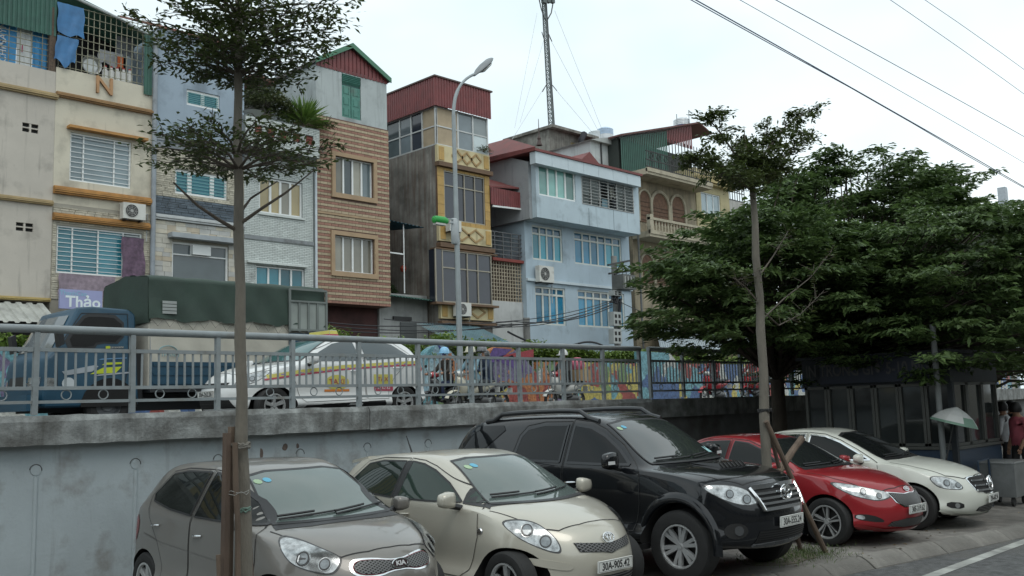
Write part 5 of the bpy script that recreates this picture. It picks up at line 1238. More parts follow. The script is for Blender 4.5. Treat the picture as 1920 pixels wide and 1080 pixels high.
for k in range(12): xx = q[1].x + (q[2].x - q[1].x + 1) * k / 11; gb.bar((xx, Y9 + 1.9, zs1 + .3), (xx, Y9 + 1.9, fz(1280, 270, Y9 + 2)), .04)
gb.build('grille', DARKMETAL, h9)
MB().tube([(fx(1196, 500, Y9) - .1, Y9 - .2, zs1 - 1), (fx(1196, 500, Y9) - .1, Y9 - .2, 0)], .06, 8).build('downpipe', mat('pipe_darkgrey', (.12, .125, .125), .7), h9)
# -- house 10 and further roofs
x0, x1 = fx(1312, 400, Y9) + .01, fx(1374, 400, Y9)
YLW = plaster('plaster_yellow', (.43, .375, .22), .3, .2)
h10 = thing('house', 'small yellow house right of the arched house, mostly behind foliage', 'house', (x0, Y9, -.2), group='row of narrow houses across the road')
zt = fz(1330, 318, Y9); u = rect(1320, 358, 398, 1356, Y9)
mb = wall_holes(MB(), x0, x1, -.2, zt, Y9 + .2, [u]); shell(mb, x0, x1, Y9 + .2, 42, -.2, zt); mb.build('wall', YLW, h10)
window(h10, u, Y9 + .2, [1, 1, 1], WHITE, GL_PALE, vbars=0)
moulding(h10, x0 - .1, x1 + .3, fz(1330, 347, Y9), Y9 + .2, mat('ledge_ylw', (.42, .34, .17), .8, var=.2), .5, .5, 4)
x0, x1 = x1 + .01, fx(1410, 400, Y9)
h11 = thing('house', 'pale house with dark railing at the edge of the big tree crown', 'house', (x0, Y9, -.2), group='row of narrow houses across the road')
MB().box(x0, x1, Y9 + .5, 42, -.2, fz(1385, 372, Y9)).build('wall', plaster('plaster_paleold', (.46, .45, .42), .4, .4), h11)
mb = MB()
for k in range(9): xx = x0 + k * (x1 - x0) / 8; mb.bar((xx, Y9 + .5, fz(1385, 372, Y9)), (xx, Y9 + .5, fz(1385, 340, Y9)), .04)
for k in range(3): mb.bar((x0, Y9 + .5, fz(1385, 372 - 15 * k, Y9)), (x1, Y9 + .5, fz(1385, 372 - 15 * k, Y9)), .05)
mb.build('railing', DARKMETAL, h11)
far = thing('house', 'low house row behind the big trees at the right with dim fronts', 'house', (60, HY + 2, -.2))
MB().box(fx(1412, 500, HY + 2), 110, HY + 2, 44, -.2, 8.5).build('wall', plaster('plaster_fargrey', (.34, .33, .29), .4, .4), far)
for k in range(9): MB().box(61 + k * 4.2, 63 + k * 4.2, HY + 1.95, HY + 2, 4.5, 6.6).build('window', GL_DARK, far)
# corrugated street awnings right of the blue house
for (a, b, c, lab) in (((1238, 652), (1330, 652), (1240, 613), 'pale corrugated awning sticking out below the arched house'), ((1345, 658), (1440, 660), (1330, 622), 'second pale corrugated awning farther right behind the leaves')):
  YA = HY - 2.5; pa, pb2, pc = onY(*a, YA), onY(*b, YA), onY(*c, HY + .5)
  t = thing('awning', lab, 'awning', pa); MB().corr(pa, (pb2.x - pa.x + .8, 0, 0), (pc.x - pa.x - .6, HY + .5 - YA, pc.z - pa.z), .2, .035).build('sheet', mat('awning_paleblue', (.36, .42, .46), .45, .2, var=.15, stain=.3, stain_col=(.2, .2, .2)), t); MB().bar(pa, (pb2.x + .8, YA, pa.z), .06).build('edge_bar', ALU, t)
MB_ = MB().box(fx(1480, 640, HY), fx(1540, 640, HY), HY - .6, HY - .5, fz(1500, 662, HY), fz(1500, 650, HY)); t = thing('shop_sign', 'orange shop sign glimpsed under the foliage', 'sign', (fx(1500, 655, HY), HY - .6, fz(1500, 662, HY))); MB_.build('board', mat('sign_orange', (.5, .14, .02), .5), t)
# -- utility pole with boxes and slack cables
YP = HY - 1.3; p = onY(1158, 640, YP); pt = onY(1147, 480, YP)
up = thing('utility_pole', 'concrete utility pole with transformer and meter boxes before the blue house', 'utility pole', (p.x, YP, -.2))
MB().tube([(p.x, YP, -.2), (p.x - .02, YP, pt.z)], [.2, .15], 12).build('pole', mat('pole_concrete', (.22, .22, .21), .9, var=.2), up, smooth=True)
for (a, b) in (((1140, 497), (1180, 489)), ((1168, 492), (1150, 522)), ((1142, 513), (1180, 508))): MB().bar(onY(*a, YP - .25), onY(*b, YP - .25), .1).build('crossarm', DARKMETAL, up)
c = onY(1156, 515, YP - .6); MB().box(c.x, c.x + 1.05, YP - 1.0, YP - .3, c.z - .75, c.z).build('transformer', mat('transformer_grey', (.10, .105, .10), .6, var=.3), up)
for k in range(4): MB().box(c.x + .12 + k * .24, c.x + .18 + k * .24, YP - 1.04, YP - 1.0, c.z - .65, c.z - .1).build('fin', mat('fin_grey', (.35, .36, .34), .6), up)
for k in range(3): MB().tube([c + Vector((.2 + .3 * k, 0, 0)), c + Vector((.2 + .3 * k, 0, .2)), onY(1166, 493, YP - .3)], .02, 5).build('lead', CABLE, up)
for (py0, py1) in ((545, 556), (585, 612), (617, 645)):
  a, b = onY(1143, py0, YP - .3), onY(1159, py1, YP - .3); bx = MB().box(a.x, b.x, YP - .55, YP - .22, b.z, a.z).build('meter_box', mat('meter_grey', (.36, .38, .37), .5, var=.1), up)
  for i in range(2):
    for j in range(2): MB().box(a.x + (b.x - a.x) * (.15 + .45 * i), a.x + (b.x - a.x) * (.40 + .45 * i), YP - .56, YP - .55, b.z + (a.z - b.z) * (.15 + .42 * j), b.z + (a.z - b.z) * (.40 + .42 * j)).build('meter_window', DARK, bx)
MB().tube([onY(1163, 560, YP - .3), onY(1160, 645, YP - .3)], .09, 6).build('cable_duct', CABLE, up)
a = onY(1150, 560, YP - .3)
mbk = MB()
for k in range(14): mbk.tube([a + Vector((random.uniform(-.3, .3), random.uniform(-.2, 0), random.uniform(-.3, .3))) for _ in range(4)], .03, 5)
mbk.build('cable_tangle', CABLE, up)
p2 = thing('utility_pole', 'short grey pole at the corner of the white lattice house', 'utility pole', (onY(987, 600, YP).x, YP, -.2))
MB().tube([(onY(987, 600, YP).x, YP, -.2), (onY(987, 600, YP).x, YP, fz(987, 600, YP) + .1)], .16, 10).build('pole', mat('pole_concrete', (0, 0, 0)), p2, smooth=True)
def sag(a, b, s, n=16): a = Vector(a); b = Vector(b); return [a + (b - a) * (i / n) - Vector((0, 0, 4 * s * (i / n) * (1 - i / n))) for i in range(n + 1)]
for k, (qa, qb, s, r_) in enumerate((((930, 612), (1148, 566), .25, .022), ((930, 608), (1148, 572), .3, .018), ((930, 604), (1148, 563), .2, .018), ((960, 602), (1148, 575), .35, .025), ((905, 612), (1148, 570), .4, .02), ((952, 622), (1085, 644), .35, .05), ((1085, 644), (1130, 648), -.12, .05),
    ((600, 603), (845, 606), .15, .022), ((600, 610), (960, 612), .2, .02), ((600, 618), (960, 607), .25, .022), ((720, 598), (960, 603), .15, .018), ((1160, 565), (1460, 640), .6, .02))):
  YC = HY - 1.4 - .06 * k
  t = tag(MB().tube(sag(onY(*qa, YC), onY(*qb, YC), s), r_, 5).build('slack_cable', CABLE), ['upper cable of the bunch crossing the blue house lower windows', 'second cable of the bunch crossing the blue house lower windows', 'lowest thin cable meeting the pole of the blue house', 'thicker cable rising past the white lattice house to the pole', 'cable starting under the tower awning and rising to the pole', 'thick drooping cable bundle under the blue house left window', 'short thick cable end under the blue house right window', 'cable crossing the maroon ground floor of the striped house', 'long cable from the striped house to the lattice house', 'second long cable sagging before the white annex', 'short cable before the white annex wall', 'cable running from the pole into the big tree leaves'][k], 'cable', 'street cables along the house fronts')
# -- vehicles
def lattice_body(name, ST, nose, tail, comp=0.75, level=3):
  """car shell from cross-sections (front to rear), rounded by subdivision; station: (x, c, ws,zs, wl,zl, wm,zm, wb,zb, wr,zr, zc); c bends the section backwards towards its sides"""
  V = []; F = []
  def pt(x, c, w, W, y, z): V.append(Vector((x - c * (y / W) ** 2 if W else x, y, z))); return len(V) - 1
  rings = []
  for s in ST:
    x, c, ws, zs, wl, zl, wm, zm, wb, zb, wr, zr, zc = s
    W = max(ws, wl, wm, wb); half = [(ws, zs), (wl, zl), (wm, zm), (wb, zb), (wr, zr), (wr * .5, zr + (zc - zr) * .78), (0, zc)]
    r = [pt(x, c, 0, W, -y, z) for y, z in half]            # right side (negative y) up to the middle
    l = [pt(x, c, 0, W, y, z) for y, z in half[:-1]]
    rings.append(r + l[::-1])                               # right sill ... centre ... left sill: 13
  n = 13
  for a, b in zip(rings, rings[1:]):
    for k in range(n - 1): F.append((a[k], b[k], b[k + 1], a[k + 1]))
    F.append((a[n - 1], b[n - 1], b[0], a[0]))
  def cap(ring, S, xs, flip):
    x, c, ws, zs, wl, zl, wm, zm, wb, zb, wr, zr, zc = S; W = max(ws, wl, wm, wb)
    rows = []
    for k, (w, z) in enumerate(((ws, zs), (wl, zl), (wm, zm))):
      ys = [-wr, -wr * .5, 0, wr * .5, wr]; sc = w / wb
      rows.append([ring[k]] + [pt(xs[k], c, 0, W, y * sc, z) for y in ys] + [ring[12 - k]])
    rows.append([ring[k] for k in range(3, 10)])
    for a, b in zip(rows, rows[1:]):
      for k in range(6):
        q = (a[k], a[k + 1], b[k + 1], b[k]); F.append(q[::-1] if flip else q)
    q = tuple(rows[0]); 
    # the sill edge row closes against the underside
    return rows[0]
  lo_f = cap(rings[0], ST[0], nose, True)
  lo_r = cap(rings[-1], ST[-1], tail, False)
  # underside end polygons: front ring edge (left sill - right sill) against lower cap row
  F.append(tuple([lo_f[0]] + lo_f[1:6] + [lo_f[6]])[::1]); F.append(tuple([lo_r[0]] + lo_r[1:6] + [lo_r[6]])[::-1])
  tgt = [v.copy() for v in V]; cage = [v.copy() for v in V]
  crease = {}
  for i, (a, b) in enumerate(zip(rings, rings[1:])):
    for k, w in ((3, .55), (9, .55), (4, .30), (8, .30), (1, .25), (11, .25)): crease[tuple(sorted((a[k], b[k])))] = w
  for it in range(3):
    me = bpy.data.meshes.new(name); me.from_pydata([tuple(v) for v in cage], [], F); me.update()
    bm = bmesh.new(); bm.from_mesh(me); bmesh.ops.recalc_face_normals(bm, faces=bm.faces)
    cl = bm.edges.layers.float.new('crease_edge')
    for e in bm.edges:
      w = crease.get(tuple(sorted((e.verts[0].index, e.verts[1].index))))
      if w: e[cl] = w
    bm.to_mesh(me); bm.free()
    o = bpy.data.objects.new('tmp', me); COL.objects.link(o)
    md = o.modifiers.new('s', 'SUBSURF'); md.levels = md.render_levels = (2 if it < 2 else level)
    ev = evaluated(o); bpy.data.objects.remove(o)
    if it < 2:
      for i in range(len(cage)): cage[i] += (tgt[i] - ev.vertices[i].co) * comp
      bpy.data.meshes.remove(ev)
  return ev
def bvh_of(me): return BVHTree.FromPolygons([v.co.copy() for v in me.vertices], [tuple(p.vertices) for p in me.polygons])
def cut_wheels(me, axles, r, W, mats, depth=.30):
  o = bpy.data.objects.new('tmp', me); COL.objects.link(o); me.materials.clear()
  for m in mats: me.materials.append(m)
  cb = MB()
  for (ax, az) in axles:
    for s in (-1, 1):
      ring = []; n = 40
      pts = [(ax + r * math.cos(2 * math.pi * i / n), az + r * math.sin(2 * math.pi * i / n)) for i in range(n)]
      pts = [(x, z if z > az else az - (az - z) * 3) for x, z in pts]
      cb.prism([(x, s * (W - depth), z) for x, z in pts], (0, s * (depth + .3), 0))
  cm = cb.mesh('cut', mats[1]); cm.materials.clear()
  for m in mats: cm.materials.append(m)
  cm.polygons.foreach_set('material_index', [1] * len(cm.polygons)); cm.update()
  c = bpy.data.objects.new('cut', cm); COL.objects.link(c)
  md = o.modifiers.new('b', 'BOOLEAN'); md.operation = 'DIFFERENCE'; md.solver = 'EXACT'; md.object = c
  ev = evaluated(o); bpy.data.objects.remove(o); bpy.data.objects.remove(c)
  ev.polygons.foreach_set('use_smooth', [True] * len(ev.polygons)); ev.set_sharp_from_angle(angle=R(38))
  return ev
def chaikin(p, it=2, closed=True):
  for _ in range(it):
    q = []; n = len(p)
    for i in range(n if closed else n - 1):
      a, b = p[i], p[(i + 1) % n]; q.append((a[0] * .75 + b[0] * .25, a[1] * .75 + b[1] * .25)); q.append((a[0] * .25 + b[0] * .75, a[1] * .25 + b[1] * .75))
    if not closed: q = [p[0]] + q + [p[-1]]
    p = q
  return p
class Proj:
  """lays outlines drawn in a flat view (side, front, top or oblique) on to a car's shell"""
  def __init__(s, bvh, o, u, v): s.b = bvh; s.o = Vector(o); s.u = Vector(u); s.v = Vector(v); s.d = -(s.u.cross(s.v)).normalized()
  def hit(s, a, b, off=0.0):
    p = s.o + s.u * a + s.v * b; h = s.b.ray_cast(p, s.d, 12)
    if h[0] is None:
      h = s.b.find_nearest(p + s.d * 2.2); 
    n = h[1]; n = n if n.dot(s.d) < 0 else -n
    return h[0] + n * off
  def patch(s, mb, poly, off=.004, res=.05, mi=0, mirror=False, thick=0.0, rim=0.0):
    pts = []
    for i in range(len(poly)):
      a, b = Vector(poly[i]), Vector(poly[(i + 1) % len(poly)]); k = max(1, int((b - a).length / res))
      pts += [a + (b - a) * j / k for j in range(k)]
    nb = len(pts); xs = [p.x for p in pts]; ys = [p.y for p in pts]
    nx, ny = int((max(xs) - min(xs)) / res), int((max(ys) - min(ys)) / res); ins = []
    def inside(x, y):
      c = False; j = nb - 1
      for i in range(nb):
        if (pts[i].y > y) != (pts[j].y > y) and x < (pts[j].x - pts[i].x) * (y - pts[i].y) / (pts[j].y - pts[i].y) + pts[i].x: c = not c
        j = i
      return c
    for i in range(1, nx + 1):
      for j in range(1, ny + 1):
        x, y = min(xs) + (i - .5 + .07 * (j % 2)) * (max(xs) - min(xs)) / (nx + .001), min(ys) + (j - .5) * (max(ys) - min(ys)) / (ny + .001)
        if inside(x, y) and min((Vector((x, y)) - p).length for p in pts) > res * .45: ins.append(Vector((x, y)))
    r = delaunay_2d_cdt(pts + ins, [], [list(range(nb))], 1, 1e-5)
    v3 = [s.hit(p.x, p.y, off) for p in r[0]]; fs = []
    for f in r[2]:
      a, b, c = (v3[i] for i in f[:3]); fs.append(tuple(f) if (b - a).cross(c - a).dot(s.d) < 0 else tuple(f)[::-1])
    if thick:
      n0 = len(v3); o_ = r[3] if len(r) > 3 else None
      inn = [s.hit(p.x, p.y, off - thick) for p in r[0]]
      cnt = {}
      for f in fs:
        for i in range(len(f)): e = (f[i], f[(i + 1) % len(f)]); cnt[e] = 1
      edge = [e for e in cnt if (e[1], e[0]) not in cnt]
      fs += [(e[1], e[0], e[0] + n0, e[1] + n0) for e in edge]; v3 = v3 + inn
    mb.add(v3, fs, mi)
    if mirror: mb.add([(p.x, -p.y, p.z) for p in v3], [f[::-1] for f in fs], mi)
    return mb
  def strip(s, mb, line, w, off=.003, res=.04, mi=0, mirror=False, closed=False):
    L = [Vector(p) for p in line]; 
    if closed: L.append(L[0])
    d = [L[0]]
    for a, b in zip(L, L[1:]):
      k = max(1, int((b - a).length / res)); d += [a + (b - a) * (j + 1) / k for j in range(k)]
    v3 = []
    for i, p in enumerate(d):
      t = (d[min(i + 1, len(d) - 1)] - d[max(i - 1, 0)]); t = t.normalized() if t.length else Vector((1, 0)); nn = Vector((-t.y, t.x))
      v3 += [s.hit(*(p + nn * w / 2), off), s.hit(*(p - nn * w / 2), off)]
    fs = []
    for i in range(len(d) - 1):
      q = (2 * i, 2 * i + 1, 2 * i + 3, 2 * i + 2); a, b, c = (v3[j] for j in q[:3]); fs.append(q if (b - a).cross(c - a).dot(s.d) < 0 else q[::-1])
    mb.add(v3, fs, mi)
    if mirror: mb.add([(p.x, -p.y, p.z) for p in v3], [f[::-1] for f in fs], mi)
    return mb
def views(bvh):
  return {'R': Proj(bvh, (0, -3, 0), (1, 0, 0), (0, 0, 1)), 'F': Proj(bvh, (4, 0, 0), (0, 1, 0), (0, 0, 1)), 'B': Proj(bvh, (-4, 0, 0), (0, -1, 0), (0, 0, 1)), 'T': Proj(bvh, (0, 0, 3.5), (1, 0, 0), (0, 1, 0)),
      'FR': Proj(bvh, (2.8, -2.8, 0), (.7071, .7071, 0), (0, 0, 1))}
RIMM = mat('alloy', (.50, .51, .51), .34, .45, var=.08); RIMD = mat('alloy_dark', (.05, .05, .05), .4, .3); DISC = mat('brake_disc', (.12, .12, .12), .5, .6)
LINER = mat('wheel_liner', (.008, .008, .008), .9)
def wheel_parts(car, x, y, r, rimr, w, spokes=5, style='single', side=-1, covered=False, name='wheel', face=None):
  """wheel > tyre, rim, disc; hub outwards on side"""
  s = side; W = link(name, None, car, loc=(x, y, r)); W.empty_display_size = .1
  OFF[W.name] = Vector((0, 0, 0))
  h = w / 2
  prof = [(rimr, -h * .8), (rimr + .012, -h * .95), (r - .05, -h), (r - .018, -h * .93), (r, -h * .7), (r, h * .7), (r - .018, h * .93), (r - .05, h), (rimr + .012, h * .95), (rimr, h * .8)]
  MB().lathe(prof, 40, (0, 0, 0), 'Y').build('tyre', RUBBER, W, smooth=True, angle=30)
  mb = MB()
  mb.lathe([(rimr - .03, -h * .7), (rimr - .02, -h * .2), (rimr - .025, h * .5)], 36, (0, 0, 0), 'Y', 1)
  mb.lathe([(rimr + .004, s * h * .80), (rimr + .002, s * h * .93), (rimr - .016, s * h * .93), (rimr - .026, s * h * .6)], 36, (0, 0, 0), 'Y')
  mb.lathe([(0, s * h * .74), (.030, s * h * .76), (.034, s * h * .62), (.06, s * h * .5)], 20, (0, 0, 0), 'Y')
  mb.lathe([(0, s * h * .1), (rimr - .03, s * h * .1)], 28, (0, 0, 0), 'Y', 1)
  def spoke(a, w0, w1, mi=0, tilt=0.0):
    ca, sa = math.cos(a), math.sin(a); rad = Vector((ca, 0, sa)); tan = Vector((-sa, 0, ca)); nn = Vector((0, s, 0)); i0, i1 = .03, rimr - .012
    P = lambda rr, t, n_: tuple(rad * rr + tan * (t + tilt * rr) + nn * n_)
    vs_l = [P(i0, -w0, h * .68), P(i0, w0, h * .68), P(i1, w1, h * .80), P(i1, -w1, h * .80), P(i0, -w0 * 1.2, h * .35), P(i0, w0 * 1.2, h * .35), P(i1, w1 * 1.3, h * .45), P(i1, -w1 * 1.3, h * .45)]
    mb.add(vs_l, [(0, 1, 2, 3), (0, 4, 5, 1), (1, 5, 6, 2), (2, 6, 7, 3), (3, 7, 4, 0), (7, 6, 5, 4)], mi)
  for k in range(spokes):
    a = 2 * math.pi * k / spokes + .3
    if style == 'double':
      for da in (-.16, .16): spoke(a + da, .016, .020)
    elif style == 'twotone':
      spoke(a - .12, .012, .014); spoke(a + .16, .014, .018, 1); spoke(a + .22, .006, .008)
    else: spoke(a, .020, .030)
  for k in range(5): a = 2 * math.pi * k / 5; mb.lathe([(0, s * h * .62), (.008, s * h * .6)], 6, (.046 * math.cos(a), 0, .046 * math.sin(a)), 'Y', 1)
  rm = mb.build('rim', [RIMM, RIMD] if not covered else [RIMM, RIMM], W, smooth=True, angle=35)
  MB().lathe([(.05, s * h * .05), (rimr * .8, s * h * .05), (rimr * .8, -s * h * .1)], 28, (0, 0, 0), 'Y').build('brake_disc', DISC, W)
  return W
PLATEW = mat('plate_white', (.66, .67, .64), .45, var=.05, stain=.15, stain_col=(.4, .38, .34)); PLATEB = mat('plate_black', (.03, .03, .03), .5)
def number_plate(car, text, x, z, tilt=.06, w=.47, h=.11, y=0):
  """plate facing +x"""
  M = Matrix.Translation((x, y, z)) @ Matrix.Rotation(tilt, 4, 'Y') @ Matrix(((0, 0, 1, 0), (1, 0, 0, 0), (0, 1, 0, 0), (0, 0, 0, 1)))
  mb = MB(); P = lambda a, b, c: tuple(M @ Vector((a, b, c)))
  q = [(-w / 2, -h / 2), (w / 2, -h / 2), (w / 2, h / 2), (-w / 2, h / 2)]
  mb.add([P(a, b, -.012) for a, b in q] + [P(a, b, .006) for a, b in q], [(4, 5, 6, 7), (0, 1, 5, 4), (1, 2, 6, 5), (2, 3, 7, 6), (3, 0, 4, 7)])
  p = mb.build('number_plate', PLATEW, car)
  lettering(text, h * .92, PLATEB, p, M @ Matrix.Translation((0, -.003, .0075)), .0006, bold=.0022, squeeze=.80)
  bm_ = MB()
  for (a0, b0, a1, b1) in ((-w / 2 + .008, -h / 2 + .008, w / 2 - .008, -h / 2 + .008), (w / 2 - .008, -h / 2 + .008, w / 2 - .008, h / 2 - .008), (w / 2 - .008, h / 2 - .008, -w / 2 + .008, h / 2 - .008), (-w / 2 + .008, h / 2 - .008, -w / 2 + .008, -h / 2 + .008)):
    dx, dy = (0, .0015) if abs(a1 - a0) > abs(b1 - b0) else (.0015, 0); bm_.add([P(a0 - dx, b0 - dy, .0068), P(a1 + dx, b0 - dy if dy else b1, .0068), P(a1 + dx, b1 + dy, .0068), P(a0 - dx, b1 + dy if dy else b1, .0068)] if dy else [P(a0 - dx, b0, .0068), P(a0 + dx, b0, .0068), P(a0 + dx, b1, .0068), P(a0 - dx, b1, .0068)], [(0, 1, 2, 3)])
  bm_.build('plate_border', PLATEB, p)
  return p
def ellipse_ring(mb, M, a, b, r, n=28): mb.tube([M @ Vector((a * math.cos(2 * math.pi * t / n), b * math.sin(2 * math.pi * t / n), 0)) for t in range(n)], r, 6, closed=True)
def front_frame(x, y, z, tilt): return Matrix.Translation((x, y, z)) @ Matrix.Rotation(tilt, 4, 'Y') @ Matrix(((0, 0, 1, 0), (1, 0, 0, 0), (0, 1, 0, 0), (0, 0, 0, 1)))
def emblem(car, kind, x, z, tilt, s=1.0):
  M = front_frame(x, 0, z, tilt); mb = MB()
  if kind == 'three_ovals':
    ellipse_ring(mb, M, .062 * s, .043 * s, .006 * s); ellipse_ring(mb, M @ Matrix.Translation((0, .016 * s, .002)), .036 * s, .017 * s, .005 * s); ellipse_ring(mb, M @ Matrix.Translation((0, -.002 * s, .003)), .016 * s, .036 * s, .005 * s)
    o = mb.build('emblem', CHROME, car, smooth=True); MB().lathe([(0, 0), (.055 * s, 0)], 24).build('emblem_base', BLACKPL, o) if False else None
  elif kind == 'kia':
    ellipse_ring(mb, M, .068 * s, .034 * s, .006 * s); o = mb.build('emblem', CHROME, car, smooth=True)
    b = MB(); b.add([M @ Vector((.066 * s * math.cos(t * .2244), .032 * s * math.sin(t * .2244), .001)) for t in range(28)], [tuple(range(28))]); b.build('emblem_base', mat('emblem_dark', (.04, .02, .022), .3), o)
    lettering('KIA', .046 * s, mat('emblem_silver', (.7, .7, .7), .3, .3), o, M @ Matrix.Translation((0, 0, .004)), .002, bold=.002, squeeze=1.15)
  else:
    ellipse_ring(mb, M, .085 * s, .085 * s, .009 * s)
    for k in range(3): a = math.pi / 2 + k * 2.0944; e = M @ Vector((.083 * s * math.cos(a), .083 * s * math.sin(a), 0)); mb.tube([M @ Vector((0, 0, .006)), e], [.02 * s, .005 * s], 6)
    mb.build('emblem', CHROME, car, smooth=True)
def headlight(car, pj, poly, mirror_y=True, lens_dots=(), dark=.06, res=.035):
  """housing with clear-coat face, dark rim and round reflectors; left one mirrored, each its own part"""
  pl = chaikin(poly, 2)
  cx_ = sum(p[0] for p in pl) / len(pl); cy_ = sum(p[1] for p in pl) / len(pl)
  inn = [(cx_ + (a - cx_) * .93, cy_ + (b - cy_) * .90) for a, b in pl]
  HL = mat('headlight_reflector', (.42, .43, .43), .14, .75, var=.55, vs_=14, rvar=0); HD = mat('headlight_rim', (.06, .06, .06), .2)
  HB = mat('headlight_bulb', (.40, .41, .41), .15, .8, var=.3); HG = mat('headlight_lens', (.25, .27, .28), .05, .3, var=.3, vs_=20)
  for m in (1, -1):
    mb = MB(); pj.patch(mb, pl, .003, res)
    if m < 0: mb.v = [(x, -y, z) for x, y, z in mb.v]; mb.f = [f[::-1] for f in mb.f]
    h = mb.build('headlight', HD, car, smooth=True, angle=80)
    mb = MB(); pj.patch(mb, inn, .007, res)
    if m < 0: mb.v = [(x, -y, z) for x, y, z in mb.v]; mb.f = [f[::-1] for f in mb.f]
    mb.build('reflector', HL, h, smooth=True, angle=80)
    for (a, b, r_) in lens_dots:
      for (rr, off, mm, nm) in ((r_, .011, HB, 'lamp_ring'), (r_ * .86, .014, HD, 'lamp_bowl'), (r_ * .66, .017, HG, 'lamp')):
        mb = MB(); pj.patch(mb, [(a + rr * math.cos(t * .3927), b + rr * math.sin(t * .3927)) for t in range(16)], off, rr)
        if m < 0: mb.v = [(x, -y, z) for x, y, z in mb.v]; mb.f = [f[::-1] for f in mb.f]
        mb.build(nm, mm, h, smooth=True)
def mirrors(car, x, y, z, m, sx=.10, sy=.11, sz=.075, trim=None):
  for s in (-1, 1):
    bm = bmesh.new(); bmesh.ops.create_cube(bm, size=2)
    bmesh.ops.subdivide_edges(bm, edges=bm.edges[:], cuts=3, use_grid_fill=True)
    for v in bm.verts:
      c = v.co; l = max(abs(c.x), abs(c.y), abs(c.z)); p = c.normalized() * l; c2 = c.lerp(p, .62)
      back = .35 if c2.x < 0 else 1.0
      v.co = Vector((x + c2.x * sx * back, s * (y + (c2.y * s) * sy), z + c2.z * sz * (1 - .18 * (c2.y * s))))
    me = bpy.data.meshes.new('mirror'); bm.to_mesh(me); bm.free(); me.materials.append(m); me.polygons.foreach_set('use_smooth', [True] * len(me.polygons))
    o = link('mirror', me, car); MB().tube([(x - .02, s * (y - sy * .8), z - sz * .7), (x + .03, s * (y - sy - .10), z - sz * 1.1)], [.035, .03], 8).build('mirror_stalk', BLACKPL, o)
def wipers(car, pj, pairs):
  for a, b in pairs:
    mb = MB(); p = [pj.hit(a[0] + (b[0] - a[0]) * t / 8, a[1] + (b[1] - a[1]) * t / 8, .022) for t in range(9)]; mb.tube(p, .009, 5)
    p2_ = [pj.hit(a[0] + (b[0] - a[0]) * t / 4 * .6, a[1] + (b[1] - a[1]) * t / 4 * .6 + .012, .036) for t in range(5)]; mb.tube(p2_, .011, 5)
    mb.build('wiper', BLACKPL, car)
def handles(car, pj, spots, m, w=.16, h=.024):
  for (a, b) in spots:
    for s in (1, -1):
      mb = MB(); p = [pj.hit(a + t * w / 2, b + .006 * t, .012 + .024 * (1 - t * t)) for t in (-1, -.6, 0, .6, 1)]; mb.tube(p, [h * .35, h * .5, h * .55, h * .5, h * .35], 8)
      if s < 0: mb.v = [(x, -y, z) for x, y, z in mb.v]; mb.f = [f[::-1] for f in mb.f]
      mb.build('handle', m, car, smooth=True)
def stickers(car, pj, spots, r=.035):
  for (a, b, c) in spots:
    mb = MB(); pj.patch(mb, [(a + r * math.cos(t * .524), b + r * .55 * math.sin(t * .524)) for t in range(12)], .011, .05); mb.build('sticker', mat('sticker_%s' % c[0], c[1], .5), car)
SEAM = mat('panel_gap', (.02, .02, .02), .7)
GLASSW = glassmat('windscreen_glass', (.085, .108, .10), .03, 1.7); GLASSS = glassmat('side_glass', (.010, .013, .012), .03, 1.36)
def glass_set(car, V_, side, wind, rear=None, pillars=(), gm=None, gw=None, rubber=True):
  gm = gm or GLASSS; gw = gw or GLASSW
  for pl in side:
    for s in (1, -1):
      mb = MB(); V_['R'].patch(mb, pl, .007, .04)
      if s < 0: mb.v = [(x, -y, z) for x, y, z in mb.v]; mb.f = [f[::-1] for f in mb.f]
      mb.build('window', gm, car, smooth=True, angle=80)
  for pl in pillars:
    for s in (1, -1):
      mb = MB(); V_['R'].patch(mb, pl, .006, .04)
      if s < 0: mb.v = [(x, -y, z) for x, y, z in mb.v]; mb.f = [f[::-1] for f in mb.f]
      mb.build('pillar_trim', BLACKPL, car, smooth=True, angle=80)
  mb = MB(); V_['F'].patch(mb, wind, .007, .045); ws = mb.build('windscreen', gw, car, smooth=True, angle=80)
  mb = MB(); V_['F'].strip(mb, wind, .016, .008, closed=True); mb.build('windscreen_seal', BLACKPL, ws, smooth=True)
  if rear:
    mb = MB(); V_['B'].patch(mb, rear, .005, .06); mb.build('rear_window', gm, car, smooth=True, angle=80)
def seals(car, V_, polys, w, m, closed=True):
  for pl in polys:
    for s in (1, -1):
      mb = MB(); V_['R'].strip(mb, pl, w, .009, closed=closed)
      if s < 0: mb.v = [(x, -y, z) for x, y, z in mb.v]; mb.f = [f[::-1] for f in mb.f]
      mb.build('window_seal', m, car)
def sym(p): return p + [(-a, b) for a, b in p[::-1]]
def clip_below(pl, z):
  out = []
  for i in range(len(pl)):
    a, b = pl[i], pl[(i + 1) % len(pl)]
    if a[1] <= z: out.append(a)
    if (a[1] <= z) != (b[1] <= z): t = (z - a[1]) / (b[1] - a[1]); out.append((a[0] + (b[0] - a[0]) * t, z))
  return out
def door_panels(car, V_, doors, m, belt=.95):
  """door skins with their shut lines"""
  for pl in doors:
    for s in (1, -1):
      mb = MB(); V_['R'].patch(mb, clip_below(pl, belt), .004, .045)
      if s < 0: mb.v = [(x, -y, z) for x, y, z in mb.v]; mb.f = [f[::-1] for f in mb.f]
      d = mb.build('door', m, car, smooth=True, angle=80)
      mb = MB(); V_['R'].strip(mb, pl, .007, .0046, closed=True)
      if s < 0: mb.v = [(x, -y, z) for x, y, z in mb.v]; mb.f = [f[::-1] for f in mb.f]
      mb.build('shut_line', SEAM, d)
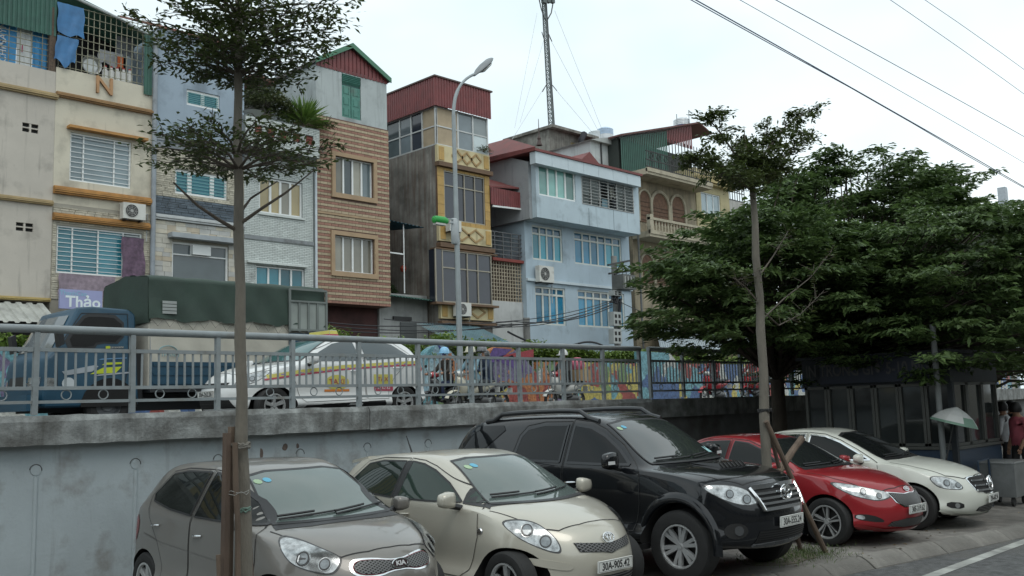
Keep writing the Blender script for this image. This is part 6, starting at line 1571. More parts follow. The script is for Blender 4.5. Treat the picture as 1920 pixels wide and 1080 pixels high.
def grid_mesh(car, pj, poly, nx, ny, m, back, name='grille', diag=True, w=.006, off=.008, parent=None):
  mb = MB(); pj.patch(mb, poly, off - .003, .035); g = mb.build(name, back, parent or car, smooth=True, angle=80)
  xs = [p[0] for p in poly]; ys = [p[1] for p in poly]; mb = MB(); nb = len(poly)
  def inside(x, y):
    c = False; j = nb - 1
    for i in range(nb):
      if (poly[i][1] > y) != (poly[j][1] > y) and x < (poly[j][0] - poly[i][0]) * (y - poly[i][1]) / (poly[j][1] - poly[i][1]) + poly[i][0]: c = not c
      j = i
    return c
  def line(a, b):
    k = 24; run = []
    for t in range(k + 1):
      x, y = a[0] + (b[0] - a[0]) * t / k, a[1] + (b[1] - a[1]) * t / k
      if inside(x, y): run.append((x, y))
      else:
        if len(run) > 1: pj.strip(mb, [run[0], run[-1]], w, off)
        run = []
    if len(run) > 1: pj.strip(mb, [run[0], run[-1]], w, off)
  W_, H_ = max(xs) - min(xs), max(ys) - min(ys)
  if diag:
    n = int(nx); st = W_ / n
    for k in range(-n, 2 * n):
      x = min(xs) + k * st; line((x, min(ys)), (x + H_ * 1.7, max(ys))); line((x, max(ys)), (x + H_ * 1.7, min(ys)))
  else:
    for k in range(ny): y = min(ys) + H_ * (k + .5) / ny; line((min(xs), y), (max(xs), y))
  mb.build('grille_mesh', m, g); return g
def base_car(name, label, pose, ST, nose, tail, axles, r, rimr, tw, track, pm, **k):
  car = thing(name, label, k.get('cat', 'car'), (pose[0], pose[1], k.get('z0', 0)), pose[2], k.get('group'), local=True)
  sc_ = pose[3:6] if len(pose) > 3 else (1, 1, 1); car.scale = sc_; ms = (sc_[0] + sc_[2]) / 2
  me = lattice_body(name, ST, nose, tail); bvh = bvh_of(me)
  me = cut_wheels(me, [(a, r) for a in axles], r + k.get('gap', .045), track + tw / 2 + .0, [pm, LINER])
  link('body', me, car)
  for a in axles:
    for s in (-1, 1):
      w_ = wheel_parts(car, a, s * track, r, rimr, tw, k.get('spokes', 5), k.get('style', 'single'), s); w_.scale = (ms / sc_[0], 1, ms / sc_[2])
  return car, views(bvh)
# -- grey hatchback (nearest)
def car_picanto(pose):
  P_ = paint('paint_warmgrey', (.20, .188, .172), .35, .34, .3)
  ST = [(1.66, .34, .60, .20, .70, .40, .70, .58, .64, .69, .44, .73, .755),
          (1.46, .27, .70, .19, .765, .42, .765, .62, .70, .79, .50, .835, .86),
          (1.12, .14, .74, .19, .79, .42, .795, .66, .735, .88, .55, .93, .955),
          (.84, .13, .75, .19, .79, .42, .79, .68, .745, .925, .63, .98, 1.005),
          (.46, .13, .75, .19, .79, .42, .79, .68, .755, .945, .60, 1.20, 1.25),
          (.06, .13, .75, .19, .79, .42, .79, .70, .762, .96, .545, 1.40, 1.445),
          (-.38, .05, .75, .19, .79, .42, .79, .70, .765, .975, .54, 1.445, 1.495),
          (-.95, .0, .75, .19, .79, .42, .79, .70, .765, 1.0, .53, 1.435, 1.485),
          (-1.38, -.05, .74, .20, .785, .42, .785, .72, .755, 1.03, .51, 1.39, 1.44),
          (-1.60, -.10, .71, .23, .77, .44, .765, .72, .735, 1.02, .50, 1.25, 1.30),
          (-1.72, -.16, .68, .27, .75, .46, .74, .72, .70, .92, .52, .99, 1.01)]
  car, V = base_car('parked_car', 'warm grey hatchback with tiger nose grille parked nearest behind the young tree', pose, ST, (1.72, 1.78, 1.76), (-1.74, -1.80, -1.79), (1.10, -1.285), .29, .19, .175, .70, P_, group='cars parked nose out on the pavement', spokes=6)
  win_f = [(.78, .985), (.50, 1.16), (.20, 1.315), (.02, 1.365), (-.22, 1.40), (-.28, 1.0), (.3, .985)]
  win_r = [(-.36, 1.005), (-.31, 1.40), (-.80, 1.395), (-1.08, 1.36), (-1.26, 1.16), (-1.20, 1.10), (-.8, 1.04)]
  door_panels(car, V, [[(.80, .40), (.86, .70), (.80, .96), (.50, 1.20), (.20, 1.35), (-.02, 1.40), (-.26, 1.425), (-.32, .95), (-.31, .36), (.70, .34)], [(-.33, .36), (-.34, .95), (-.29, 1.425), (-.82, 1.425), (-1.12, 1.385), (-1.31, 1.15), (-1.2, .95), (-.98, .72), (-.86, .5), (-.82, .36)]], P_)
  glass_set(car, V, [win_f, win_r], sym([(-.595, .985), (-.56, 1.10), (-.475, 1.37), (-.3, 1.40)]), [(-.5, 1.05), (.5, 1.05), (.44, 1.36), (-.44, 1.36)])
  seals(car, V, [win_f, win_r], .016, BLACKPL)
  headlight(car, V['FR'], [(.23, .925), (.43, .892), (.61, .83), (.75, .775), (.81, .735), (.79, .66), (.74, .618), (.64, .63), (.51, .665), (.40, .715), (.315, .80)], lens_dots=((.50, .745, .060), (.675, .70, .052)))
  def gsc(kx, kz): return [(a * kx, .657 + (b - .657) * kz) for a, b in chaikin([(-.37, .606), (-.29, .584), (-.18, .584), (-.08, .610), (0, .612), (.08, .610), (.18, .584), (.29, .584), (.37, .606), (.395, .66), (.365, .718), (.30, .732), (.19, .726), (.07, .704), (0, .702), (-.07, .704), (-.19, .726), (-.30, .732), (-.365, .718), (-.395, .66)], 1)]
  mb = MB(); V['F'].patch(mb, gsc(1.0, 1.0), .006, .035); fr = mb.build('grille', CHROME, car, smooth=True, angle=80)
  mb = MB(); V['F'].patch(mb, gsc(.945, .80), .010, .035); mb.build('grille_lining', mat('grille_red', (.20, .02, .03), .4), fr)
  grid_mesh(car, V['F'], gsc(.925, .72), 20, 0, mat('grille_black', (.13, .13, .13), .35), DARK, parent=car, w=.008, off=.017, name='grille_screen')
  e = V['F'].hit(0, .657, .026); emblem(car, 'kia', e.x, e.z, -.25, 1.1)
  p = V['F'].hit(0, .44, .02); number_plate(car, '30A-416.75', p.x + .01, .43)
  lg = chaikin([(-.52, .24), (.52, .24), (.46, .36), (-.46, .36)], 1); grid_mesh(car, V['F'], lg, 20, 0, mat('grille_black', (0, 0, 0)), DARK, name='lower_grille')
  for s in (-1, 1):
    mb = MB(); V['F'].patch(mb, [(s * .60 + .055 * math.cos(t * .4), .33 + .05 * math.sin(t * .4)) for t in range(16)], .006, .05); mb.build('fog_lamp', mat('fog_glass', (.3, .31, .31), .1, .5), car, smooth=True)
  mb = MB(); V['T'].strip(mb, [(.88, -.66), (1.15, -.61), (1.38, -.52), (1.53, -.41), (1.60, -.2), (1.615, 0), (1.60, .2), (1.53, .41), (1.38, .52), (1.15, .61), (.88, .66)], .009, .003); mb.build('bonnet_seam', SEAM, car)
  mb = MB(); V['T'].patch(mb, [(.90, -.62), (1.0, -.35), (1.03, 0), (1.0, .35), (.90, .62), (.80, .60), (.90, 0), (.80, -.60)], .004, .06); mb.build('cowl', BLACKPL, car, smooth=True)
  wipers(car, V['F'], (((-.52, 1.005), (.02, 1.03)), ((-.02, 1.005), (.56, 1.045)))); handles(car, V['R'], ((-.16, .835), (-1.02, .875)), CHROME)
  mirrors(car, .60, .86, 1.02, P_, .085, .075, .072)
  stickers(car, V['F'], ((-.44, 1.315, ('green', (.35, .48, .30))), (-.355, 1.325, ('blue', (.12, .40, .55)))))
  for s in (1, -1):
    mb = MB(); pl = chaikin([(-1.52, .98), (-1.42, .86), (-1.52, .66), (-1.66, .64), (-1.72, .85)], 1); V['R'].patch(mb, pl, .005, .05)
    if s < 0: mb.v = [(x, -y, z) for x, y, z in mb.v]; mb.f = [f[::-1] for f in mb.f]
    mb.build('tail_light', mat('tail_red', (.22, .012, .012), .15, var=.2), car, smooth=True)
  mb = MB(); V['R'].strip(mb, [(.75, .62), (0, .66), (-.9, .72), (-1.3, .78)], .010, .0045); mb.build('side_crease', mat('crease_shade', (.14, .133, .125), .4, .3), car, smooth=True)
  return car
# -- beige one-box hatchback
def car_yaris(pose, taxi=False):
  P_ = paint('paint_champagne', (.50, .475, .405), .25, .32, .2, (.42, .40, .36))
  ST = [(1.74, .40, .62, .20, .72, .42, .74, .60, .69, .72, .46, .76, .785),
          (1.50, .30, .73, .19, .80, .42, .81, .64, .755, .84, .52, .885, .91),
          (1.18, .20, .78, .19, .835, .42, .84, .68, .79, .94, .58, .985, 1.015),
          (.94, .20, .79, .19, .835, .42, .84, .70, .80, .98, .655, 1.035, 1.07),
          (.55, .20, .79, .19, .84, .42, .84, .70, .805, .995, .635, 1.25, 1.31),
          (.12, .20, .79, .19, .84, .42, .84, .72, .81, 1.005, .595, 1.435, 1.49),
          (-.38, .06, .79, .19, .84, .42, .84, .72, .81, 1.02, .59, 1.475, 1.53),
          (-.98, .0, .79, .19, .84, .42, .84, .72, .81, 1.04, .57, 1.45, 1.50),
          (-1.42, -.06, .78, .20, .83, .42, .83, .74, .80, 1.06, .545, 1.40, 1.445),
          (-1.66, -.10, .75, .24, .81, .45, .81, .74, .775, 1.04, .53, 1.26, 1.30),
          (-1.76, -.16, .72, .28, .79, .47, .78, .74, .74, .95, .55, 1.02, 1.03)]
  car, V = base_car('parked_car', 'champagne beige hatchback with small mesh grille parked beside the black off-roader', pose, ST, (1.80, 1.86, 1.83), (-1.80, -1.87, -1.85), (1.27, -1.19), .30, .195, .185, .74, P_, group='cars parked nose out on the pavement', spokes=5)
  wf = [(.62, 1.045), (.36, 1.22), (.10, 1.345), (-.10, 1.405), (-.30, 1.43), (-.36, 1.04), (.2, 1.035)]
  wq = [(.90, 1.035), (.70, 1.16), (.66, 1.14), (.66, 1.045)]
  wr = [(-.46, 1.045), (-.41, 1.43), (-.85, 1.425), (-1.10, 1.385), (-1.32, 1.17), (-1.27, 1.10), (-.9, 1.07)]
  door_panels(car, V, [[(.84, .40), (.93, .72), (.90, .99), (.66, 1.17), (.36, 1.275), (.08, 1.39), (-.12, 1.445), (-.34, 1.465), (-.41, 1.0), (-.40, .36), (.74, .33)], [(-.42, .36), (-.43, 1.0), (-.37, 1.465), (-.88, 1.46), (-1.15, 1.415), (-1.39, 1.17), (-1.25, .98), (-1.0, .75), (-.86, .52), (-.82, .36)]], P_)
  G2 = glassmat('side_glass_green', (.022, .038, .030), .03, 1.45)
  glass_set(car, V, [wf, wq, wr], sym([(-.625, 1.025), (-.585, 1.17), (-.495, 1.43), (-.3, 1.455)]), [(-.5, 1.06), (.5, 1.06), (.44, 1.37), (-.44, 1.37)],
              pillars=([(-.37, 1.04), (-.31, 1.435), (-.40, 1.435), (-.45, 1.045)], [(.90, 1.0), (.96, .985), (.62, 1.19), (.60, 1.165), (.64, 1.03)]), gm=G2)
  seals(car, V, [wf, wr], .016, BLACKPL)
  headlight(car, V['FR'], [(.28, .89), (.44, .905), (.61, .875), (.735, .79), (.825, .69), (.85, .59), (.78, .585), (.63, .64), (.48, .715), (.36, .81)], lens_dots=((.70, .695, .066), (.535, .80, .062)))
  gp = [(-.365, .675), (-.335, .588), (-.10, .568), (0, .548), (.10, .568), (.335, .588), (.365, .675), (.13, .655), (0, .64), (-.13, .655)]
  grid_mesh(car, V['F'], gp, 15, 0, mat('grille_black', (.03, .03, .03), .4), DARK, w=.009, off=.012)
  e = V['F'].hit(0, .69, .016); emblem(car, 'three_ovals', e.x, e.z, -.35, 1.15)
  p = V['F'].hit(0, .43, .016); number_plate(car, '30A-905.42', p.x + .012, .44)
  lg = chaikin([(-.56, .22), (.56, .22), (.42, .345), (-.42, .345)], 1); grid_mesh(car, V['F'], lg, 0, 4, mat('grille_black', (0, 0, 0)), DARK, diag=False, name='lower_grille', w=.012)
  mb = MB(); pl = chaikin([(.48, .565), (.50, .495), (.90, .415), (.95, .455), (.92, .495)], 2); V['FR'].patch(mb, pl, .008, .05, thick=.008); mb.build('bumper_guard', P_, car, smooth=True, angle=60)
  mb = MB(); V['T'].strip(mb, [(.98, -.72), (1.28, -.62), (1.48, -.53), (1.585, -.42), (1.64, -.2), (1.65, 0), (1.64, .2), (1.585, .42), (1.48, .53), (1.28, .62), (.98, .72)], .009, .003); mb.build('bonnet_seam', SEAM, car)
  mb = MB(); V['T'].patch(mb, [(.93, -.66), (1.05, -.38), (1.09, 0), (1.05, .38), (.93, .66), (.82, .62), (.95, 0), (.82, -.62)], .004, .06); mb.build('cowl', BLACKPL, car, smooth=True)
  wipers(car, V['F'], (((-.55, 1.07), (-.05, 1.085)), ((-.08, 1.065), (.50, 1.095)))); handles(car, V['R'], ((-.20, .88), (-1.02, .93)), P_)
  mirrors(car, .62, .96, 1.08, P_, .085, .095, .085)
  stickers(car, V['F'], ((-.43, 1.365, ('green', (0, 0, 0))), (-.355, 1.378, ('blue', (0, 0, 0)))))
  for s in (1, -1):
    q = V['R'].hit(.96, .78, .002); mb = MB().lathe([(0, -.012), (.03, -.010), (.036, .0)], 14, (q.x, q.y, q.z), 'Y')
    mb.v = [(x, y * s, z) for x, y, z in mb.v]; mb.build('side_lamp', CHROME, car, smooth=True)
    mb = MB(); pl = chaikin([(-1.58, 1.12), (-1.5, .95), (-1.6, .74), (-1.72, .76), (-1.74, 1.0)], 1); V['R'].patch(mb, pl, .005, .05)
    if s < 0: mb.v = [(x, -y, z) for x, y, z in mb.v]; mb.f = [f[::-1] for f in mb.f]
    mb.build('tail_light', mat('tail_red', (0, 0, 0)), car, smooth=True)
  mb = MB(); sp = [(-1.30, -.50, 1.462), (-1.30, .50, 1.462), (-1.68, .46, 1.405), (-1.68, -.46, 1.405)]; mb.add([*sp, *[(x, y, z - .035) for x, y, z in sp]], [(0, 1, 2, 3), (7, 6, 5, 4), (0, 4, 5, 1), (1, 5, 6, 2), (2, 6, 7, 3), (3, 7, 4, 0)]); mb.build('spoiler', P_, car)
  a = V['T'].hit(-1.15, 0, 0); MB().tube([a, a + Vector((-.10, 0, .20))], [.012, .006], 6).build('aerial', BLACKPL, car)
  return car
# -- black off-roader
def car_suv(pose):
  P_ = paint('paint_black', (.007, .008, .010), .0, .25, .045, (.16, .15, .14))
  ST = [(2.14, .30, .72, .36, .80, .56, .82, .76, .77, .93, .52, .985, 1.005),
          (1.90, .22, .84, .33, .89, .56, .89, .80, .835, 1.05, .58, 1.10, 1.12),
          (1.40, .12, .86, .33, .895, .58, .90, .84, .85, 1.13, .62, 1.17, 1.185),
          (1.02, .10, .86, .33, .89, .58, .895, .84, .855, 1.155, .70, 1.205, 1.235),
          (.62, .12, .86, .33, .89, .58, .895, .86, .855, 1.17, .675, 1.44, 1.49),
          (.16, .14, .86, .33, .89, .58, .895, .86, .855, 1.18, .63, 1.685, 1.735),
          (-.40, .04, .86, .33, .89, .58, .895, .86, .855, 1.19, .63, 1.735, 1.79),
          (-1.20, .0, .86, .33, .89, .58, .895, .88, .855, 1.21, .62, 1.735, 1.785),
          (-2.04, -.04, .85, .34, .885, .58, .885, .88, .845, 1.23, .60, 1.69, 1.74),
          (-2.40, -.08, .82, .38, .87, .60, .87, .88, .83, 1.22, .585, 1.50, 1.55),
          (-2.54, -.12, .80, .42, .86, .62, .85, .88, .80, 1.10, .58, 1.18, 1.20)]
  car, V = base_car('parked_car', 'black off-road estate with chrome grille, roof rails and bonnet scoop', pose, ST, (2.20, 2.28, 2.26), (-2.60, -2.66, -2.63), (1.43, -1.32), .385, .235, .255, .775, P_, group='cars parked nose out on the pavement', spokes=6, style='double', gap=.075)
  wf = [(.74, 1.215), (.54, 1.375), (.30, 1.525), (.07, 1.62), (-.20, 1.658), (-.22, 1.225), (.3, 1.215)]
  wr = [(-.34, 1.23), (-.31, 1.66), (-.7, 1.66), (-.98, 1.615), (-1.08, 1.52), (-1.14, 1.26), (-.9, 1.24)]
  wq = [(-1.42, 1.60), (-1.48, 1.66), (-2.0, 1.65), (-2.23, 1.42), (-2.06, 1.30), (-1.75, 1.36)]
  door_panels(car, V, [[(.86, .52), (.92, .82), (.90, 1.15), (.56, 1.43), (.26, 1.61), (.04, 1.695), (-.24, 1.725), (-.27, 1.15), (-.26, .50)], [(-.28, .50), (-.29, 1.15), (-.26, 1.70), (-.72, 1.70), (-1.02, 1.655), (-1.13, 1.54), (-1.21, 1.2), (-1.05, .98), (-.93, .75), (-.90, .50)]], P_, 1.17)
  GS = glassmat('side_glass_smoke', (.005, .006, .007), .03, 1.38); GW2 = glassmat('windscreen_clear', (.05, .06, .058), .025, 1.8)
  glass_set(car, V, [wf, wr, wq], sym([(-.69, 1.22), (-.655, 1.36), (-.57, 1.66), (-.3, 1.695)]), [(-.5, 1.24), (.5, 1.24), (.46, 1.62), (-.46, 1.62)], gm=GS, gw=GW2)
  seals(car, V, [wf, wr], .028, mat('window_seal_gloss', (.02, .022, .025), .25))
  headlight(car, V['FR'], [(.58, 1.035), (.94, 1.025), (1.15, .955), (1.28, .825), (1.12, .795), (.96, .825), (.76, .91)], lens_dots=((1.10, .865, .055), (.92, .925, .052)))
  # chrome grille of four bars
  gpoly = [(-.455, .965), (-.385, .755), (.385, .755), (.455, .965), (.28, .985), (0, .995), (-.28, .985)]
  mb = MB(); V['F'].patch(mb, gpoly, .006, .05); g = mb.build('grille', DARK, car, smooth=True)
  for (z, hw, hh) in ((.965, .44, .05), (.90, .42, .026), (.85, .40, .026), (.80, .385, .026), (.745, .38, .036)):
    mb = MB(); pts = [V['F'].hit(y, z + .012 * math.cos(y * 3), .022) for y in np.linspace(-hw, hw, 15)]
    for a, b in zip(pts, pts[1:]): mb.bar(a, b, .03, hh)
    mb.build('grille_bar', CHROME, g, smooth=True, angle=50)
  for s in (-1, 1): mb = MB(); pts = [V['F'].hit(s * (.455 - .07 * t), .965 - .225 * t, .02) for t in np.linspace(0, 1, 6)]; mb.tube(pts, .022, 8); mb.build('grille_frame', CHROME, g, smooth=True)
  e = V['F'].hit(0, .885, .05); emblem(car, 'three_ovals', e.x, e.z, -.12, 1.75)
  p = V['F'].hit(0, .62, .016); number_plate(car, '30A-555.24', p.x + .012, .615)
  lg = [(-.50, .42), (.50, .42), (.46, .54), (-.46, .54)]; grid_mesh(car, V['F'], lg, 0, 5, BLACKPL, DARK, diag=False, name='lower_grille', w=.014)
  mb = MB(); V['F'].patch(mb, chaikin([(-.52, .385), (.52, .385), (.50, .42), (-.50, .42)], 1), .02, .05, thick=.02); mb.build('bumper_bar', mat('bumper_silver', (.10, .105, .11), .3, .3), car, smooth=True, angle=50)
  for s in (1, -1):
    q = V['F'].hit(-s * .66 * s, .56, .0); mb = MB(); V['FR'].patch(mb, [(.96 + .13 * math.cos(t * .4), .555 + .08 * math.sin(t * .4)) for t in range(16)], .004, .05)
    if s < 0: mb.v = [(x, -y, z) for x, y, z in mb.v]; mb.f = [f[::-1] for f in mb.f]
    h = mb.build('fog_lamp', DARK, car, smooth=True); mb = MB(); V['FR'].patch(mb, [(.99 + .05 * math.cos(t * .4), .558 + .05 * math.sin(t * .4)) for t in range(16)], .010, .05)
    if s < 0: mb.v = [(x, -y, z) for x, y, z in mb.v]; mb.f = [f[::-1] for f in mb.f]
    mb.build('lamp', mat('fog_dark', (.10, .105, .11), .12, .4), h, smooth=True)
  # flared arches
  for ax in (1.43, -1.32):
    for s in (-1, 1):
      mb = MB(); vs_l = []; n = 22
      for i in range(n + 1):
        a = -.12 + (math.pi + .24) * i / n; c_, s_ = math.cos(a), math.sin(a)
        for (rr, yy) in ((.462, .86), (.466, .918), (.495, .926), (.54, .908), (.565, .885)): vs_l.append((ax + rr * c_, s * yy, .385 + rr * s_))
      fs = [(i * 5 + j, i * 5 + j + 1, (i + 1) * 5 + j + 1, (i + 1) * 5 + j) for i in range(n) for j in range(4)]
      if s > 0: fs = [f[::-1] for f in fs]
      mb.add(vs_l, fs).build('arch_flare', P_, car, smooth=True, angle=60)
  # bonnet scoop
  sc = [V['T'].hit(x, y, 0) for x, y in ((1.60, -.26), (1.60, .26), (1.14, .22), (1.14, -.22))]; up = Vector((0, 0, .058))
  mb = MB(); mb.add([sc[0] + Vector((0, 0, .002)), sc[1] + Vector((0, 0, .002)), sc[1] + up * .85 + Vector((-.05, -.03, 0)), sc[0] + up * .85 + Vector((-.05, .03, 0)), sc[2] + Vector((0, 0, .004)), sc[3] + Vector((0, 0, .004))], [(3, 2, 4, 5), (0, 3, 5), (1, 4, 2)]); s_ = mb.build('bonnet_scoop', P_, car)
  mb = MB().add([sc[0], sc[1], sc[1] + up * .85 + Vector((-.05, -.03, 0)), sc[0] + up * .85 + Vector((-.05, .03, 0))], [(0, 1, 2, 3)]); mb.build('scoop_opening', DARK, s_)
  mb = MB()
  for k in range(7): a = sc[0].lerp(sc[1], (k + .5) / 7) + Vector((.006, 0, .005)); mb.bar(a, a + up * .8 + Vector((-.05, 0, 0)), .012)
  mb.build('scoop_fins', BLACKPL, s_)
  # roof rails
  for s in (-1, 1):
    pts = []
    for x in np.linspace(.12, -1.88, 14):
      q = V['T'].hit(x, s * .60, .0); t = (x + 1.88) / 2.0; pts.append(q + Vector((0, 0, .075 if .08 < t < .92 else .012)))
    MB().tube(pts, [.03] * 14, 8).build('roof_rail', mat('rail_darkgloss', (.03, .032, .035), .35), car, smooth=True)
  mb = MB(); V['T'].strip(mb, [(1.05, -.78), (1.5, -.72), (1.85, -.64), (2.02, -.48), (2.08, -.2), (2.09, 0), (2.08, .2), (2.02, .48), (1.85, .64), (1.5, .72), (1.05, .78)], .009, .003); mb.build('bonnet_seam', SEAM, car)
  mb = MB(); V['T'].patch(mb, [(.97, -.70), (1.05, -.4), (1.075, 0), (1.05, .4), (.97, .70), (.86, .66), (.97, 0), (.86, -.66)], .005, .06); mb.build('cowl', BLACKPL, car, smooth=True)
  wipers(car, V['F'], (((-.60, 1.235), (-.02, 1.25)), ((0, 1.235), (.58, 1.26)))); handles(car, V['R'], ((-.13, 1.0), (-1.02, 1.03)), CHROME, .18, .03)
  mirrors(car, .60, 1.02, 1.27, P_, .09, .12, .10)
  for s in (-1, 1):
    q = Vector((.66, s * 1.06, 1.25)); MB().obox(q, (.03, 0, 0), (0, .05, 0), (0, 0, .018)).build('mirror_lamp', mat('lamp_white', (.6, .6, .6), .3), car)
  stickers(car, V['F'], ((-.52, 1.60, ('green', (0, 0, 0))), (-.44, 1.615, ('blue', (0, 0, 0)))), .032)
  mb = MB(); V['F'].patch(mb, [(.56, 1.27), (.66, 1.27), (.655, 1.34), (.555, 1.34)], .008, .05); mb.build('sticker', mat('sticker_pass', (.35, .6, .62), .5), car)
  for s in (-1, 1): MB().obox((0, s * .90, .36), (1.0, 0, 0), (0, .07, 0), (0, 0, .03)).build('side_step', BLACKPL, car)
  return car
# -- red saloon
def sedan(name, label, pose, P_, L, kind):
  f = L / 2.28
  zz = 0.0
  ST = [(2.04, .40, .66, .21, .78, .40, .78, .56, .72, .69, .48, .735, .755),
          (1.76, .30, .78, .19, .85, .42, .855, .64, .79, .80, .55, .85, .875),
          (1.32, .16, .81, .18, .87, .42, .88, .68, .825, .90, .61, .945, .965),
          (.98, .16, .82, .18, .875, .42, .88, .68, .83, .94, .70, .985, 1.01),
          (.52, .16, .82, .18, .88, .42, .88, .70, .83, .955, .65, 1.20, 1.245),
          (.02, .16, .82, .18, .88, .42, .88, .70, .83, .965, .585, 1.375, 1.415),
          (-.50, .04, .82, .18, .88, .42, .88, .72, .83, .975, .575, 1.40, 1.445),
          (-1.05, -.03, .82, .18, .88, .42, .88, .72, .83, .985, .565, 1.345, 1.385),
          (-1.55, -.05, .81, .19, .87, .42, .875, .74, .82, 1.0, .62, 1.10, 1.13),
          (-1.95, -.10, .78, .24, .85, .46, .855, .74, .79, .985, .60, 1.03, 1.045),
          (-2.16, -.18, .72, .30, .82, .48, .81, .74, .75, .93, .55, .98, .99)]
  k = kind
  ST = [tuple([s[0] * f] + list(s[1:])) for s in ST]
  car, V = base_car(name, label, pose, ST, (2.12 * f, 2.20 * f, 2.17 * f), (-2.2 * f, -2.26 * f, -2.24 * f), (1.34 * f, -1.36 * f), .32, .222, .205, .775, P_, group='cars parked nose out on the pavement', spokes=5, style='twotone' if k == 'red' else 'single')
  wf = [(.74 * f, .985), (.5, 1.11), (.24, 1.245), (0, 1.33), (-.24, 1.36), (-.28, .985)]
  wr = [(-.36, .99), (-.33, 1.365), (-.75, 1.35), (-1.02, 1.29), (-1.30 * f, 1.07), (-1.25, 1.03), (-.9, 1.0)]
  door_panels(car, V, [[(.80, .38), (.90, .66), (.86, .95), (.52, 1.14), (.24, 1.28), (-.02, 1.37), (-.28, 1.395), (-.32, .93), (-.31, .34)], [(-.33, .34), (-.34, .93), (-.30, 1.395), (-.78, 1.385), (-1.06, 1.32), (-1.36 * f, 1.07), (-1.2, .95), (-1.02, .72), (-.95, .5), (-.93, .34)]], P_)
  glass_set(car, V, [wf, wr], sym([(-.655, 1.0), (-.61, 1.12), (-.525, 1.335), (-.3, 1.37)]), [(-.56, 1.08), (.56, 1.08), (.46, 1.33), (-.46, 1.33)], gm=GLASSS, gw=glassmat('windscreen_dark', (.012, .014, .014), .03, 1.45))
  seals(car, V, [wf, wr], .018, BLACKPL if k == 'red' else CHROME)
  mb = MB(); V['T'].strip(mb, [(1.02, -.74), (1.4, -.70), (1.75 * f, -.60), (1.95 * f, -.42), (2.02 * f, -.2), (2.03 * f, 0), (2.02 * f, .2), (1.95 * f, .42), (1.75 * f, .60), (1.4, .70), (1.02, .74)], .009, .003); mb.build('bonnet_seam', SEAM, car)
  mb = MB(); V['T'].patch(mb, [(.95, -.68), (1.05, -.4), (1.08, 0), (1.05, .4), (.95, .68), (.84, .64), (.97, 0), (.84, -.64)], .004, .06); mb.build('cowl', BLACKPL, car, smooth=True)
  wipers(car, V['F'], (((-.58, 1.01), (-.02, 1.025)), ((0, 1.01), (.56, 1.03)))); handles(car, V['R'], ((-.18, .84), (-1.02, .87)), P_)
  mirrors(car, .62, .98, 1.02, P_, .085, .11, .07)
  return car, V, f
def car_red(pose):
  P_ = paint('paint_red', (.30, .022, .028), .15, .3, .06, (.25, .12, .11))
  car, V, f = sedan('parked_car', 'red saloon with slim swept headlights parked behind the staked young tree', pose, P_, 2.28, 'red')
  headlight(car, V['FR'], [(.36, .85), (.63, .82), (.94, .75), (1.19, .69), (1.20, .635), (1.02, .588), (.84, .62), (.63, .68)], lens_dots=((.82, .71, .052), (1.02, .655, .045)))
  gp = [(-.23, .515), (-.33, .575), (-.37, .69), (-.12, .660), (0, .668), (.12, .660), (.37, .69), (.33, .575), (.23, .515)]
  mb = MB(); V['F'].patch(mb, [(a * 1.05, .605 + (b - .605) * 1.16) for a, b in gp], .005, .04); mb.build('grille_surround', CHROME, car, smooth=True, angle=80)
  grid_mesh(car, V['F'], gp, 20, 0, mat('grille_black', (0, 0, 0)), DARK, w=.007, off=.012)
  e = V['F'].hit(0, .715, .01); emblem(car, 'kia', e.x, e.z, -.5, .95)
  p = V['F'].hit(0, .46, .016); number_plate(car, '30E-319.62', p.x + .012, .47)
  grid_mesh(car, V['F'], chaikin([(-.50, .245), (.50, .245), (.42, .36), (-.42, .36)], 1), 18, 0, mat('grille_black', (0, 0, 0)), DARK, name='lower_grille')
  for s in (1, -1):
    mb = MB(); V['FR'].patch(mb, chaikin([(.66, .37), (1.02, .32), (1.06, .35), (.90, .425), (.68, .435)], 1), .004, .04)
    if s < 0: mb.v = [(x, -y, z) for x, y, z in mb.v]; mb.f = [q[::-1] for q in mb.f]
    h = mb.build('fog_lamp', DARK, car, smooth=True); mb = MB(); V['FR'].patch(mb, chaikin([(.68, .38), (.80, .36), (.80, .415), (.70, .425)], 1), .010, .04)
    if s < 0: mb.v = [(x, -y, z) for x, y, z in mb.v]; mb.f = [q[::-1] for q in mb.f]
    mb.build('lamp', mat('fog_glass', (0, 0, 0)), h, smooth=True)
  mb = MB(); V['F'].strip(mb, [(-.78, .30), (-.5, .225), (0, .215), (.5, .225), (.78, .30)], .035, .014); mb.build('bumper_lip', P_, car, smooth=True)
  return car
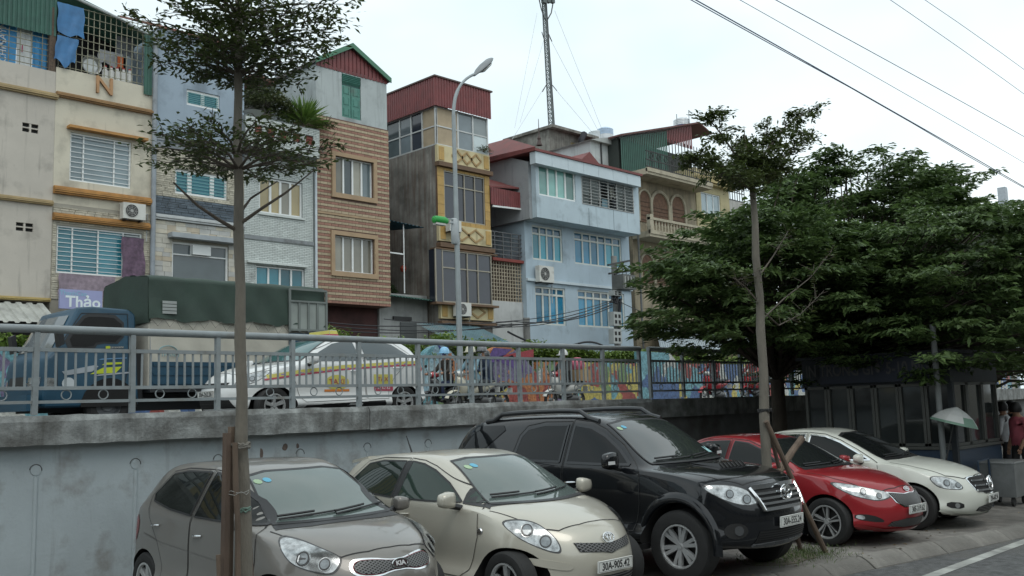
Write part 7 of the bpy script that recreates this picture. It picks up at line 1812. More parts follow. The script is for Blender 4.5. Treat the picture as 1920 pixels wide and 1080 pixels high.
def car_white(pose):
  P_ = paint('paint_white', (.60, .61, .55), .0, .3, .2, (.36, .35, .31))
  car, V, f = sedan('parked_car', 'white saloon with star grille parked farthest along beside the kiosk', pose, P_, 2.29, 'white')
  headlight(car, V['FR'], [(.54, .785), (.93, .735), (1.07, .565), (.80, .575), (.63, .625)], lens_dots=((.80, .665, .055), (.955, .63, .045)))
  gp = chaikin([(-.34, .50), (.34, .50), (.40, .70), (.30, .735), (-.30, .735), (-.40, .70)], 1)
  mb = MB(); V['F'].patch(mb, [(a * 1.05, .62 + (b - .62) * 1.09) for a, b in gp], .005, .04); mb.build('grille_surround', CHROME, car, smooth=True, angle=80)
  mb = MB(); V['F'].patch(mb, gp, .009, .04); g = mb.build('grille', DARK, car, smooth=True)
  for z in (.545, .61, .675):
    pts = [V['F'].hit(y, z, .02) for y in np.linspace(-.36, .36, 12)]; mb = MB(); [mb.bar(a, b, .02, .026) for a, b in zip(pts, pts[1:])]; mb.build('grille_bar', CHROME, g)
  e = V['F'].hit(0, .615, .045); emblem(car, 'star', e.x, e.z, -.15, 1.2)
  p = V['F'].hit(0, .42, .016); number_plate(car, '29A-682.96', p.x + .012, .425)
  grid_mesh(car, V['F'], chaikin([(-.40, .235), (.40, .235), (.34, .345), (-.34, .345)], 1), 0, 5, mat('grille_black', (0, 0, 0)), DARK, diag=False, name='lower_grille', w=.01)
  for s in (1, -1):
    mb = MB(); V['FR'].patch(mb, chaikin([(.74, .33), (1.0, .30), (1.0, .39), (.76, .41)], 1), .004, .04)
    if s < 0: mb.v = [(x, -y, z) for x, y, z in mb.v]; mb.f = [q[::-1] for q in mb.f]
    h = mb.build('fog_lamp', DARK, car, smooth=True); mb = MB(); V['FR'].patch(mb, [(.90 + .036 * math.cos(t * .4), .352 + .036 * math.sin(t * .4)) for t in range(16)], .010, .05)
    if s < 0: mb.v = [(x, -y, z) for x, y, z in mb.v]; mb.f = [q[::-1] for q in mb.f]
    mb.build('lamp', mat('fog_glass', (0, 0, 0)), h, smooth=True)
  mb = MB(); V['F'].strip(mb, [(-.80, .30), (-.5, .205), (0, .20), (.5, .205), (.80, .30)], .03, .016); mb.build('bumper_lip', P_, car, smooth=True)
  return car
car_picanto((5.217, 8.35, -1.592, 1.041, 1.065, .997)); car_yaris((7.36, 7.889, -1.606, 1.038, 1.036, .963)); car_suv((9.618, 7.598, -1.555, .962, 1.05, 1.018)); car_red((12.85, 7.40, -1.625, .955, .97, .98)); car_white((14.75, 7.25, -1.50, .98, 1.0, .99))
# -- white taxi on the elevated road
def car_taxi(pose):
  P_ = paint('paint_taxi', (.66, .67, .66), .0, .3, .12)
  ST = [(1.70, .36, .62, .20, .73, .42, .75, .60, .69, .72, .46, .77, .80),
          (1.46, .28, .73, .19, .80, .42, .81, .64, .755, .84, .53, .89, .915),
          (1.16, .16, .77, .19, .82, .42, .825, .68, .775, .92, .58, .97, .995),
          (.86, .16, .77, .19, .82, .42, .82, .70, .785, .955, .655, 1.01, 1.04),
          (.48, .16, .77, .19, .82, .42, .82, .70, .79, .975, .63, 1.23, 1.285),
          (.06, .16, .77, .19, .82, .42, .82, .72, .79, .99, .58, 1.43, 1.475),
          (-.40, .05, .77, .19, .82, .42, .82, .72, .79, 1.01, .575, 1.465, 1.515),
          (-.98, .0, .77, .19, .82, .42, .82, .72, .79, 1.04, .56, 1.44, 1.49),
          (-1.42, -.05, .76, .20, .81, .42, .81, .74, .78, 1.07, .535, 1.38, 1.43),
          (-1.68, -.10, .73, .24, .79, .45, .79, .74, .755, 1.03, .52, 1.22, 1.26),
          (-1.78, -.14, .70, .28, .77, .47, .76, .74, .72, .93, .54, .99, 1.0)]
  car, V = base_car('taxi', 'white taxi hatchback with yellow and red stripes and roof light behind the railing', pose, ST, (1.78, 1.85, 1.82), (-1.82, -1.88, -1.86), (1.20, -1.225), .285, .185, .175, .72, P_, z0=DECKZ, cat='taxi')
  wf = [(.60, 1.02), (.34, 1.20), (.08, 1.345), (-.12, 1.39), (-.30, 1.41), (-.36, 1.045), (.2, 1.03)]
  wr = [(-.48, 1.05), (-.43, 1.41), (-.85, 1.40), (-1.10, 1.36), (-1.36, 1.17), (-1.34, 1.13), (-.9, 1.085)]
  door_panels(car, V, [[(.80, .40), (.88, .72), (.84, .97), (.60, 1.16), (.34, 1.26), (.06, 1.38), (-.12, 1.42), (-.36, 1.45), (-.42, 1.0), (-.41, .36), (.72, .33)], [(-.43, .36), (-.44, 1.0), (-.38, 1.45), (-.88, 1.45), (-1.15, 1.395), (-1.42, 1.18), (-1.25, .98), (-1.0, .75), (-.88, .52), (-.84, .36)]], P_, .97)
  glass_set(car, V, [wf, wr], sym([(-.68, 1.04), (-.61, 1.18), (-.53, 1.40), (-.3, 1.435)]), [(-.5, 1.06), (.5, 1.06), (.44, 1.34), (-.44, 1.34)], gm=glassmat('taxi_glass', (.07, .085, .09), .05, 1.6), gw=glassmat('taxi_screen', (.04, .10, .10), .04, 1.6))
  headlight(car, V['FR'], [(.30, .88), (.50, .86), (.72, .77), (.86, .68), (.84, .60), (.68, .62), (.46, .72)], lens_dots=((.60, .73, .05),))
  STY = mat('stripe_yellow', (.55, .50, .12), .4); STR = mat('stripe_red', (.42, .06, .10), .4); STP = mat('stripe_purple', (.25, .18, .40), .4)
  def strips(lines):
    for (line, w, m, nm) in lines:
      for s in (1, -1):
        mb = MB(); V['R'].strip(mb, line, w, .009, .05)
        if s < 0: mb.v = [(x, -y, z) for x, y, z in mb.v]; mb.f = [q[::-1] for q in mb.f]
        mb.build(nm, m, car, smooth=True)
  strips((([(1.30, .76), (.8, .84), (0, .93), (-.8, .985), (-1.6, 1.03)], .06, STY, 'stripe'), ([(1.35, .71), (.8, .79), (0, .885), (-.8, .945), (-1.6, .99)], .028, STR, 'stripe')))
  for k in range(16):
    x = 1.1 - k * .165; z = .795 + (1.1 - x) * .085
    strips((([(x, z), (x - .06, z + .02 * (k % 2))], .025, STP, 'mark'),))
  def decal(poly, m, nm):
    for s in (1, -1):
      mb = MB(); V['R'].patch(mb, poly, .010, .05)
      if s < 0: mb.v = [(x, -y, z) for x, y, z in mb.v]; mb.f = [q[::-1] for q in mb.f]
      mb.build(nm, m, car, smooth=True)
  decal([(.12 + .22 * math.cos(t * .4), .66 + .13 * math.sin(t * .4)) for t in range(16)], STY, 'roundel'); decal([(-.10, .50), (.36, .50), (.36, .54), (-.10, .54)], mat('stripe_orange', (.6, .2, .04), .4), 'phone_strip')
  decal([(-.96, .60), (-.58, .60), (-.58, .80), (-.96, .80)], STY, 'panel'); decal([(-.96, .50), (-.58, .50), (-.58, .61), (-.96, .61)], STR, 'panel')
  pa = V['R']; 
  for (t_, x_, z_, sz, m_) in (('TAXI', .13, .67, .13, STR), ('TAXI', -.77, .71, .11, STR), ('32 62 62', -.77, .555, .075, mat('print_white', (.7, .7, .7), .5))):
    h = pa.hit(x_, z_, .0); M = Matrix.Translation((h.x, -h.y + .014, h.z)) @ Matrix(((-1, 0, 0, 0), (0, 0, 1, 0), (0, 1, 0, 0), (0, 0, 0, 1)))
    lettering(t_, sz, m_, car, M, .001)
  handles(car, V['R'], ((-.22, .86), (-1.06, .92)), CHROME); mirrors(car, .60, .94, 1.05, P_, .09, .10, .085)
  mb = MB(); V['T'].strip(mb, [(.95, -.70), (1.3, -.62), (1.5, -.50), (1.6, -.3), (1.62, 0), (1.6, .3), (1.5, .50), (1.3, .62), (.95, .70)], .008, .003); mb.build('bonnet_seam', SEAM, car)
  grid_mesh(car, V['F'], [(-.34, .60), (.34, .60), (.38, .68), (-.38, .68)], 0, 3, BLACKPL, DARK, diag=False); grid_mesh(car, V['F'], [(-.5, .26), (.5, .26), (.42, .42), (-.42, .42)], 0, 3, BLACKPL, DARK, diag=False, name='lower_grille')
  p = V['F'].hit(0, .5, .016); number_plate(car, '30A-262.26', p.x + .01, .50)
  for s in (1, -1):
    mb = MB(); V['R'].patch(mb, chaikin([(-1.45, 1.02), (-1.55, .86), (-1.72, .86), (-1.74, 1.0), (-1.6, 1.06)], 1), .008, .05)
    if s < 0: mb.v = [(x, -y, z) for x, y, z in mb.v]; mb.f = [q[::-1] for q in mb.f]
    mb.build('tail_light', mat('tail_bright', (.42, .02, .02), .2), car, smooth=True)
    mb = MB(); V['R'].patch(mb, [(-.8, .22), (.75, .22), (.72, .28), (-.75, .33)], .012, .05)
    if s < 0: mb.v = [(x, -y, z) for x, y, z in mb.v]; mb.f = [q[::-1] for q in mb.f]
    mb.build('sill_trim', BLACKPL, car)
  a = V['T'].hit(-.12, 0, 0); q = [(-.18, -.30), (.02, -.30), (.02, .30), (-.18, .30)]
  mb = MB(); lo = [a + Vector((x, y, -.02)) for x, y in q]; hi = [a + Vector((x * .62 - .02, y * .96, .125)) for x, y in q]
  mb.add(lo + hi, [(0, 1, 5, 4), (1, 2, 6, 5), (2, 3, 7, 6), (3, 0, 4, 7), (4, 5, 6, 7)]); rl = mb.build('roof_light', mat('roof_light_white', (.66, .66, .62), .4), car)
  for sgn in (1, -1):
    e = .004
    def band(t0, t1): return [lo[1 if sgn > 0 else 0].lerp(hi[1 if sgn > 0 else 0], t0), lo[2 if sgn > 0 else 3].lerp(hi[2 if sgn > 0 else 3], t0), lo[2 if sgn > 0 else 3].lerp(hi[2 if sgn > 0 else 3], t1), lo[1 if sgn > 0 else 0].lerp(hi[1 if sgn > 0 else 0], t1)]
    for (t0, t1, m_) in ((.08, .5, STR), (.52, .95, STY)): MB().poly([p + Vector((e * sgn, 0, e)) for p in band(t0, t1)]).build('band', m_, rl)
  for t0, t1, m_ in ((.08, .5, STR), (.52, .95, STY)):
    b = [lo[3].lerp(hi[3], t0), lo[2].lerp(hi[2], t0), lo[2].lerp(hi[2], t1), lo[3].lerp(hi[3], t1)]; MB().poly([p + Vector((0, e if False else .004, 0)) for p in b]).build('band', m_, rl)
  return car
car_taxi((8.66, 13.06, math.pi, .985, 1.0, .875))
# -- blue covered truck in the far lane
TB = mat('paint_truckblue', (.012, .055, .095), .42, var=.2, stain=.2, stain_col=(.05, .07, .08)); TBD = mat('truck_dark', (.02, .022, .025), .6)
TY, TW = 15.0, 1.72
tk = thing('truck', 'blue light truck with green canvas cover driving behind the railing', 'truck', (7.6, TY + TW / 2, DECKZ))
side = [(5.16, 2.12), (5.13, 2.45), (5.20, 2.86), (5.30, 2.96), (5.62, 3.58), (5.74, 3.655), (6.0, 3.68), (6.55, 3.66), (6.66, 3.58), (6.70, 2.12)]
bm = bmesh.new(); ny = 5; rows = []
for j in range(ny):
  t = j / (ny - 1); yy = TY + TW * t; e = (2 * t - 1)
  row = []
  for (x, z) in side:
    tp = max(0, (z - 2.9) / .8); y2 = yy - e * .10 * tp; x2 = x + .10 * e * e * (1 if x < 5.7 else 0)
    row.append(bm.verts.new((x2, y2, z)))
  rows.append(row)
n = len(side)
for j in range(ny - 1):
  for i in range(n): bm.faces.new((rows[j][i], rows[j][(i + 1) % n], rows[j + 1][(i + 1) % n], rows[j + 1][i]))
bm.faces.new(rows[0][::-1]); bm.faces.new(rows[-1]); bmesh.ops.recalc_face_normals(bm, faces=bm.faces)
ed = [e for e in bm.edges if len(e.link_faces) == 2 and e.calc_face_angle(0) > .5]
bmesh.ops.bevel(bm, geom=ed, offset=.06, segments=3, affect='EDGES', profile=.6); bmesh.ops.triangulate(bm, faces=bm.faces)
cabm = bpy.data.meshes.new('cab'); bm.to_mesh(cabm); bm.free()
cbv = bvh_of(cabm); cabm.materials.append(TB); cabm.materials.append(LINER)
cabm = cut_wheels(cabm, [(6.23, 2.13)], .40, .05, [TB, LINER]) if False else cabm
cabm.polygons.foreach_set('use_smooth', [True] * len(cabm.polygons)); cabm.set_sharp_from_angle(angle=R(30)); cabm.transform(Matrix.Translation(-OFF[tk.name]))
link('cab', cabm, tk)
CS = Proj(cbv, (0, 9, 0), (1, 0, 0), (0, 0, 1)); CF = Proj(cbv, (0, 0, 0), (0, -1, 0), (0, 0, 1))
def tkp(pj, poly, m, nm, off=.008, res=.08): mb = MB(); pj.patch(mb, poly, off, res); return mb.build(nm, m, tk, smooth=True, angle=60)
GLK = mat('truck_open_window', (.010, .010, .010), .9, var=.3)
tkp(CS, chaikin([(5.46, 3.0), (5.78, 3.50), (5.92, 3.57), (6.46, 3.55), (6.46, 3.10), (6.05, 3.10), (5.98, 3.0)], 1), BLACKPL, 'window_frame', .006)
tkp(CS, chaikin([(5.55, 3.04), (5.82, 3.47), (5.94, 3.52), (6.42, 3.50), (6.42, 3.13), (6.03, 3.13), (5.96, 3.04)], 1), GLK, 'window', .012)
ws_ = [(-TY - .14, 2.99), (-TY - .22, 3.53), (-TY - TW + .22, 3.53), (-TY - TW + .14, 2.99)]
tkp(CF, ws_, glassmat('truck_screen', (.16, .18, .19), .05, 1.6), 'windscreen', .010)
mb = MB(); CS.strip(mb, [(5.44, 2.40), (5.42, 2.98), (5.80, 3.56), (6.52, 3.58), (6.54, 2.75), (6.45, 2.45)], .012, .009); mb.build('shut_line', SEAM, tk)
tkp(CS, [(5.14, 2.58), (5.40, 2.56), (5.40, 2.40), (5.18, 2.40)], mat('headlight_reflector', (0, 0, 0)), 'headlight')
tkp(CF, [(-TY - .08, 2.42), (-TY - .42, 2.42), (-TY - .42, 2.58), (-TY - .08, 2.58)], mat('headlight_reflector', (0, 0, 0)), 'headlight'); tkp(CF, [(-TY - TW + .42, 2.42), (-TY - TW + .08, 2.42), (-TY - TW + .08, 2.58), (-TY - TW + .42, 2.58)], mat('headlight_reflector', (0, 0, 0)), 'headlight')
tkp(CF, [(-TY - .5, 2.42), (-TY - TW + .5, 2.42), (-TY - TW + .5, 2.6), (-TY - .5, 2.6)], BLACKPL, 'grille')
LIME = mat('stripe_lime', (.42, .48, .02), .4); SILV = mat('stripe_silver', (.30, .33, .36), .4); BLUS = mat('stripe_lightblue', (.12, .25, .42), .4)
for (q, m_) in (([(5.55, 2.60), (5.95, 2.66), (6.05, 2.74), (6.0, 2.76), (5.5, 2.66)], SILV), ([(5.92, 2.62), (6.32, 2.64), (6.42, 2.74), (6.12, 2.72)], LIME), ([(6.10, 2.76), (6.42, 2.78), (6.42, 2.81), (6.16, 2.80)], LIME), ([(6.0, 2.59), (6.6, 2.64), (6.6, 2.665), (6.05, 2.615)], SILV), ([(6.05, 2.84), (6.5, 2.87), (6.5, 2.885), (6.1, 2.86)], BLUS)): tkp(CS, q, m_, 'stripe', .010)
tkp(CS, [(5.60 + .095 * math.cos(t * .4), 2.48 + .09 * math.sin(t * .4)) for t in range(16)], mat('badge_white', (.5, .54, .56), .4), 'badge', .011)
tkp(CS, [(6.22, 3.02), (6.45, 3.03), (6.45, 3.06), (6.22, 3.05)], CHROME, 'handle', .015); tkp(CS, [(6.16, 3.015), (6.23, 3.02), (6.23, 3.06), (6.16, 3.055)], LIME, 'mark', .016)
for (sy, yy) in ((-1, TY - .14), (1, TY + TW + .14)):
  MB().obox((5.40, yy, 3.18), (.035, 0, .02), (0, .085, 0), (-.02, 0, .14)).build('mirror', BLACKPL, tk); MB().tube([(5.45, yy - sy * .15, 3.05), (5.40, yy, 3.05), (5.40, yy, 3.1)], .014, 6).build('mirror_arm', BLACKPL, tk)
MB().box(5.02, 5.14, TY + .02, TY + TW - .02, 2.08, 2.32).build('bumper', TB, tk)
MB().box(5.3, 10.0, TY + .4, TY + TW - .4, 2.05, 2.32).build('chassis', TBD, tk)
def truck_wheel(x, y, s):
  w = link('wheel', None, tk, loc=Vector((x, y, DECKZ + .34)) - OFF[tk.name]); OFF[w.name] = Vector((0, 0, 0)); r, h = .34, .10
  MB().lathe([(.2, -h), (r - .05, -h), (r, -h * .7), (r, h * .7), (r - .05, h), (.2, h)], 32, (0, 0, 0), 'Y').build('tyre', RUBBER, w, smooth=True, angle=30)
  MB().lathe([(0, s * h * .4), (.09, s * h * .5), (.10, s * h * .2), (.17, s * h * .1), (.20, s * h * .9), (.205, s * h * .6)], 24, (0, 0, 0), 'Y').build('rim', mat('truck_rim', (.22, .23, .24), .5, .4), w, smooth=True)
for xx in (6.23, 8.95):
  for yy, s in ((TY + .12, -1), (TY + TW - .12, 1)): truck_wheel(xx, yy, s)
mb = MB()
for s_y in (TY - .012,):
  mb.prism([(6.23 + .44 * math.cos(a * math.pi / 12), s_y, 2.12 + .44 * math.sin(a * math.pi / 12)) for a in range(13)], (0, .35, 0))
mb.build('wheel_arch', LINER, tk)
# load bed: blue drop sides, pale canvas, green cover over hoops
BX0, BX1 = 6.86, 10.18
MB().box(6.70, BX0 - .02, TY + .2, TY + TW - .2, 2.2, 3.0).build('cab_gap', TBD, tk)
MB().box(BX0, BX1, TY - .03, TY + TW + .03, 2.33, 2.42).build('bed_floor', TBD, tk)
for yy in (TY - .05, TY + TW + .01):
  for k in range(3):
    a, b = BX0 + (BX1 - BX0) * k / 3 + .015, BX0 + (BX1 - BX0) * (k + 1) / 3 - .015; mb = MB().box(a, b, yy, yy + .04, 2.40, 2.82)
    for zz in (2.46, 2.60, 2.75): mb.box(a + .02, b - .02, yy - .012, yy, zz, zz + .05)
    mb.build('drop_side', TB, tk)
CANV = mat('canvas_pale', (.45, .43, .37), .85, var=.08, vs_=3, bump=.25, bs=9); GCV = mat('canvas_green', (.030, .052, .040), .7, var=.2, vs_=2, bump=.3, bs=7)
def drape(nm, f, nx, nz, m, inv=False):
  vs_l = [f(i / nx, j / nz) for j in range(nz + 1) for i in range(nx + 1)]
  fs = [(j * (nx + 1) + i, j * (nx + 1) + i + 1, (j + 1) * (nx + 1) + i + 1, (j + 1) * (nx + 1) + i) for j in range(nz) for i in range(nx)]
  return MB().add(vs_l, fs).build(nm, m, tk, smooth=True, angle=80)
hem = lambda u: 3.50 + .025 * math.sin(u * 25) + .01 * math.sin(u * 61)
drape('canvas_side', lambda u, v: (BX0 + (BX1 - BX0) * u, TY - .015 - .012 * math.sin(u * 40 + v * 6) - .01 * math.sin(u * 9), 2.80 + (3.56 - 2.80) * v), 60, 10, CANV)
HZ = 4.30
def cover(u, v):
  x = BX0 - .05 + (BX1 - BX0 + .06) * u; hoop = abs(math.sin(u * math.pi * 5)) ** .6
  # v: 0 hem near side -> .38 eave -> 1 far eave -> down
  if v < .4: t = v / .4; y = TY - .03 - .03 * (1 - t) - .02 * math.sin(u * 33 + t * 5) * (1 - t) - .02 * (1 - hoop) * math.sin(t * math.pi) * -1; z = hem(u) + (HZ - .10 - hem(u)) * t
  elif v < .9: t = (v - .4) / .5; y = TY - .0 + TW * t; z = HZ - .10 + .10 * math.sin(t * math.pi) ** .5 - .045 * (1 - hoop) * math.sin(t * math.pi) ** .5
  else: t = (v - .9) / .1; y = TY + TW + .03; z = (HZ - .10) + (3.5 - HZ + .1) * t
  return (x, y, z)
drape('canvas_cover', cover, 90, 44, GCV)
mb = MB(); q = [(BX0 - .05, TY - .02, 3.45), (BX0 - .05, TY + TW + .02, 3.45), (BX0 - .05, TY + TW, HZ - .1), (BX0 - .05, TY + TW / 2, HZ), (BX0 - .05, TY, HZ - .1)]; mb.prism(q, (.03, 0, 0)); mb.build('canvas_front', GCV, tk)
MB().box(BX0 - .03, BX0, TY, TY + TW, 2.4, 3.46).build('headboard', CANV, tk)
rp = MB(); pts = []
for k in range(26): u = k / 25 * .76; pts.append((BX0 + (BX1 - BX0) * u, TY - .06, hem(u) + .0 if k % 2 == 0 else hem(u) - .13))
rp.tube(pts, .006, 4); rp.build('lacing_rope', mat('rope_grey', (.20, .19, .17), .8), tk)
for (k, px) in ((0, (300, 577)),): 
  for j in range(4): MB().box(7.03, 7.27, TY - .075, TY - .06, 3.60 + j * .055, 3.645 + j * .055).build('stencil_plate', mat('stencil_pale', (.30, .32, .31), .7), tk)
mb = MB(); mb.tube([(7.15 + .16 * math.cos(a * .314), TY - .04, 2.98 + .10 * math.sin(a * .314)) for a in range(11)], .008, 5); mb.build('canvas_print', mat('print_teal', (.18, .33, .36), .6), tk)
lettering('THANH', .09, mat('print_teal', (0, 0, 0)), tk, Matrix.Translation((7.18, TY - .045, 2.93)) @ FACE_Y)
GT = mat('gate_grey', (.28, .31, .29), .6, .1, var=.15, stain=.25); gx0 = 9.40
gt = MB().box(gx0, BX1 + .02, TY - .075, TY - .05, 3.40, 3.92).build('gate_sheet', GT, tk)
for k in range(5): xx = gx0 + (BX1 - gx0) * k / 4; MB().box(xx - .02, xx + .02, TY - .10, TY - .075, 3.38, 4.16 if k in (0, 4) else 3.92).build('gate_bar', mat('gate_bar_grey', (.16, .18, .17), .6), tk)
for zz in (3.40, 3.92, 4.14): MB().box(gx0, BX1, TY - .105, TY - .10 + .02, zz, zz + .035).build('gate_bar', mat('gate_bar_grey', (0, 0, 0)), tk)
MB().box(gx0, BX1 + .03, TY - .07, TY - .045, 2.38, 3.36).build('gate_sheet', TB, tk)
# -- riders and motorbikes
SKIN = mat('skin', (.36, .20, .13), .6)
def skin_person(label, base, heading, joints, radii, edges, m_top, group=None, off=(0, 0, 0)):
  """one continuous clothed body grown along a skeleton"""
  me = bpy.data.meshes.new('body'); me.from_pydata([tuple(j) for j in joints], edges, []); o = bpy.data.objects.new('tmp', me); COL.objects.link(o)
  md = o.modifiers.new('skin', 'SKIN'); md.use_smooth_shade = True
  for i, r_ in enumerate(radii): me.skin_vertices[0].data[i].radius = r_ if isinstance(r_, tuple) else (r_, r_)
  me.skin_vertices[0].data[0].use_root = True
  s = o.modifiers.new('s', 'SUBSURF'); s.levels = s.render_levels = 2
  ev = evaluated(o); bpy.data.objects.remove(o)
  for mm in m_top: ev.materials.append(mm)
  mi = []
  for p in ev.polygons:
    c = p.center; k = 0
    if c.z < .86 and c.x > -.45: k = 1
    if c.z > 1.40 or (c.x > .36 and c.z > .9): k = 2
    if c.z < .36: k = 3
    mi.append(k)
  ev.polygons.foreach_set('material_index', mi); ev.polygons.foreach_set('use_smooth', [True] * len(mi))
  t = thing('person', label, 'person', base, heading, group, local=True); link('body', ev, t); return t
def rider(label, base, heading, jacket, trousers, helmet, pax=False):
  dx = -.42 if pax else 0
  J = [(-.12, 0, .80), (-.10, 0, .98), (-.05, 0, 1.20), (-.02, 0, 1.36), (0, 0, 1.44), (.03, 0, 1.56),
         (-.03, -.19, 1.33), (.12, -.28, 1.10), (.38, -.30, 1.03), (.45, -.29, 1.03), (-.03, .19, 1.33), (.12, .28, 1.10), (.38, .30, 1.03), (.45, .29, 1.03),
         (-.08, -.10, .78), (.28, -.16, .70), (.20, -.15, .36), (.32, -.15, .30), (-.08, .10, .78), (.28, .16, .70), (.20, .15, .36), (.32, .15, .30)]
  if pax: J[8], J[9], J[12], J[13] = (.30, -.16, 1.05), (.36, -.10, 1.06), (.30, .16, 1.05), (.36, .10, 1.06)
  J = [(x + dx, y, z + (.03 if pax else 0)) for x, y, z in J]
  Rr = [(.15, .13), (.155, .12), (.17, .12), (.13, .10), (.05, .05), (.085, .10), .068, .052, .040, .042, .068, .052, .040, .042, .095, .075, .05, .045, .095, .075, .05, .045]
  E_ = [(0, 1), (1, 2), (2, 3), (3, 4), (4, 5), (3, 6), (6, 7), (7, 8), (8, 9), (3, 10), (10, 11), (11, 12), (12, 13), (0, 14), (14, 15), (15, 16), (16, 17), (0, 18), (18, 19), (19, 20), (20, 21)]
  t = skin_person(label, base, heading, J, Rr, E_, [jacket, trousers, SKIN, mat('shoe_dark', (.03, .028, .025), .7)], 'people riding motorbikes on the elevated road')
  c = Vector((.02 + dx, 0, 1.60 + (.03 if pax else 0)))
  prof = [(.001, .155), (.06, .145), (.11, .10), (.137, .03), (.14, -.03), (.132, -.035)]
  MB().lathe(prof[::-1], 18, c, 'Z').build('helmet', helmet, t, smooth=True)
  MB().obox(c + Vector((.135, 0, -.02)), (.05, 0, -.01), (0, .10, 0), (.002, 0, .008)).build('helmet_peak', helmet, t)
  MB().obox(c + Vector((.085, 0, -.115)), (.02, 0, 0), (0, .055, 0), (0, 0, .035)).build('face_mask', mat('mask_cloth', (.30, .34, .38), .8), t)
  for s in (-1, 1):
    mb = MB()
    h = J[9 if s < 0 else 13]
    for k in range(4): mb.tube([(h[0] - .02, h[1] + s * (.03 - .022 * k), h[2] + .005), (h[0] + .03, h[1] + s * (.03 - .022 * k), h[2] + .02), (h[0] + .045, h[1] + s * (.03 - .022 * k), h[2] - .015)], .010, 5)
    mb.tube([(h[0] - .02, h[1] - s * .04, h[2]), (h[0] + .02, h[1] - s * .05, h[2] - .01)], .011, 5); mb.build('fingers', SKIN, t, smooth=True)
  return t
def motorbike(label, x, y, heading, body, fairing, seatc=None):
  t = thing('motorbike', label, 'motorbike', (x, y, DECKZ), heading, 'motorbikes on the elevated road', local=True)
  for wx in (.62, -.60):
    w = link('wheel', None, t, loc=(wx, 0, .27)); OFF[w.name] = Vector((0, 0, 0))
    MB().lathe([(.19, -.03), (.24, -.042), (.27, -.02), (.27, .02), (.24, .042), (.19, .03)], 24, (0, 0, 0), 'Y').build('tyre', RUBBER, w, smooth=True)
    mb = MB(); mb.lathe([(.18, -.02), (.195, -.022), (.195, .022), (.18, .02)], 24, (0, 0, 0), 'Y'); mb.lathe([(0, -.05), (.05, -.04), (.05, .04), (0, .05)], 12, (0, 0, 0), 'Y')
    for k in range(5): a = k * 1.2566; mb.bar((0, 0, 0), (.185 * math.cos(a), 0, .185 * math.sin(a)), .03, .02)
    mb.build('rim', mat('bike_rim', (.32, .33, .33), .4, .6), w)
  mb = MB(); 
  for s in (-1, 1): mb.tube([(.62, s * .065, .27), (.50, s * .06, .66), (.44, s * .05, .84)], .02, 6)
  mb.tube([(.44, 0, .62), (.38, 0, .98)], .03, 8); mb.build('fork', mat('bike_metal', (.2, .2, .2), .4, .6), t)
  # front mudguard and leg shield
  mb = MB(); vs_l = []; n = 12
  for i in range(n + 1):
    a = math.radians(20 + 150 * i / n); 
    for (rr, yy) in ((.285, -.075), (.315, -.05), (.325, 0), (.315, .05), (.285, .075)): vs_l.append((.62 + rr * math.cos(a), yy, .27 + rr * math.sin(a)))
  mb.add(vs_l, [(i * 5 + j, i * 5 + j + 1, (i + 1) * 5 + j + 1, (i + 1) * 5 + j) for i in range(n) for j in range(4)]); mb.build('mudguard', body, t, smooth=True)
  def blob(nm, secs, m):
    vs_l = []; n = 12
    for (xx, zc, hw, hh) in secs:
      for j in range(n): a = 2 * math.pi * j / n; vs_l.append((xx, hw * math.cos(a), zc + hh * math.sin(a)))
    fs = [(i * n + j, i * n + (j + 1) % n, (i + 1) * n + (j + 1) % n, (i + 1) * n + j) for i in range(len(secs) - 1) for j in range(n)] + [tuple(range(n))[::-1], tuple((len(secs) - 1) * n + j for j in range(n))]
    return MB().add(vs_l, fs).build(nm, m, t, smooth=True)
  blob('leg_shield', [(.26, .60, .15, .20), (.34, .66, .20, .26), (.42, .72, .19, .24), (.50, .80, .10, .14), (.54, .86, .06, .08)], body)
  blob('headlamp_cowl', [(.34, .98, .14, .06), (.42, 1.0, .15, .09), (.50, 1.0, .10, .075), (.53, 1.0, .07, .05)], fairing)
  MB().lathe([(0, .545), (.06, .535), (.07, .52)], 14, (0, 0, 1.0), 'X').build('headlamp', mat('fog_glass', (.3, .31, .31), .1, .5), t)
  blob('rear_body', [(.06, .50, .06, .08), (-.08, .58, .13, .14), (-.30, .62, .15, .15), (-.60, .68, .13, .12), (-.86, .76, .07, .06)], body)
  blob('floor', [(.30, .36, .12, .05), (.1, .33, .14, .06), (-.2, .38, .12, .10)], BLACKPL)
  blob('engine', [(.02, .30, .09, .10), (-.2, .30, .12, .13), (-.5, .30, .09, .10)], mat('engine_grey', (.12, .12, .12), .5, .4))
  blob('seat', [(.05, .72, .07, .03), (-.10, .74, .13, .05), (-.45, .77, .14, .05), (-.78, .80, .10, .04), (-.84, .80, .05, .02)], mat('seat_black', (.02, .02, .02), .6))
  MB().tube([(.34, -.34, 1.04), (.40, -.2, 1.02), (.42, 0, 1.0), (.40, .2, 1.02), (.34, .34, 1.04)], .015, 6).build('handlebar', BLACKPL, t)
  for s in (-1, 1):
    MB().tube([(.40, s * .22, 1.03), (.42, s * .30, 1.20)], .007, 5).build('mirror_stem', BLACKPL, t); MB().obox((.42, s * .31, 1.24), (.008, 0, 0), (0, .055, 0), (0, 0, .035)).build('mirror', BLACKPL, t)
  MB().tube([(-.1, -.12, .26), (-.45, -.15, .24), (-.88, -.16, .34)], [.03, .045, .045], 8).build('exhaust', mat('bike_metal', (.2, .2, .2), .4, .6), t, smooth=True)
  MB().obox((-.90, 0, .72), (.015, 0, 0), (0, .06, 0), (0, 0, .035)).build('tail_lamp', mat('tail_bright', (.42, .02, .02), .2), t)
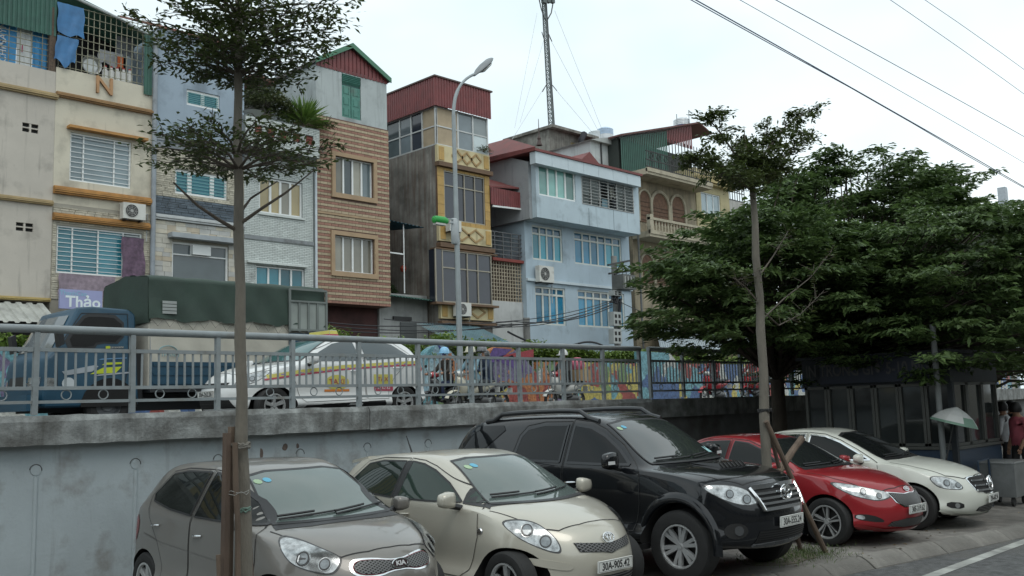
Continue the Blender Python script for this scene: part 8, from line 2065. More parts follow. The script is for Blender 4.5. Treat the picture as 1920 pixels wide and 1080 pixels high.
  MB().obox((-.93, 0, .58), (.008, 0, .004), (0, .09, 0), (0, 0, .07)).build('number_plate', PLATEW, t)
  return t
CLOTH = lambda nm, c: mat('cloth_' + nm, c, .85, var=.2, vs_=6)
WHB, CRB_, REDK, BLKB = paint('bike_white', (.55, .55, .52), 0, .3, .1), paint('bike_cream', (.55, .52, .42), 0, .3, .1), paint('bike_red', (.35, .02, .03), 0, .3, .1), paint('bike_black', (.02, .02, .022), 0, .3, .1)
H_ = math.pi
bk = [(835, 19.3, BLKB, REDK, 'dark jacket', (.035, .028, .022), (.02, .03, .07), ('helm_blue', (.25, .50, .70)), 'black scooter right behind the taxi ridden in a dark jacket', 'rider in brown black jacket with pale blue helmet right behind the taxi'),
      (884, 18.6, CRB_, WHB, 'light blue', (.20, .32, .38), (.30, .38, .40), ('helm_cream', (.60, .58, .46)), 'cream white scooter with rounded front mudguard by the lamp post', 'rider in light blue jacket and cream helmet on the cream scooter'),
      (912, 19.9, BLKB, BLKB, 'navy', (.03, .04, .07), (.03, .04, .09), ('helm_dark', (.04, .045, .05)), 'black motorbike half hidden behind the cream scooter', 'rider in navy jacket with dark helmet behind the cream scooter'),
      (1058, 18.9, WHB, REDK, 'black', (.022, .022, .022), (.03, .03, .03), ('helm_white', (.66, .66, .64)), 'red and white motorbike loaded with parcels before the orange mosaic', 'rider in black jacket with white helmet before the orange mosaic'),
      (1338, 18.2, REDK, WHB, 'red', (.20, .04, .04), (.04, .04, .05), ('helm_pale', (.5, .5, .48)), 'red motorbike in the tree shade beyond the railing gap', 'rider in red jacket in the tree shade beyond the railing gap'),
      (1412, 18.2, REDK, REDK, 'maroon', (.24, .06, .06), (.05, .05, .06), ('helm_red', (.4, .05, .05)), 'red scooter farthest right under the leaves beside the trunk', 'rider in maroon top farthest right under the leaves')]
for (px, yy, b_, f_, nm, jc, tr, hl, lb, lr) in bk:
  xx = onY(px, 700, yy).x
  motorbike(lb, xx, yy, H_, b_, f_); rider(lr, (xx, yy, DECKZ), H_, CLOTH(nm, jc), CLOTH('trousers_' + nm, tr), mat(*hl, .3))
xx = onY(884, 700, 18.6).x
rider('passenger in navy coat seated behind the light blue rider', (xx, 18.6, DECKZ), H_, CLOTH('coat', (.03, .045, .08)), CLOTH('trousers_coat', (.04, .045, .05)), mat('helm_grey', (.16, .17, .18), .3), True)
xx = onY(1058, 700, 18.9).x
pb = thing('parcel', 'brown cardboard box strapped behind the white helmeted rider', 'box', (xx + .62, 18.9, DECKZ + .80)); MB().box(xx + .38, xx + .92, 18.62, 19.18, DECKZ + .81, DECKZ + 1.14).build('carton', mat('cardboard', (.36, .24, .13), .85), pb); MB().box(xx + .60, xx + .67, 18.615, 19.185, DECKZ + .805, DECKZ + 1.145).build('tape', mat('tape_tan', (.45, .35, .22), .4), pb)
pb = thing('parcel', 'white and pink bag of goods on top of the cardboard box', 'bag', (xx + .62, 18.9, DECKZ + 1.15)); 
mb = MB(); mb.lathe([(.0, 0), (.2, .01), (.24, .12), (.2, .28), (.1, .36), (0, .37)], 12, (xx + .60, 18.9, DECKZ + 1.145)); mb.build('sack', mat('bag_pink', (.5, .12, .18), .6, var=.6, vs_=5), pb, smooth=True)
# -- trees
BARK = mat('bark_pale', (.155, .14, .115), .9, var=.3, vs_=7, bump=.5, bs=40, stretch=(1, 1, .3)); BARK2 = mat('bark_dark', (.085, .07, .055), .9, var=.35, vs_=8, bump=.5, bs=40, stretch=(1, 1, .3))
YL = leafmat('young_leaf', (.018, .030, .009), (.11, .15, .04), .5, .28)
def tier(c, rad, nb, per, rise=.12, thick=.012, a0=0.0, ecc=1.0, lo=.3):
  """a flat storey of branches; returns tubes and leaf centres/directions"""
  tubes = []; C = []; D = []
  for k in range(nb):
    a = a0 + 2 * math.pi * k / nb + random.uniform(-.25, .25); L = rad * random.uniform(.72, 1.05)
    d = Vector((math.cos(a), math.sin(a) * ecc, 0)); p = [c + d * L * t + Vector((0, 0, rise * t + .05 * math.sin(t * 3))) + Vector((random.uniform(-.02, .02), random.uniform(-.02, .02), 0)) for t in (0, .25, .5, .75, 1)]
    tubes.append((p, [thick, thick * .8, thick * .6, thick * .4, thick * .2]))
    for j in range(7):
      t = lo + (1 - lo) * j / 6; q = c + d * L * t + Vector((0, 0, rise * t)); 
      for s in (-1, 1):
        b = a + s * random.uniform(.5, 1.0); l2 = L * random.uniform(.22, .42) * (1.1 - .5 * t); e = q + Vector((math.cos(b) * l2, math.sin(b) * l2 * ecc, random.uniform(-.02, .08)))
        tubes.append(([q, (q + e) / 2 + Vector((0, 0, .015)), e], [thick * .35, thick * .25, thick * .12]))
        m = int(per / 14 * random.uniform(.6, 1.4))
        for _ in range(m):
          tt = random.uniform(.15, 1.12); w = q.lerp(e, tt) + Vector((random.gauss(0, .035), random.gauss(0, .035), random.gauss(.005, .022))); C.append(w); D.append((e - q).normalized() + Vector((random.gauss(0, .6), random.gauss(0, .6), random.gauss(0, .25))))
  return tubes, C, D
def build_tree(label, base, trunk_pts, radii, tiers, group=None, ln=.055, wd=.024, bark=BARK, extra=()):
  t = thing('young_tree', label, 'tree', base, group=group); off = np.array(OFF[t.name])
  MB().tube(trunk_pts, radii, 14).build('trunk', bark, t, smooth=True)
  C, D = [], []; br = MB()
  for args in tiers:
    tb, c, d = tier(*args[0], **args[1]); C += c; D += d
    for p, r_ in tb: br.tube(p, r_, 5)
  for p, r_ in extra: br.tube(p, r_, 6)
  br.build('branches', BARK2, t)
  C = np.array([tuple(x) for x in C]); D = np.array([tuple(x) for x in D])
  v = leaf_cloud(len(C), lambda n: (C, D), ln, wd, .35); o = link('crown', leaf_mesh('crown', v - off, YL), t); o['kind'] = 'stuff'; return t
TY1 = 6.3
P1 = lambda px, py, dy=0.0: onY(px, py, TY1 + dy)
b1 = P1(456, 1080); b1.z = 0; b1.x = P1(456, 900).x
tp = [b1, P1(457, 1000), P1(455, 900), P1(452, 830), P1(454, 740), P1(450, 640), P1(451, 540), P1(447, 440), P1(448, 350), P1(445, 260), P1(447, 180), P1(446, 100), P1(448, 20), P1(446, -60), P1(447, -260)]
build_tree('slim young tree with flat leaf storeys standing before the grey hatchback', (b1.x, TY1, 0), tp, [.075, .060, .050, .047, .040, .041, .036, .038, .033, .033, .030, .033, .027, .024, .012],
  [((P1(446, 318), .80, 10, 150), dict(rise=.12, a0=.2, ecc=.9)), ((P1(446, 290), .58, 8, 130), dict(rise=.12, a0=.5)),
     ((P1(447, 138), .60, 10, 210), dict(rise=.06, a0=.1, lo=.15)), ((P1(447, 95), .74, 11, 230), dict(rise=.14, a0=.4, lo=.15)), ((P1(447, 30), .80, 10, 200), dict(rise=.18, a0=.7, lo=.15)), ((P1(447, -60), .8, 9, 190), dict(rise=.16, a0=.9)), ((P1(447, -170), .55, 8, 150), dict(rise=.15))],
  group='young staked street trees',
  extra=[([P1(444, 432), P1(410, 412), P1(370, 385), P1(325, 342)], [.016, .013, .010, .006]), ([P1(452, 418, -.02), P1(492, 390, -.1), P1(535, 362, -.15), P1(590, 318, -.2)], [.015, .012, .009, .004]), ([P1(450, 400, .03), P1(470, 372, .2), P1(520, 340, .3)], [.012, .009, .004])])
# wooden stakes and ties round it
WOOD = mat('stake_wood', (.13, .095, .07), .9, var=.35, vs_=6, bump=.5, bs=30, stretch=(1, 1, .2)); WOODR = mat('stake_red', (.105, .074, .056), .9, var=.35, vs_=6, bump=.5, bs=30, stretch=(1, 1, .2)); WIRE = mat('tie_wire', (.30, .30, .28), .6)
def stake(label, a, b, r_, m=WOOD, square=False, n=8):
  a, b = Vector(a), Vector(b); t = thing('stake', label, 'stake', a if a.z < b.z else b, group='wooden stakes propping the young trees')
  k = 6; pts = [a + (b - a) * i / k + Vector((random.uniform(-.006, .006), random.uniform(-.006, .006), 0)) for i in range(k + 1)]
  mb = MB(); mb.bar(a, b, r_ * 2, r_ * 1.1) if square else mb.tube(pts, [r_ * random.uniform(.9, 1.1) for _ in pts], n)
  mb.build('pole', m, t, smooth=not square); return t
def ground(px, py, Y): p = P1(px, py, Y - TY1); p.z = 0; return p
stake('broad reddish brown plank left of the near tree trunk', Vector((P1(424, 1000).x - .02, TY1 - .02, 0)), P1(425, 812, -.02), .030, WOODR, n=5)
stake('straight grey stake tied close against the near tree trunk', Vector((P1(441, 1000).x, TY1 - .09, 0)), P1(440, 830, -.07), .021)
stake('thin stake leaning on the right of the near tree trunk', Vector((P1(484, 1080).x + .02, TY1 + .05, 0)), P1(462, 905, .03), .017)
stake('short broken stake at the foot of the near tree', Vector((P1(410, 1080).x, TY1 - .05, 0)), P1(410, 1040, -.05), .016)
stake('dark split plank behind the near tree trunk', Vector((P1(436, 1000).x, TY1 + .07, 0)), P1(433, 800, .06), .026, WOOD, n=5)
def tie(label, c, rx, ry, turns, m, r_=.004):
  t = thing('tie', label, 'tie', c, group='ties on the young trees'); mb = MB()
  mb.tube([Vector(c) + Vector((rx * math.cos(a * .5), ry * math.sin(a * .5), random.uniform(-.02, .02))) for a in range(int(turns * 12.6))], r_, 5); mb.build('loop', m, t); return t
tie('knotted rag and wire tie near the top of the near stakes', P1(447, 835), .07, .10, 4, mat('rag_grey', (.16, .15, .13), .9), .010); tie('thin wire round the near tree and its stakes', P1(442, 922), .085, .11, 2, WIRE, .002); tie('faded green tie low on the near tree trunk', P1(455, 955), .05, .06, 3, mat('tie_green', (.14, .22, .18), .8), .006)
# second young tree, propped, between the off-roader and the red car
TY2 = 6.2
P2 = lambda px, py, dy=0.0: onY(px, py, TY2 + dy)
b2 = Vector((10.62, TY2, 0))
tp2 = [b2, P2(1437, 860), P2(1433, 780), P2(1432, 700), P2(1426, 620), P2(1425, 560), P2(1417, 480), P2(1416, 420), P2(1410, 345)]
lim = []
C2 = []
for (q, r0) in (([(1410, 345), (1385, 300), (1355, 255), (1322, 214)], .022), ([(1410, 345), (1400, 290), (1395, 240)], .02), ([(1410, 345), (1432, 290), (1470, 240), (1518, 207)], .024), ([(1410, 345), (1425, 300), (1440, 235)], .018), ([(1410, 345), (1370, 320), (1325, 300), (1290, 300)], .018), ([(1410, 345), (1450, 320), (1480, 285), (1508, 245)], .02), ([(1412, 360), (1380, 335), (1345, 330)], .014), ([(1410, 350), (1440, 330), (1465, 315)], .014)):
  dy = random.uniform(-.5, .5); p = [P2(*a, dy * i / (len(q) - 1)) for i, a in enumerate(q)]; lim.append((p, [r0 * (1 - .75 * i / (len(p) - 1)) for i in range(len(p))])); C2.append(p)
t2 = thing('young_tree', 'staked young tree rising between the black off-roader and the red saloon', 'tree', b2, group='young staked street trees')
MB().tube(tp2, [.072, .060, .062, .054, .055, .048, .047, .041, .038], 14).build('trunk', BARK, t2, smooth=True)
br = MB(); [br.tube(p, r_, 6) for p, r_ in lim]; C, D = [], []
for p in C2:
  for i in range(len(p) - 1):
    for k in range(9):
      t_ = random.random()
      if i == 0 and t_ < .25: continue
      a = p[i].lerp(p[i + 1], t_); d = Vector((random.gauss(0, 1), random.gauss(0, 1), random.gauss(.15, .3))).normalized(); e = a + d * random.uniform(.12, .34)
      br.tube([a, (a + e) / 2, e], [.006, .004, .002], 4)
      for _ in range(64): C.append(a.lerp(e, random.uniform(.1, 1.15)) + Vector((random.gauss(0, .045), random.gauss(0, .045), random.gauss(0, .03)))); D.append(d + Vector((random.gauss(0, .6), random.gauss(0, .6), random.gauss(0, .3))))
for (q) in ([(1428, 600), (1470, 560), (1520, 520), (1560, 470)], [(1426, 580), (1460, 610), (1500, 590), (1545, 545)], [(1425, 570), (1400, 540), (1375, 520)], [(1422, 520), (1450, 480), (1480, 430)]):
  p = [P2(*a, .1 * i) for i, a in enumerate(q)]; br.tube(p, [.012, .009, .006, .003][:len(p)], 5)
  for k in range(16): a = p[random.randrange(1, len(p) - 1) if len(p) > 2 else 1].lerp(p[-1], random.random()); e = a + Vector((random.gauss(.05, .1), random.gauss(0, .1), random.gauss(.05, .1))); br.tube([a, e], [.004, .002], 4); [(C.append(e + Vector((random.gauss(0, .03), random.gauss(0, .03), random.gauss(0, .03)))), D.append(Vector((random.gauss(0, 1), random.gauss(0, 1), .1)))) for _ in range(5)]
br.build('branches', BARK2, t2)
v = leaf_cloud(len(C), lambda n: (np.array([tuple(x) for x in C]), np.array([tuple(x) for x in D])), .07, .032, .35); o = link('crown', leaf_mesh('crown', v - np.array(OFF[t2.name]), YL), t2); o['kind'] = 'stuff'
fa = onZ(1548, 1036, 0); stake('long grey prop running from the far young tree down beside the red car wheel', fa, P2(1436, 790, -.06), .032)
fc = onZ(1501, 1034, 0); stake('second prop of the far young tree ending in the grass patch', fc, P2(1434, 775, .05), .028, WOODR)
stake('short crosswise brace tied to the far young tree props', P2(1503, 822, .08), P2(1452, 896, .05), .042, WOOD)
tie('dark rubber tie round the far young tree and its props', P2(1434, 770), .075, .085, 5, mat('tie_black', (.02, .02, .02), .7), .009)
# -- big spreading trees along the wall
BL = leafmat('big_leaf', (.020, .045, .015), (.14, .215, .065), .6, .35)
def big_tree(label, base, rad, z0, z1, nspray, shoots=(), seed=1, flat=1.0, leafn=120, lean=(0, 0)):
  rr = random.Random(seed); base = Vector(base); t = thing('big_tree', label, 'tree', base, group='big spreading trees along the retaining wall')
  off = np.array(OFF[t.name]); zc = z0 + (z1 - z0) * .35; cx0 = base + Vector((lean[0], lean[1], 0))
  fork = base + Vector((0, 0, z0 * .85)); tk_ = MB().tube([base, base + Vector((.05, .03, z0 * .4)), fork], [.19, .16, .14], 12); tk_.build('trunk', BARK2, t, smooth=True)
  br = MB(); C = []; D = []
  gold = 2.39996
  def spray(p, d, L):
    d = Vector((d.x, d.y, max(-.12, min(.35, d.z)))).normalized(); s = d.cross(Zv).normalized()
    n = 9
    for i in range(n):
      a = p + d * L * (i / (n - 1)) + Vector((0, 0, -.10 * L * (i / (n - 1)) ** 2))
      for sg in (-1, 1):
        pl = L * .55 * (1 - .55 * i / (n - 1)); pd = (s * sg + d * .75 + Vector((0, 0, rr.uniform(-.18, .12)))).normalized()
        for k in range(int(leafn / (2 * n))):
          tt = rr.random(); q = a + pd * pl * tt + Vector((rr.gauss(0, .03), rr.gauss(0, .03), rr.gauss(0, .03) - .12 * tt * tt * pl)); C.append(q); D.append(pd + d * .5 + Vector((rr.gauss(0, .5), rr.gauss(0, .5), rr.gauss(-.1, .25))))
  for i in range(nspray):
    u = (i + .5) / nspray; az_ = i * gold + rr.uniform(-.3, .3); lv = rr.random() ** .8
    # storeys: radius shrinks towards the top like an umbrella
    zz = z0 + (z1 - z0) * lv; rmax = rad * math.sqrt(max(.05, 1 - ((lv - .25) / .85) ** 2)) if lv > .25 else rad * (.75 + lv)
    r_ = rmax * math.sqrt(rr.uniform(.10, 1.0)) * rr.uniform(.85, 1.08); zz += rr.gauss(0, .12)
    p = cx0 + Vector((math.cos(az_) * r_, math.sin(az_) * r_ * flat, zz)); d = Vector((math.cos(az_ + rr.gauss(0, .5)), math.sin(az_ + rr.gauss(0, .5)), rr.uniform(-.05, .25)))
    spray(p, d, rr.uniform(.55, 1.05))
    if i % 4 == 0:
      m = fork.lerp(Vector((p.x, p.y, zz)), .5) + Vector((0, 0, .25)); br.tube([fork, m, p], [.06, .035, .012], 5)
  for (tip, root) in shoots:
    tip, root = Vector(tip), Vector(root); m = root.lerp(tip, .5) + Vector((0, 0, .1)); br.tube([root, m, tip], [.02, .014, .006], 5); ax_ = (tip - root).normalized()
    for w_ in (.45, .65, .82, 1.0):
      c = root.lerp(tip, w_)
      for k in range(34): a = rr.uniform(0, 6.28); dd = Vector((math.cos(a), math.sin(a), rr.uniform(-.2, .5))) ; ll = rr.uniform(.05, .34) * (1.25 - .4 * w_); C.append(c + dd * ll + Vector((0, 0, -.25 * ll * ll))); D.append(dd + Vector((0, 0, -.2)))
  br.build('limbs', BARK2, t)
  v = leaf_cloud(len(C), lambda n: (np.array([tuple(x) for x in C]), np.array([tuple(x) for x in D])), .17, .060, .45)
  o = link('crown', leaf_mesh('crown', v - off, BL), t); o['kind'] = 'stuff'; return t
S = lambda px, py, Y, dx=-.4, dz=-1.0: (onY(px, py, Y), onY(px, py, Y) + Vector((dx, .1, dz)))
big_tree('broad dark tree with leafy tips hanging over the railing gap', (18.6, 10.5, 0), 3.6, 2.75, 5.25, 430, seed=3, flat=.5, lean=(-1.5, -1.2), shoots=[S(1500, 318, 9.5), S(1465, 345, 9.5), S(1545, 300, 9.6)])
big_tree('tallest dark tree whose feathery shoots stand against the sky', (21.8, 10.2, 0), 4.6, 2.4, 7.1, 640, seed=5, flat=.55, lean=(0, -.6), shoots=[S(1548, 278, 9.6, .2), S(1598, 300, 9.6, -.4), S(1655, 277, 9.6, .1), S(1690, 318, 9.4, -.6), S(1722, 300, 9.4, .1), S(1762, 318, 9.2, -.3), S(1800, 322, 9.0, -1.2, -.4), (onY(1868, 320, 8.6), onY(1770, 345, 8.8))])
big_tree('dense tree closing the right edge above the kiosk', (27.5, 9.8, 0), 5.2, 2.0, 6.9, 560, seed=8, flat=.6, shoots=[S(1840, 375, 9, -.6), S(1885, 420, 9, -.5)])
big_tree('lower dark tree behind the kiosk filling the right edge', (20.4, 10.3, 0), 3.6, 2.25, 5.2, 480, seed=11, flat=.75, lean=(-1.2, -3.3))
# unseen tree copies added behind and left of the viewpoint, darkening the car reflections
src_ = [o for o in bpy.data.objects if o.get('group') == 'big spreading trees along the retaining wall']
for k, (x, y, s_) in enumerate(((-9, 7.5, 1.0), (-19, 7.5, 1.1), (-14, -9, 1.2), (17, -10, 1.2))):
  c = copy_tree(src_[k % 3]); c.location = (x, y, 0); c.scale = (s_,) * 3; c.rotation_euler = (0, 0, k * 1.3); c['label'] = ['added unseen street tree on the same pavement left of the view', 'added unseen street tree farther left along the pavement', 'added unseen tree on the opposite pavement, left end', 'added unseen tree on the opposite pavement facing the red car'][k]; c['group'] = 'added street trees outside the view'
# -- kiosk under the trees, built solid from the dim window reflection
KX = 17.0; KY0 = onX(1791, 838, KX).y; KY1 = KY0 + 2.7; KX1 = KX + 2.25
kb = thing('kiosk', 'dark blue guard kiosk with pale framed windows, built from a window reflection', 'kiosk', (KX, KY0, 0))
zs_ = onX(1790, 838, KX).z; zt_ = 2.12
KB = mat('kiosk_blue', (.018, .04, .075), .5, var=.2, stain=.3, stain_col=(.03, .035, .04)); KF = mat('kiosk_frame', (.075, .077, .07), .6, var=.15); KD = mat('kiosk_roof', (.02, .025, .03), .7)
MB().box(KX, KX1, KY0, KY1, 0, zs_ - .05).build('base_panel', KB, kb); MB().box(KX - .04, KX1 + .04, KY0 - .04, KY1 + .04, zs_ - .05, zs_).build('sill', KF, kb)
MB().box(KX + .08, KX1 - .08, KY0 + .08, KY1 - .08, zs_, zt_).build('interior', mat('kiosk_inside', (.02, .021, .021), .8), kb); MB().box(KX - .1, KX1 + .1, KY0 - .1, KY1 + .1, zt_ + .5, zt_ + .56).build('roof', KD, kb); MB().box(KX - .02, KX1 + .02, KY0 - .02, KY1 + .02, zt_, zt_ + .5).build('fascia', KD, kb)
GK = glassmat('kiosk_glass', (.03, .034, .034), .06)
nw = 6
for i in range(nw):
  a, b = KY0 + (KY1 - KY0) * i / nw, KY0 + (KY1 - KY0) * (i + 1) / nw; f = MB()
  for yy in (a + .03, b - .03): f.bar((KX + .02, yy, zs_), (KX + .02, yy, zt_), .05)
  for zz in (zs_ + .03, zt_ - .03): f.bar((KX + .02, a, zz), (KX + .02, b, zz), .05)
  w = f.build('window', KF, kb); MB().add([(KX + .04, a + .05, zs_ + .05), (KX + .04, b - .05, zs_ + .05), (KX + .04, b - .05, zt_ - .05), (KX + .04, a + .05, zt_ - .05)], [(0, 3, 2, 1)]).build('pane', GK, w)
for i in range(3):
  a, b = KX + (KX1 - KX) * i / 3, KX + (KX1 - KX) * (i + 1) / 3; f = MB()
  for xx in (a + .03, b - .03): f.bar((xx, KY0 + .02, zs_), (xx, KY0 + .02, zt_), .05)
  for zz in (zs_ + .03, zt_ - .03): f.bar((a, KY0 + .02, zz), (b, KY0 + .02, zz), .05)
  w = f.build('window', KF, kb); MB().add([(a + .05, KY0 + .04, zs_ + .05), (b - .05, KY0 + .04, zs_ + .05), (b - .05, KY0 + .04, zt_ - .05), (a + .05, KY0 + .04, zt_ - .05)], [(0, 1, 2, 3)]).build('pane', GK, w)
MB().bar((KX - .01, KY0 - .01, 0), (KX - .01, KY0 - .01, zt_), .09).build('corner_post', KD, kb)
sg = thing('kiosk_sign', 'dark navy kiosk sign with dim capital letters half covered by leaves', 'sign', (KX - .1, (KY0 + KY1) / 2, zt_ + .1))
s0, s1 = onX(1745, 715, KX - .1), onX(1540, 715, KX - .1); zz0, zz1 = onX(1640, 717, KX - .1).z, onX(1640, 668, KX - .1).z
MB().box(KX - .12, KX - .06, s0.y, s1.y, zz0, zz1).build('board', mat('sign_navy', (.006, .011, .025), .6), sg)
lettering('IN TRONG GIỜ 5-10 NGÀY', .30, mat('sign_letter', (.05, .05, .05), .6), sg, Matrix.Translation((KX - .125, (s0.y + s1.y) / 2, (zz0 + zz1) / 2)) @ Matrix(((0, 0, -1, 0), (-1, 0, 0, 0), (0, 1, 0, 0), (0, 0, 0, 1))), .002, bold=.006, squeeze=.72)
pp = onX(1756, 700, KX - .35); gp_ = thing('post', 'slim grey post standing in front of the kiosk windows', 'post', (KX - .35, pp.y, 0)); MB().tube([(KX - .35, pp.y, 0), (KX - .35, pp.y, 3.1)], .05, 10).build('pole', mat('post_grey', (.16, .17, .17), .6), gp_, smooth=True)
uc = onX(1792, 776, KX - .3); um = thing('parasol', 'window reflection built as a small pale parasol with green edge at the kiosk corner', 'parasol', (uc.x, uc.y, 0))  # parasol of the window reflection, built as a solid thing
ax_ = Vector((.1, -.25, 1)).normalized(); sx_ = ax_.cross(Vector((0, 1, 0))).normalized(); sy_ = ax_.cross(sx_)
UP = [mat('parasol_white', (.45, .46, .45), .6, var=.1), mat('parasol_green', (.13, .22, .17), .6)]; n = 8; tip = uc + ax_ * .12; rings = []
for (rr, hh) in ((.16, .05), (.28, -.03), (.37, -.13), (.395, -.17)): rings.append([uc + ax_ * hh + (sx_ * math.cos(2 * math.pi * k / 24) + sy_ * math.sin(2 * math.pi * k / 24)) * rr * (1 if k % 3 == 0 else .965) for k in range(24)])
for k in range(n):
  mb = MB()
  for s in range(3):
    i0, i1 = (k * 3 + s) % 24, (k * 3 + s + 1) % 24; mb.add([tip, rings[0][i0], rings[0][i1]], [(0, 1, 2)], 0)
    for a in range(3): mb.add([rings[a][i0], rings[a + 1][i0], rings[a + 1][i1], rings[a][i1]], [(0, 1, 2, 3)], 1 if a == 2 or (a == 1 and k % 4 == 1) else 0)
  mb.build('panel', UP, um)
MB().tube([tip, uc - ax_ * 1.0], .012, 8).build('stick', DARKMETAL, um)
p = onZ(1888, 946, 0); ct = thing('tin_cart', 'battered tin box cart on small wheels beside the kiosk', 'cart', (p.x, p.y, 0)); MB().box(p.x - .35, p.x + .35, p.y - .28, p.y + .28, .16, .72).build('box', mat('tin_dull', (.20, .21, .21), .45, .4, var=.3, stain=.4), ct); MB().box(p.x - .37, p.x + .37, p.y - .30, p.y + .30, .72, .75).build('lid', mat('tin_edge', (.35, .36, .36), .4, .5), ct)
for sx in (-.27, .27):
  for sy in (-.2, .2): MB().lathe([(0, -.02), (.075, -.02), (.075, .02), (0, .02)], 14, (p.x + sx, p.y + sy, .08), 'Y').build('wheel', RUBBER, ct)
MB().tube([(p.x - .9, p.y + .1, 0), (p.x - .9, p.y + .1, .78), (p.x - .4, p.y + .1, .80), (p.x - .4, p.y + .1, 0)], .018, 6).build('handle_frame', mat('frame_navy', (.02, .04, .07), .5), ct)
# grass and litter at the foot of the props
GRS = leafmat('grass_blade', (.03, .06, .015), (.12, .17, .05), .6, .2)
def gfn(n):
  u = rng.normal(0, 1, (n, 2)) * np.array([.42, .26]); c = np.stack([11.05 + u[:, 0], 6.15 + u[:, 1], rng.uniform(.01, .05, n)], 1); return c, rng.normal(0, 1, (n, 3)) * np.array([.6, .6, .2]) + np.array([0, 0, 1.0])
g = link('grass', leaf_mesh('grass', leaf_cloud(1500, gfn, .065, .008, .2), GRS)); g['kind'] = 'stuff'; g['label'] = 'patch of thin grass at the foot of the propped young tree'; g['category'] = 'grass'
sl = MB().prism([(10.75 + .62 * math.cos(a * .4), 6.2 + .36 * math.sin(a * .4) * random.uniform(.85, 1.15), .002) for a in range(16)], (0, 0, .01)); o = sl.build('soil', mat('soil_bare', (.11, .095, .075), .95, var=.3, vs_=12)); o['kind'] = 'structure'
lt_ = MB()
for k in range(60):
  p = Vector((random.uniform(9, 17), random.uniform(5.25, 6.4), .006)); a = random.uniform(0, 6.28); r_ = random.uniform(.012, .035); lt_.add([p + Vector((math.cos(a) * r_, math.sin(a) * r_, 0)), p + Vector((math.cos(a + 1.6) * r_ * .5, math.sin(a + 1.6) * r_ * .5, .01)), p + Vector((math.cos(a + 3.1) * r_, math.sin(a + 3.1) * r_, 0)), p + Vector((math.cos(a + 4.7) * r_ * .5, math.sin(a + 4.7) * r_ * .5, .004))], [(0, 1, 2, 3)])
o = lt_.build('fallen_leaves', mat('dry_leaf', (.20, .15, .08), .8, island=.4)); o['kind'] = 'stuff'; o['label'] = 'scattered dry leaves and litter on the pavement edge'; o['category'] = 'leaves'
# far mast over the trees
p = onY(1879, 400, 60); fm = thing('far_mast', 'distant pale antenna mast above the trees at right', 'mast', (p.x, 60, 0)); pt = onY(1879, 352, 60); MB().tube([(p.x, 60, 0), (pt.x, 60, pt.z)], .35, 8).build('pole', mat('far_grey', (.4, .44, .48), .7), fm); MB().box(pt.x - .7, pt.x + .7, 59.3, 60.7, pt.z - 4.5, pt.z).build('antenna', mat('far_grey', (0, 0, 0)), fm)
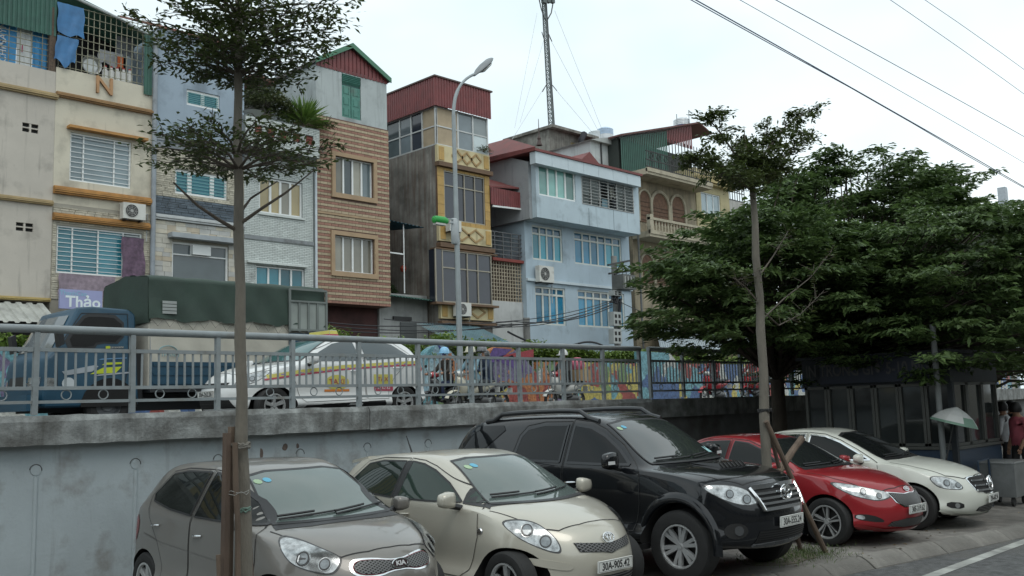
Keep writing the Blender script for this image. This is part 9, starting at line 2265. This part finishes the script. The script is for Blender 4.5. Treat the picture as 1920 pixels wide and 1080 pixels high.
# unseen house fronts behind the viewpoint, added for car paint and glass to mirror
def reflected_person(label, base, heading, top, legs):  # people of the window reflection, built as solid figures
  J = [(0, 0, .92), (0, 0, 1.08), (.01, 0, 1.28), (.01, 0, 1.40), (.02, 0, 1.48), (.04, 0, 1.60), (0, -.19, 1.38), (-.03, -.24, 1.12), (.06, -.23, .90), (.08, -.22, .82), (0, .19, 1.38), (.03, .24, 1.12), (.14, .22, .92), (.17, .21, .85), (.02, -.09, .88), (.08, -.10, .50), (.02, -.10, .09), (.14, -.10, .04), (-.02, .09, .88), (-.04, .10, .50), (-.14, .10, .09), (-.02, .10, .04)]
  Rr = [(.15, .12), (.14, .11), (.165, .115), (.13, .09), (.05, .05), (.085, .10), .06, .048, .036, .034, .06, .048, .036, .034, .09, .062, .045, .04, .09, .062, .045, .04]
  E_ = [(0, 1), (1, 2), (2, 3), (3, 4), (4, 5), (3, 6), (6, 7), (7, 8), (8, 9), (3, 10), (10, 11), (11, 12), (12, 13), (0, 14), (14, 15), (15, 16), (16, 17), (0, 18), (18, 19), (19, 20), (20, 21)]
  me = bpy.data.meshes.new('body'); me.from_pydata(J, E_, []) if False else me.from_pydata(J, E_, []); o = bpy.data.objects.new('tmp', me); COL.objects.link(o)
  md = o.modifiers.new('skin', 'SKIN'); md.use_smooth_shade = True
  for i, r_ in enumerate(Rr): me.skin_vertices[0].data[i].radius = r_ if isinstance(r_, tuple) else (r_, r_)
  me.skin_vertices[0].data[0].use_root = True; q = o.modifiers.new('s', 'SUBSURF'); q.levels = q.render_levels = 2; ev = evaluated(o); bpy.data.objects.remove(o)
  for mm in (top, legs, SKIN): ev.materials.append(mm)
  mi = []
  for p in ev.polygons:
    c = p.center; k = 0
    if c.z < .93 and abs(c.y) < .19: k = 1
    if c.z > 1.45 or (abs(c.y) > .19 and c.z < 1.05): k = 2
    mi.append(k)
  ev.polygons.foreach_set('material_index', mi); ev.polygons.foreach_set('use_smooth', [True] * len(mi))
  t = thing('person', label, 'person', base, heading, 'people built from window reflections at the right edge', local=True); link('body', ev, t)
  MB().lathe([(0, .15), (.07, .13), (.105, .07), (.112, 0), (.10, -.05)][::-1], 14, (.03, 0, 1.585), 'Z').build('hair', mat('hair_black', (.012, .01, .01), .5), t, smooth=True)
  for s in (-1, 1):
    h = J[9 if s < 0 else 13]; mb = MB()
    for k in range(4): mb.tube([(h[0] - .02 + .016 * k, h[1], h[2]), (h[0] - .018 + .018 * k, h[1] + s * .005, h[2] - .05), (h[0] - .01 + .018 * k, h[1] - s * .01, h[2] - .085 + .008 * abs(k - 1))], .008, 5)
    mb.tube([(h[0] + .03, h[1], h[2] + .01), (h[0] + .05, h[1] - s * .01, h[2] - .03)], .009, 5); mb.build('fingers', SKIN, t, smooth=True)
  return t
q = onZ(1884, 850, 0); a_ = onX(1884, 790, 21.0)
reflected_person('window reflection built as a person in white shirt and dark trousers beyond the kiosk', (21.0, a_.y, 0), math.pi * .5, CLOTH('white_shirt', (.55, .56, .58)), CLOTH('trousers_dark', (.03, .03, .035)))
a_ = onX(1910, 800, 19.6); reflected_person('window reflection built as a person in pink top nearest the right edge', (19.6, a_.y, 0), math.pi * .8, CLOTH('pink_top', (.42, .10, .13)), CLOTH('trousers_black', (.02, .02, .022)))
a_ = onX(1900, 790, 22.4); reflected_person('window reflection built as a person in dark clothes behind the white shirt', (22.4, a_.y, 0), math.pi * .4, CLOTH('dark_top', (.02, .02, .025)), CLOTH('trousers_grey', (.04, .04, .04)))
# unseen houses added left of the view, mirrored in the parked cars' paint
xh = h1x0 - .05
for k in range(14):
  w = random.uniform(3.4, 5.2); h = random.uniform(9, 15); o = tag(MB().box(xh - w, xh - .02, HY - random.uniform(0, .4), 42, -.2, h).build('house', [BEI, PGR, YLW, BLU][k % 4]), 'plain unseen house added to the row, left of the view', 'house', 'added houses left of the view')
  for fl in range(1, int(h / 3.3)):
    MB().box(xh - w + .7, xh - .8, HY - .45, HY - .40, fl * 3.3 + .6, fl * 3.3 + 2.3).build('window', GL_DARK, o)
  xh -= w
OPP = plaster('plaster_opposite', (.30, .28, .24), .4, .4)  # unseen street front added to darken what the cars mirror
x = -70
while x < 75:
  w = random.uniform(4, 9); h = random.uniform(7, 13); bb = MB().box(x, x + w - .05, -26, -14 - random.uniform(0, .6), ROADZ - .1, h); o = tag(bb.build('house', OPP), 'unseen house front added across the street, behind the view', 'house', 'added houses behind the view')
  for fl in range(1, int(h / 3.2)):
    for k in range(int(w / 2)): MB().box(x + .5 + k * 2, x + 1.7 + k * 2, -14, -13.9, fl * 3.2, fl * 3.2 + 1.6).build('window', GL_DARK, o)
  x += w
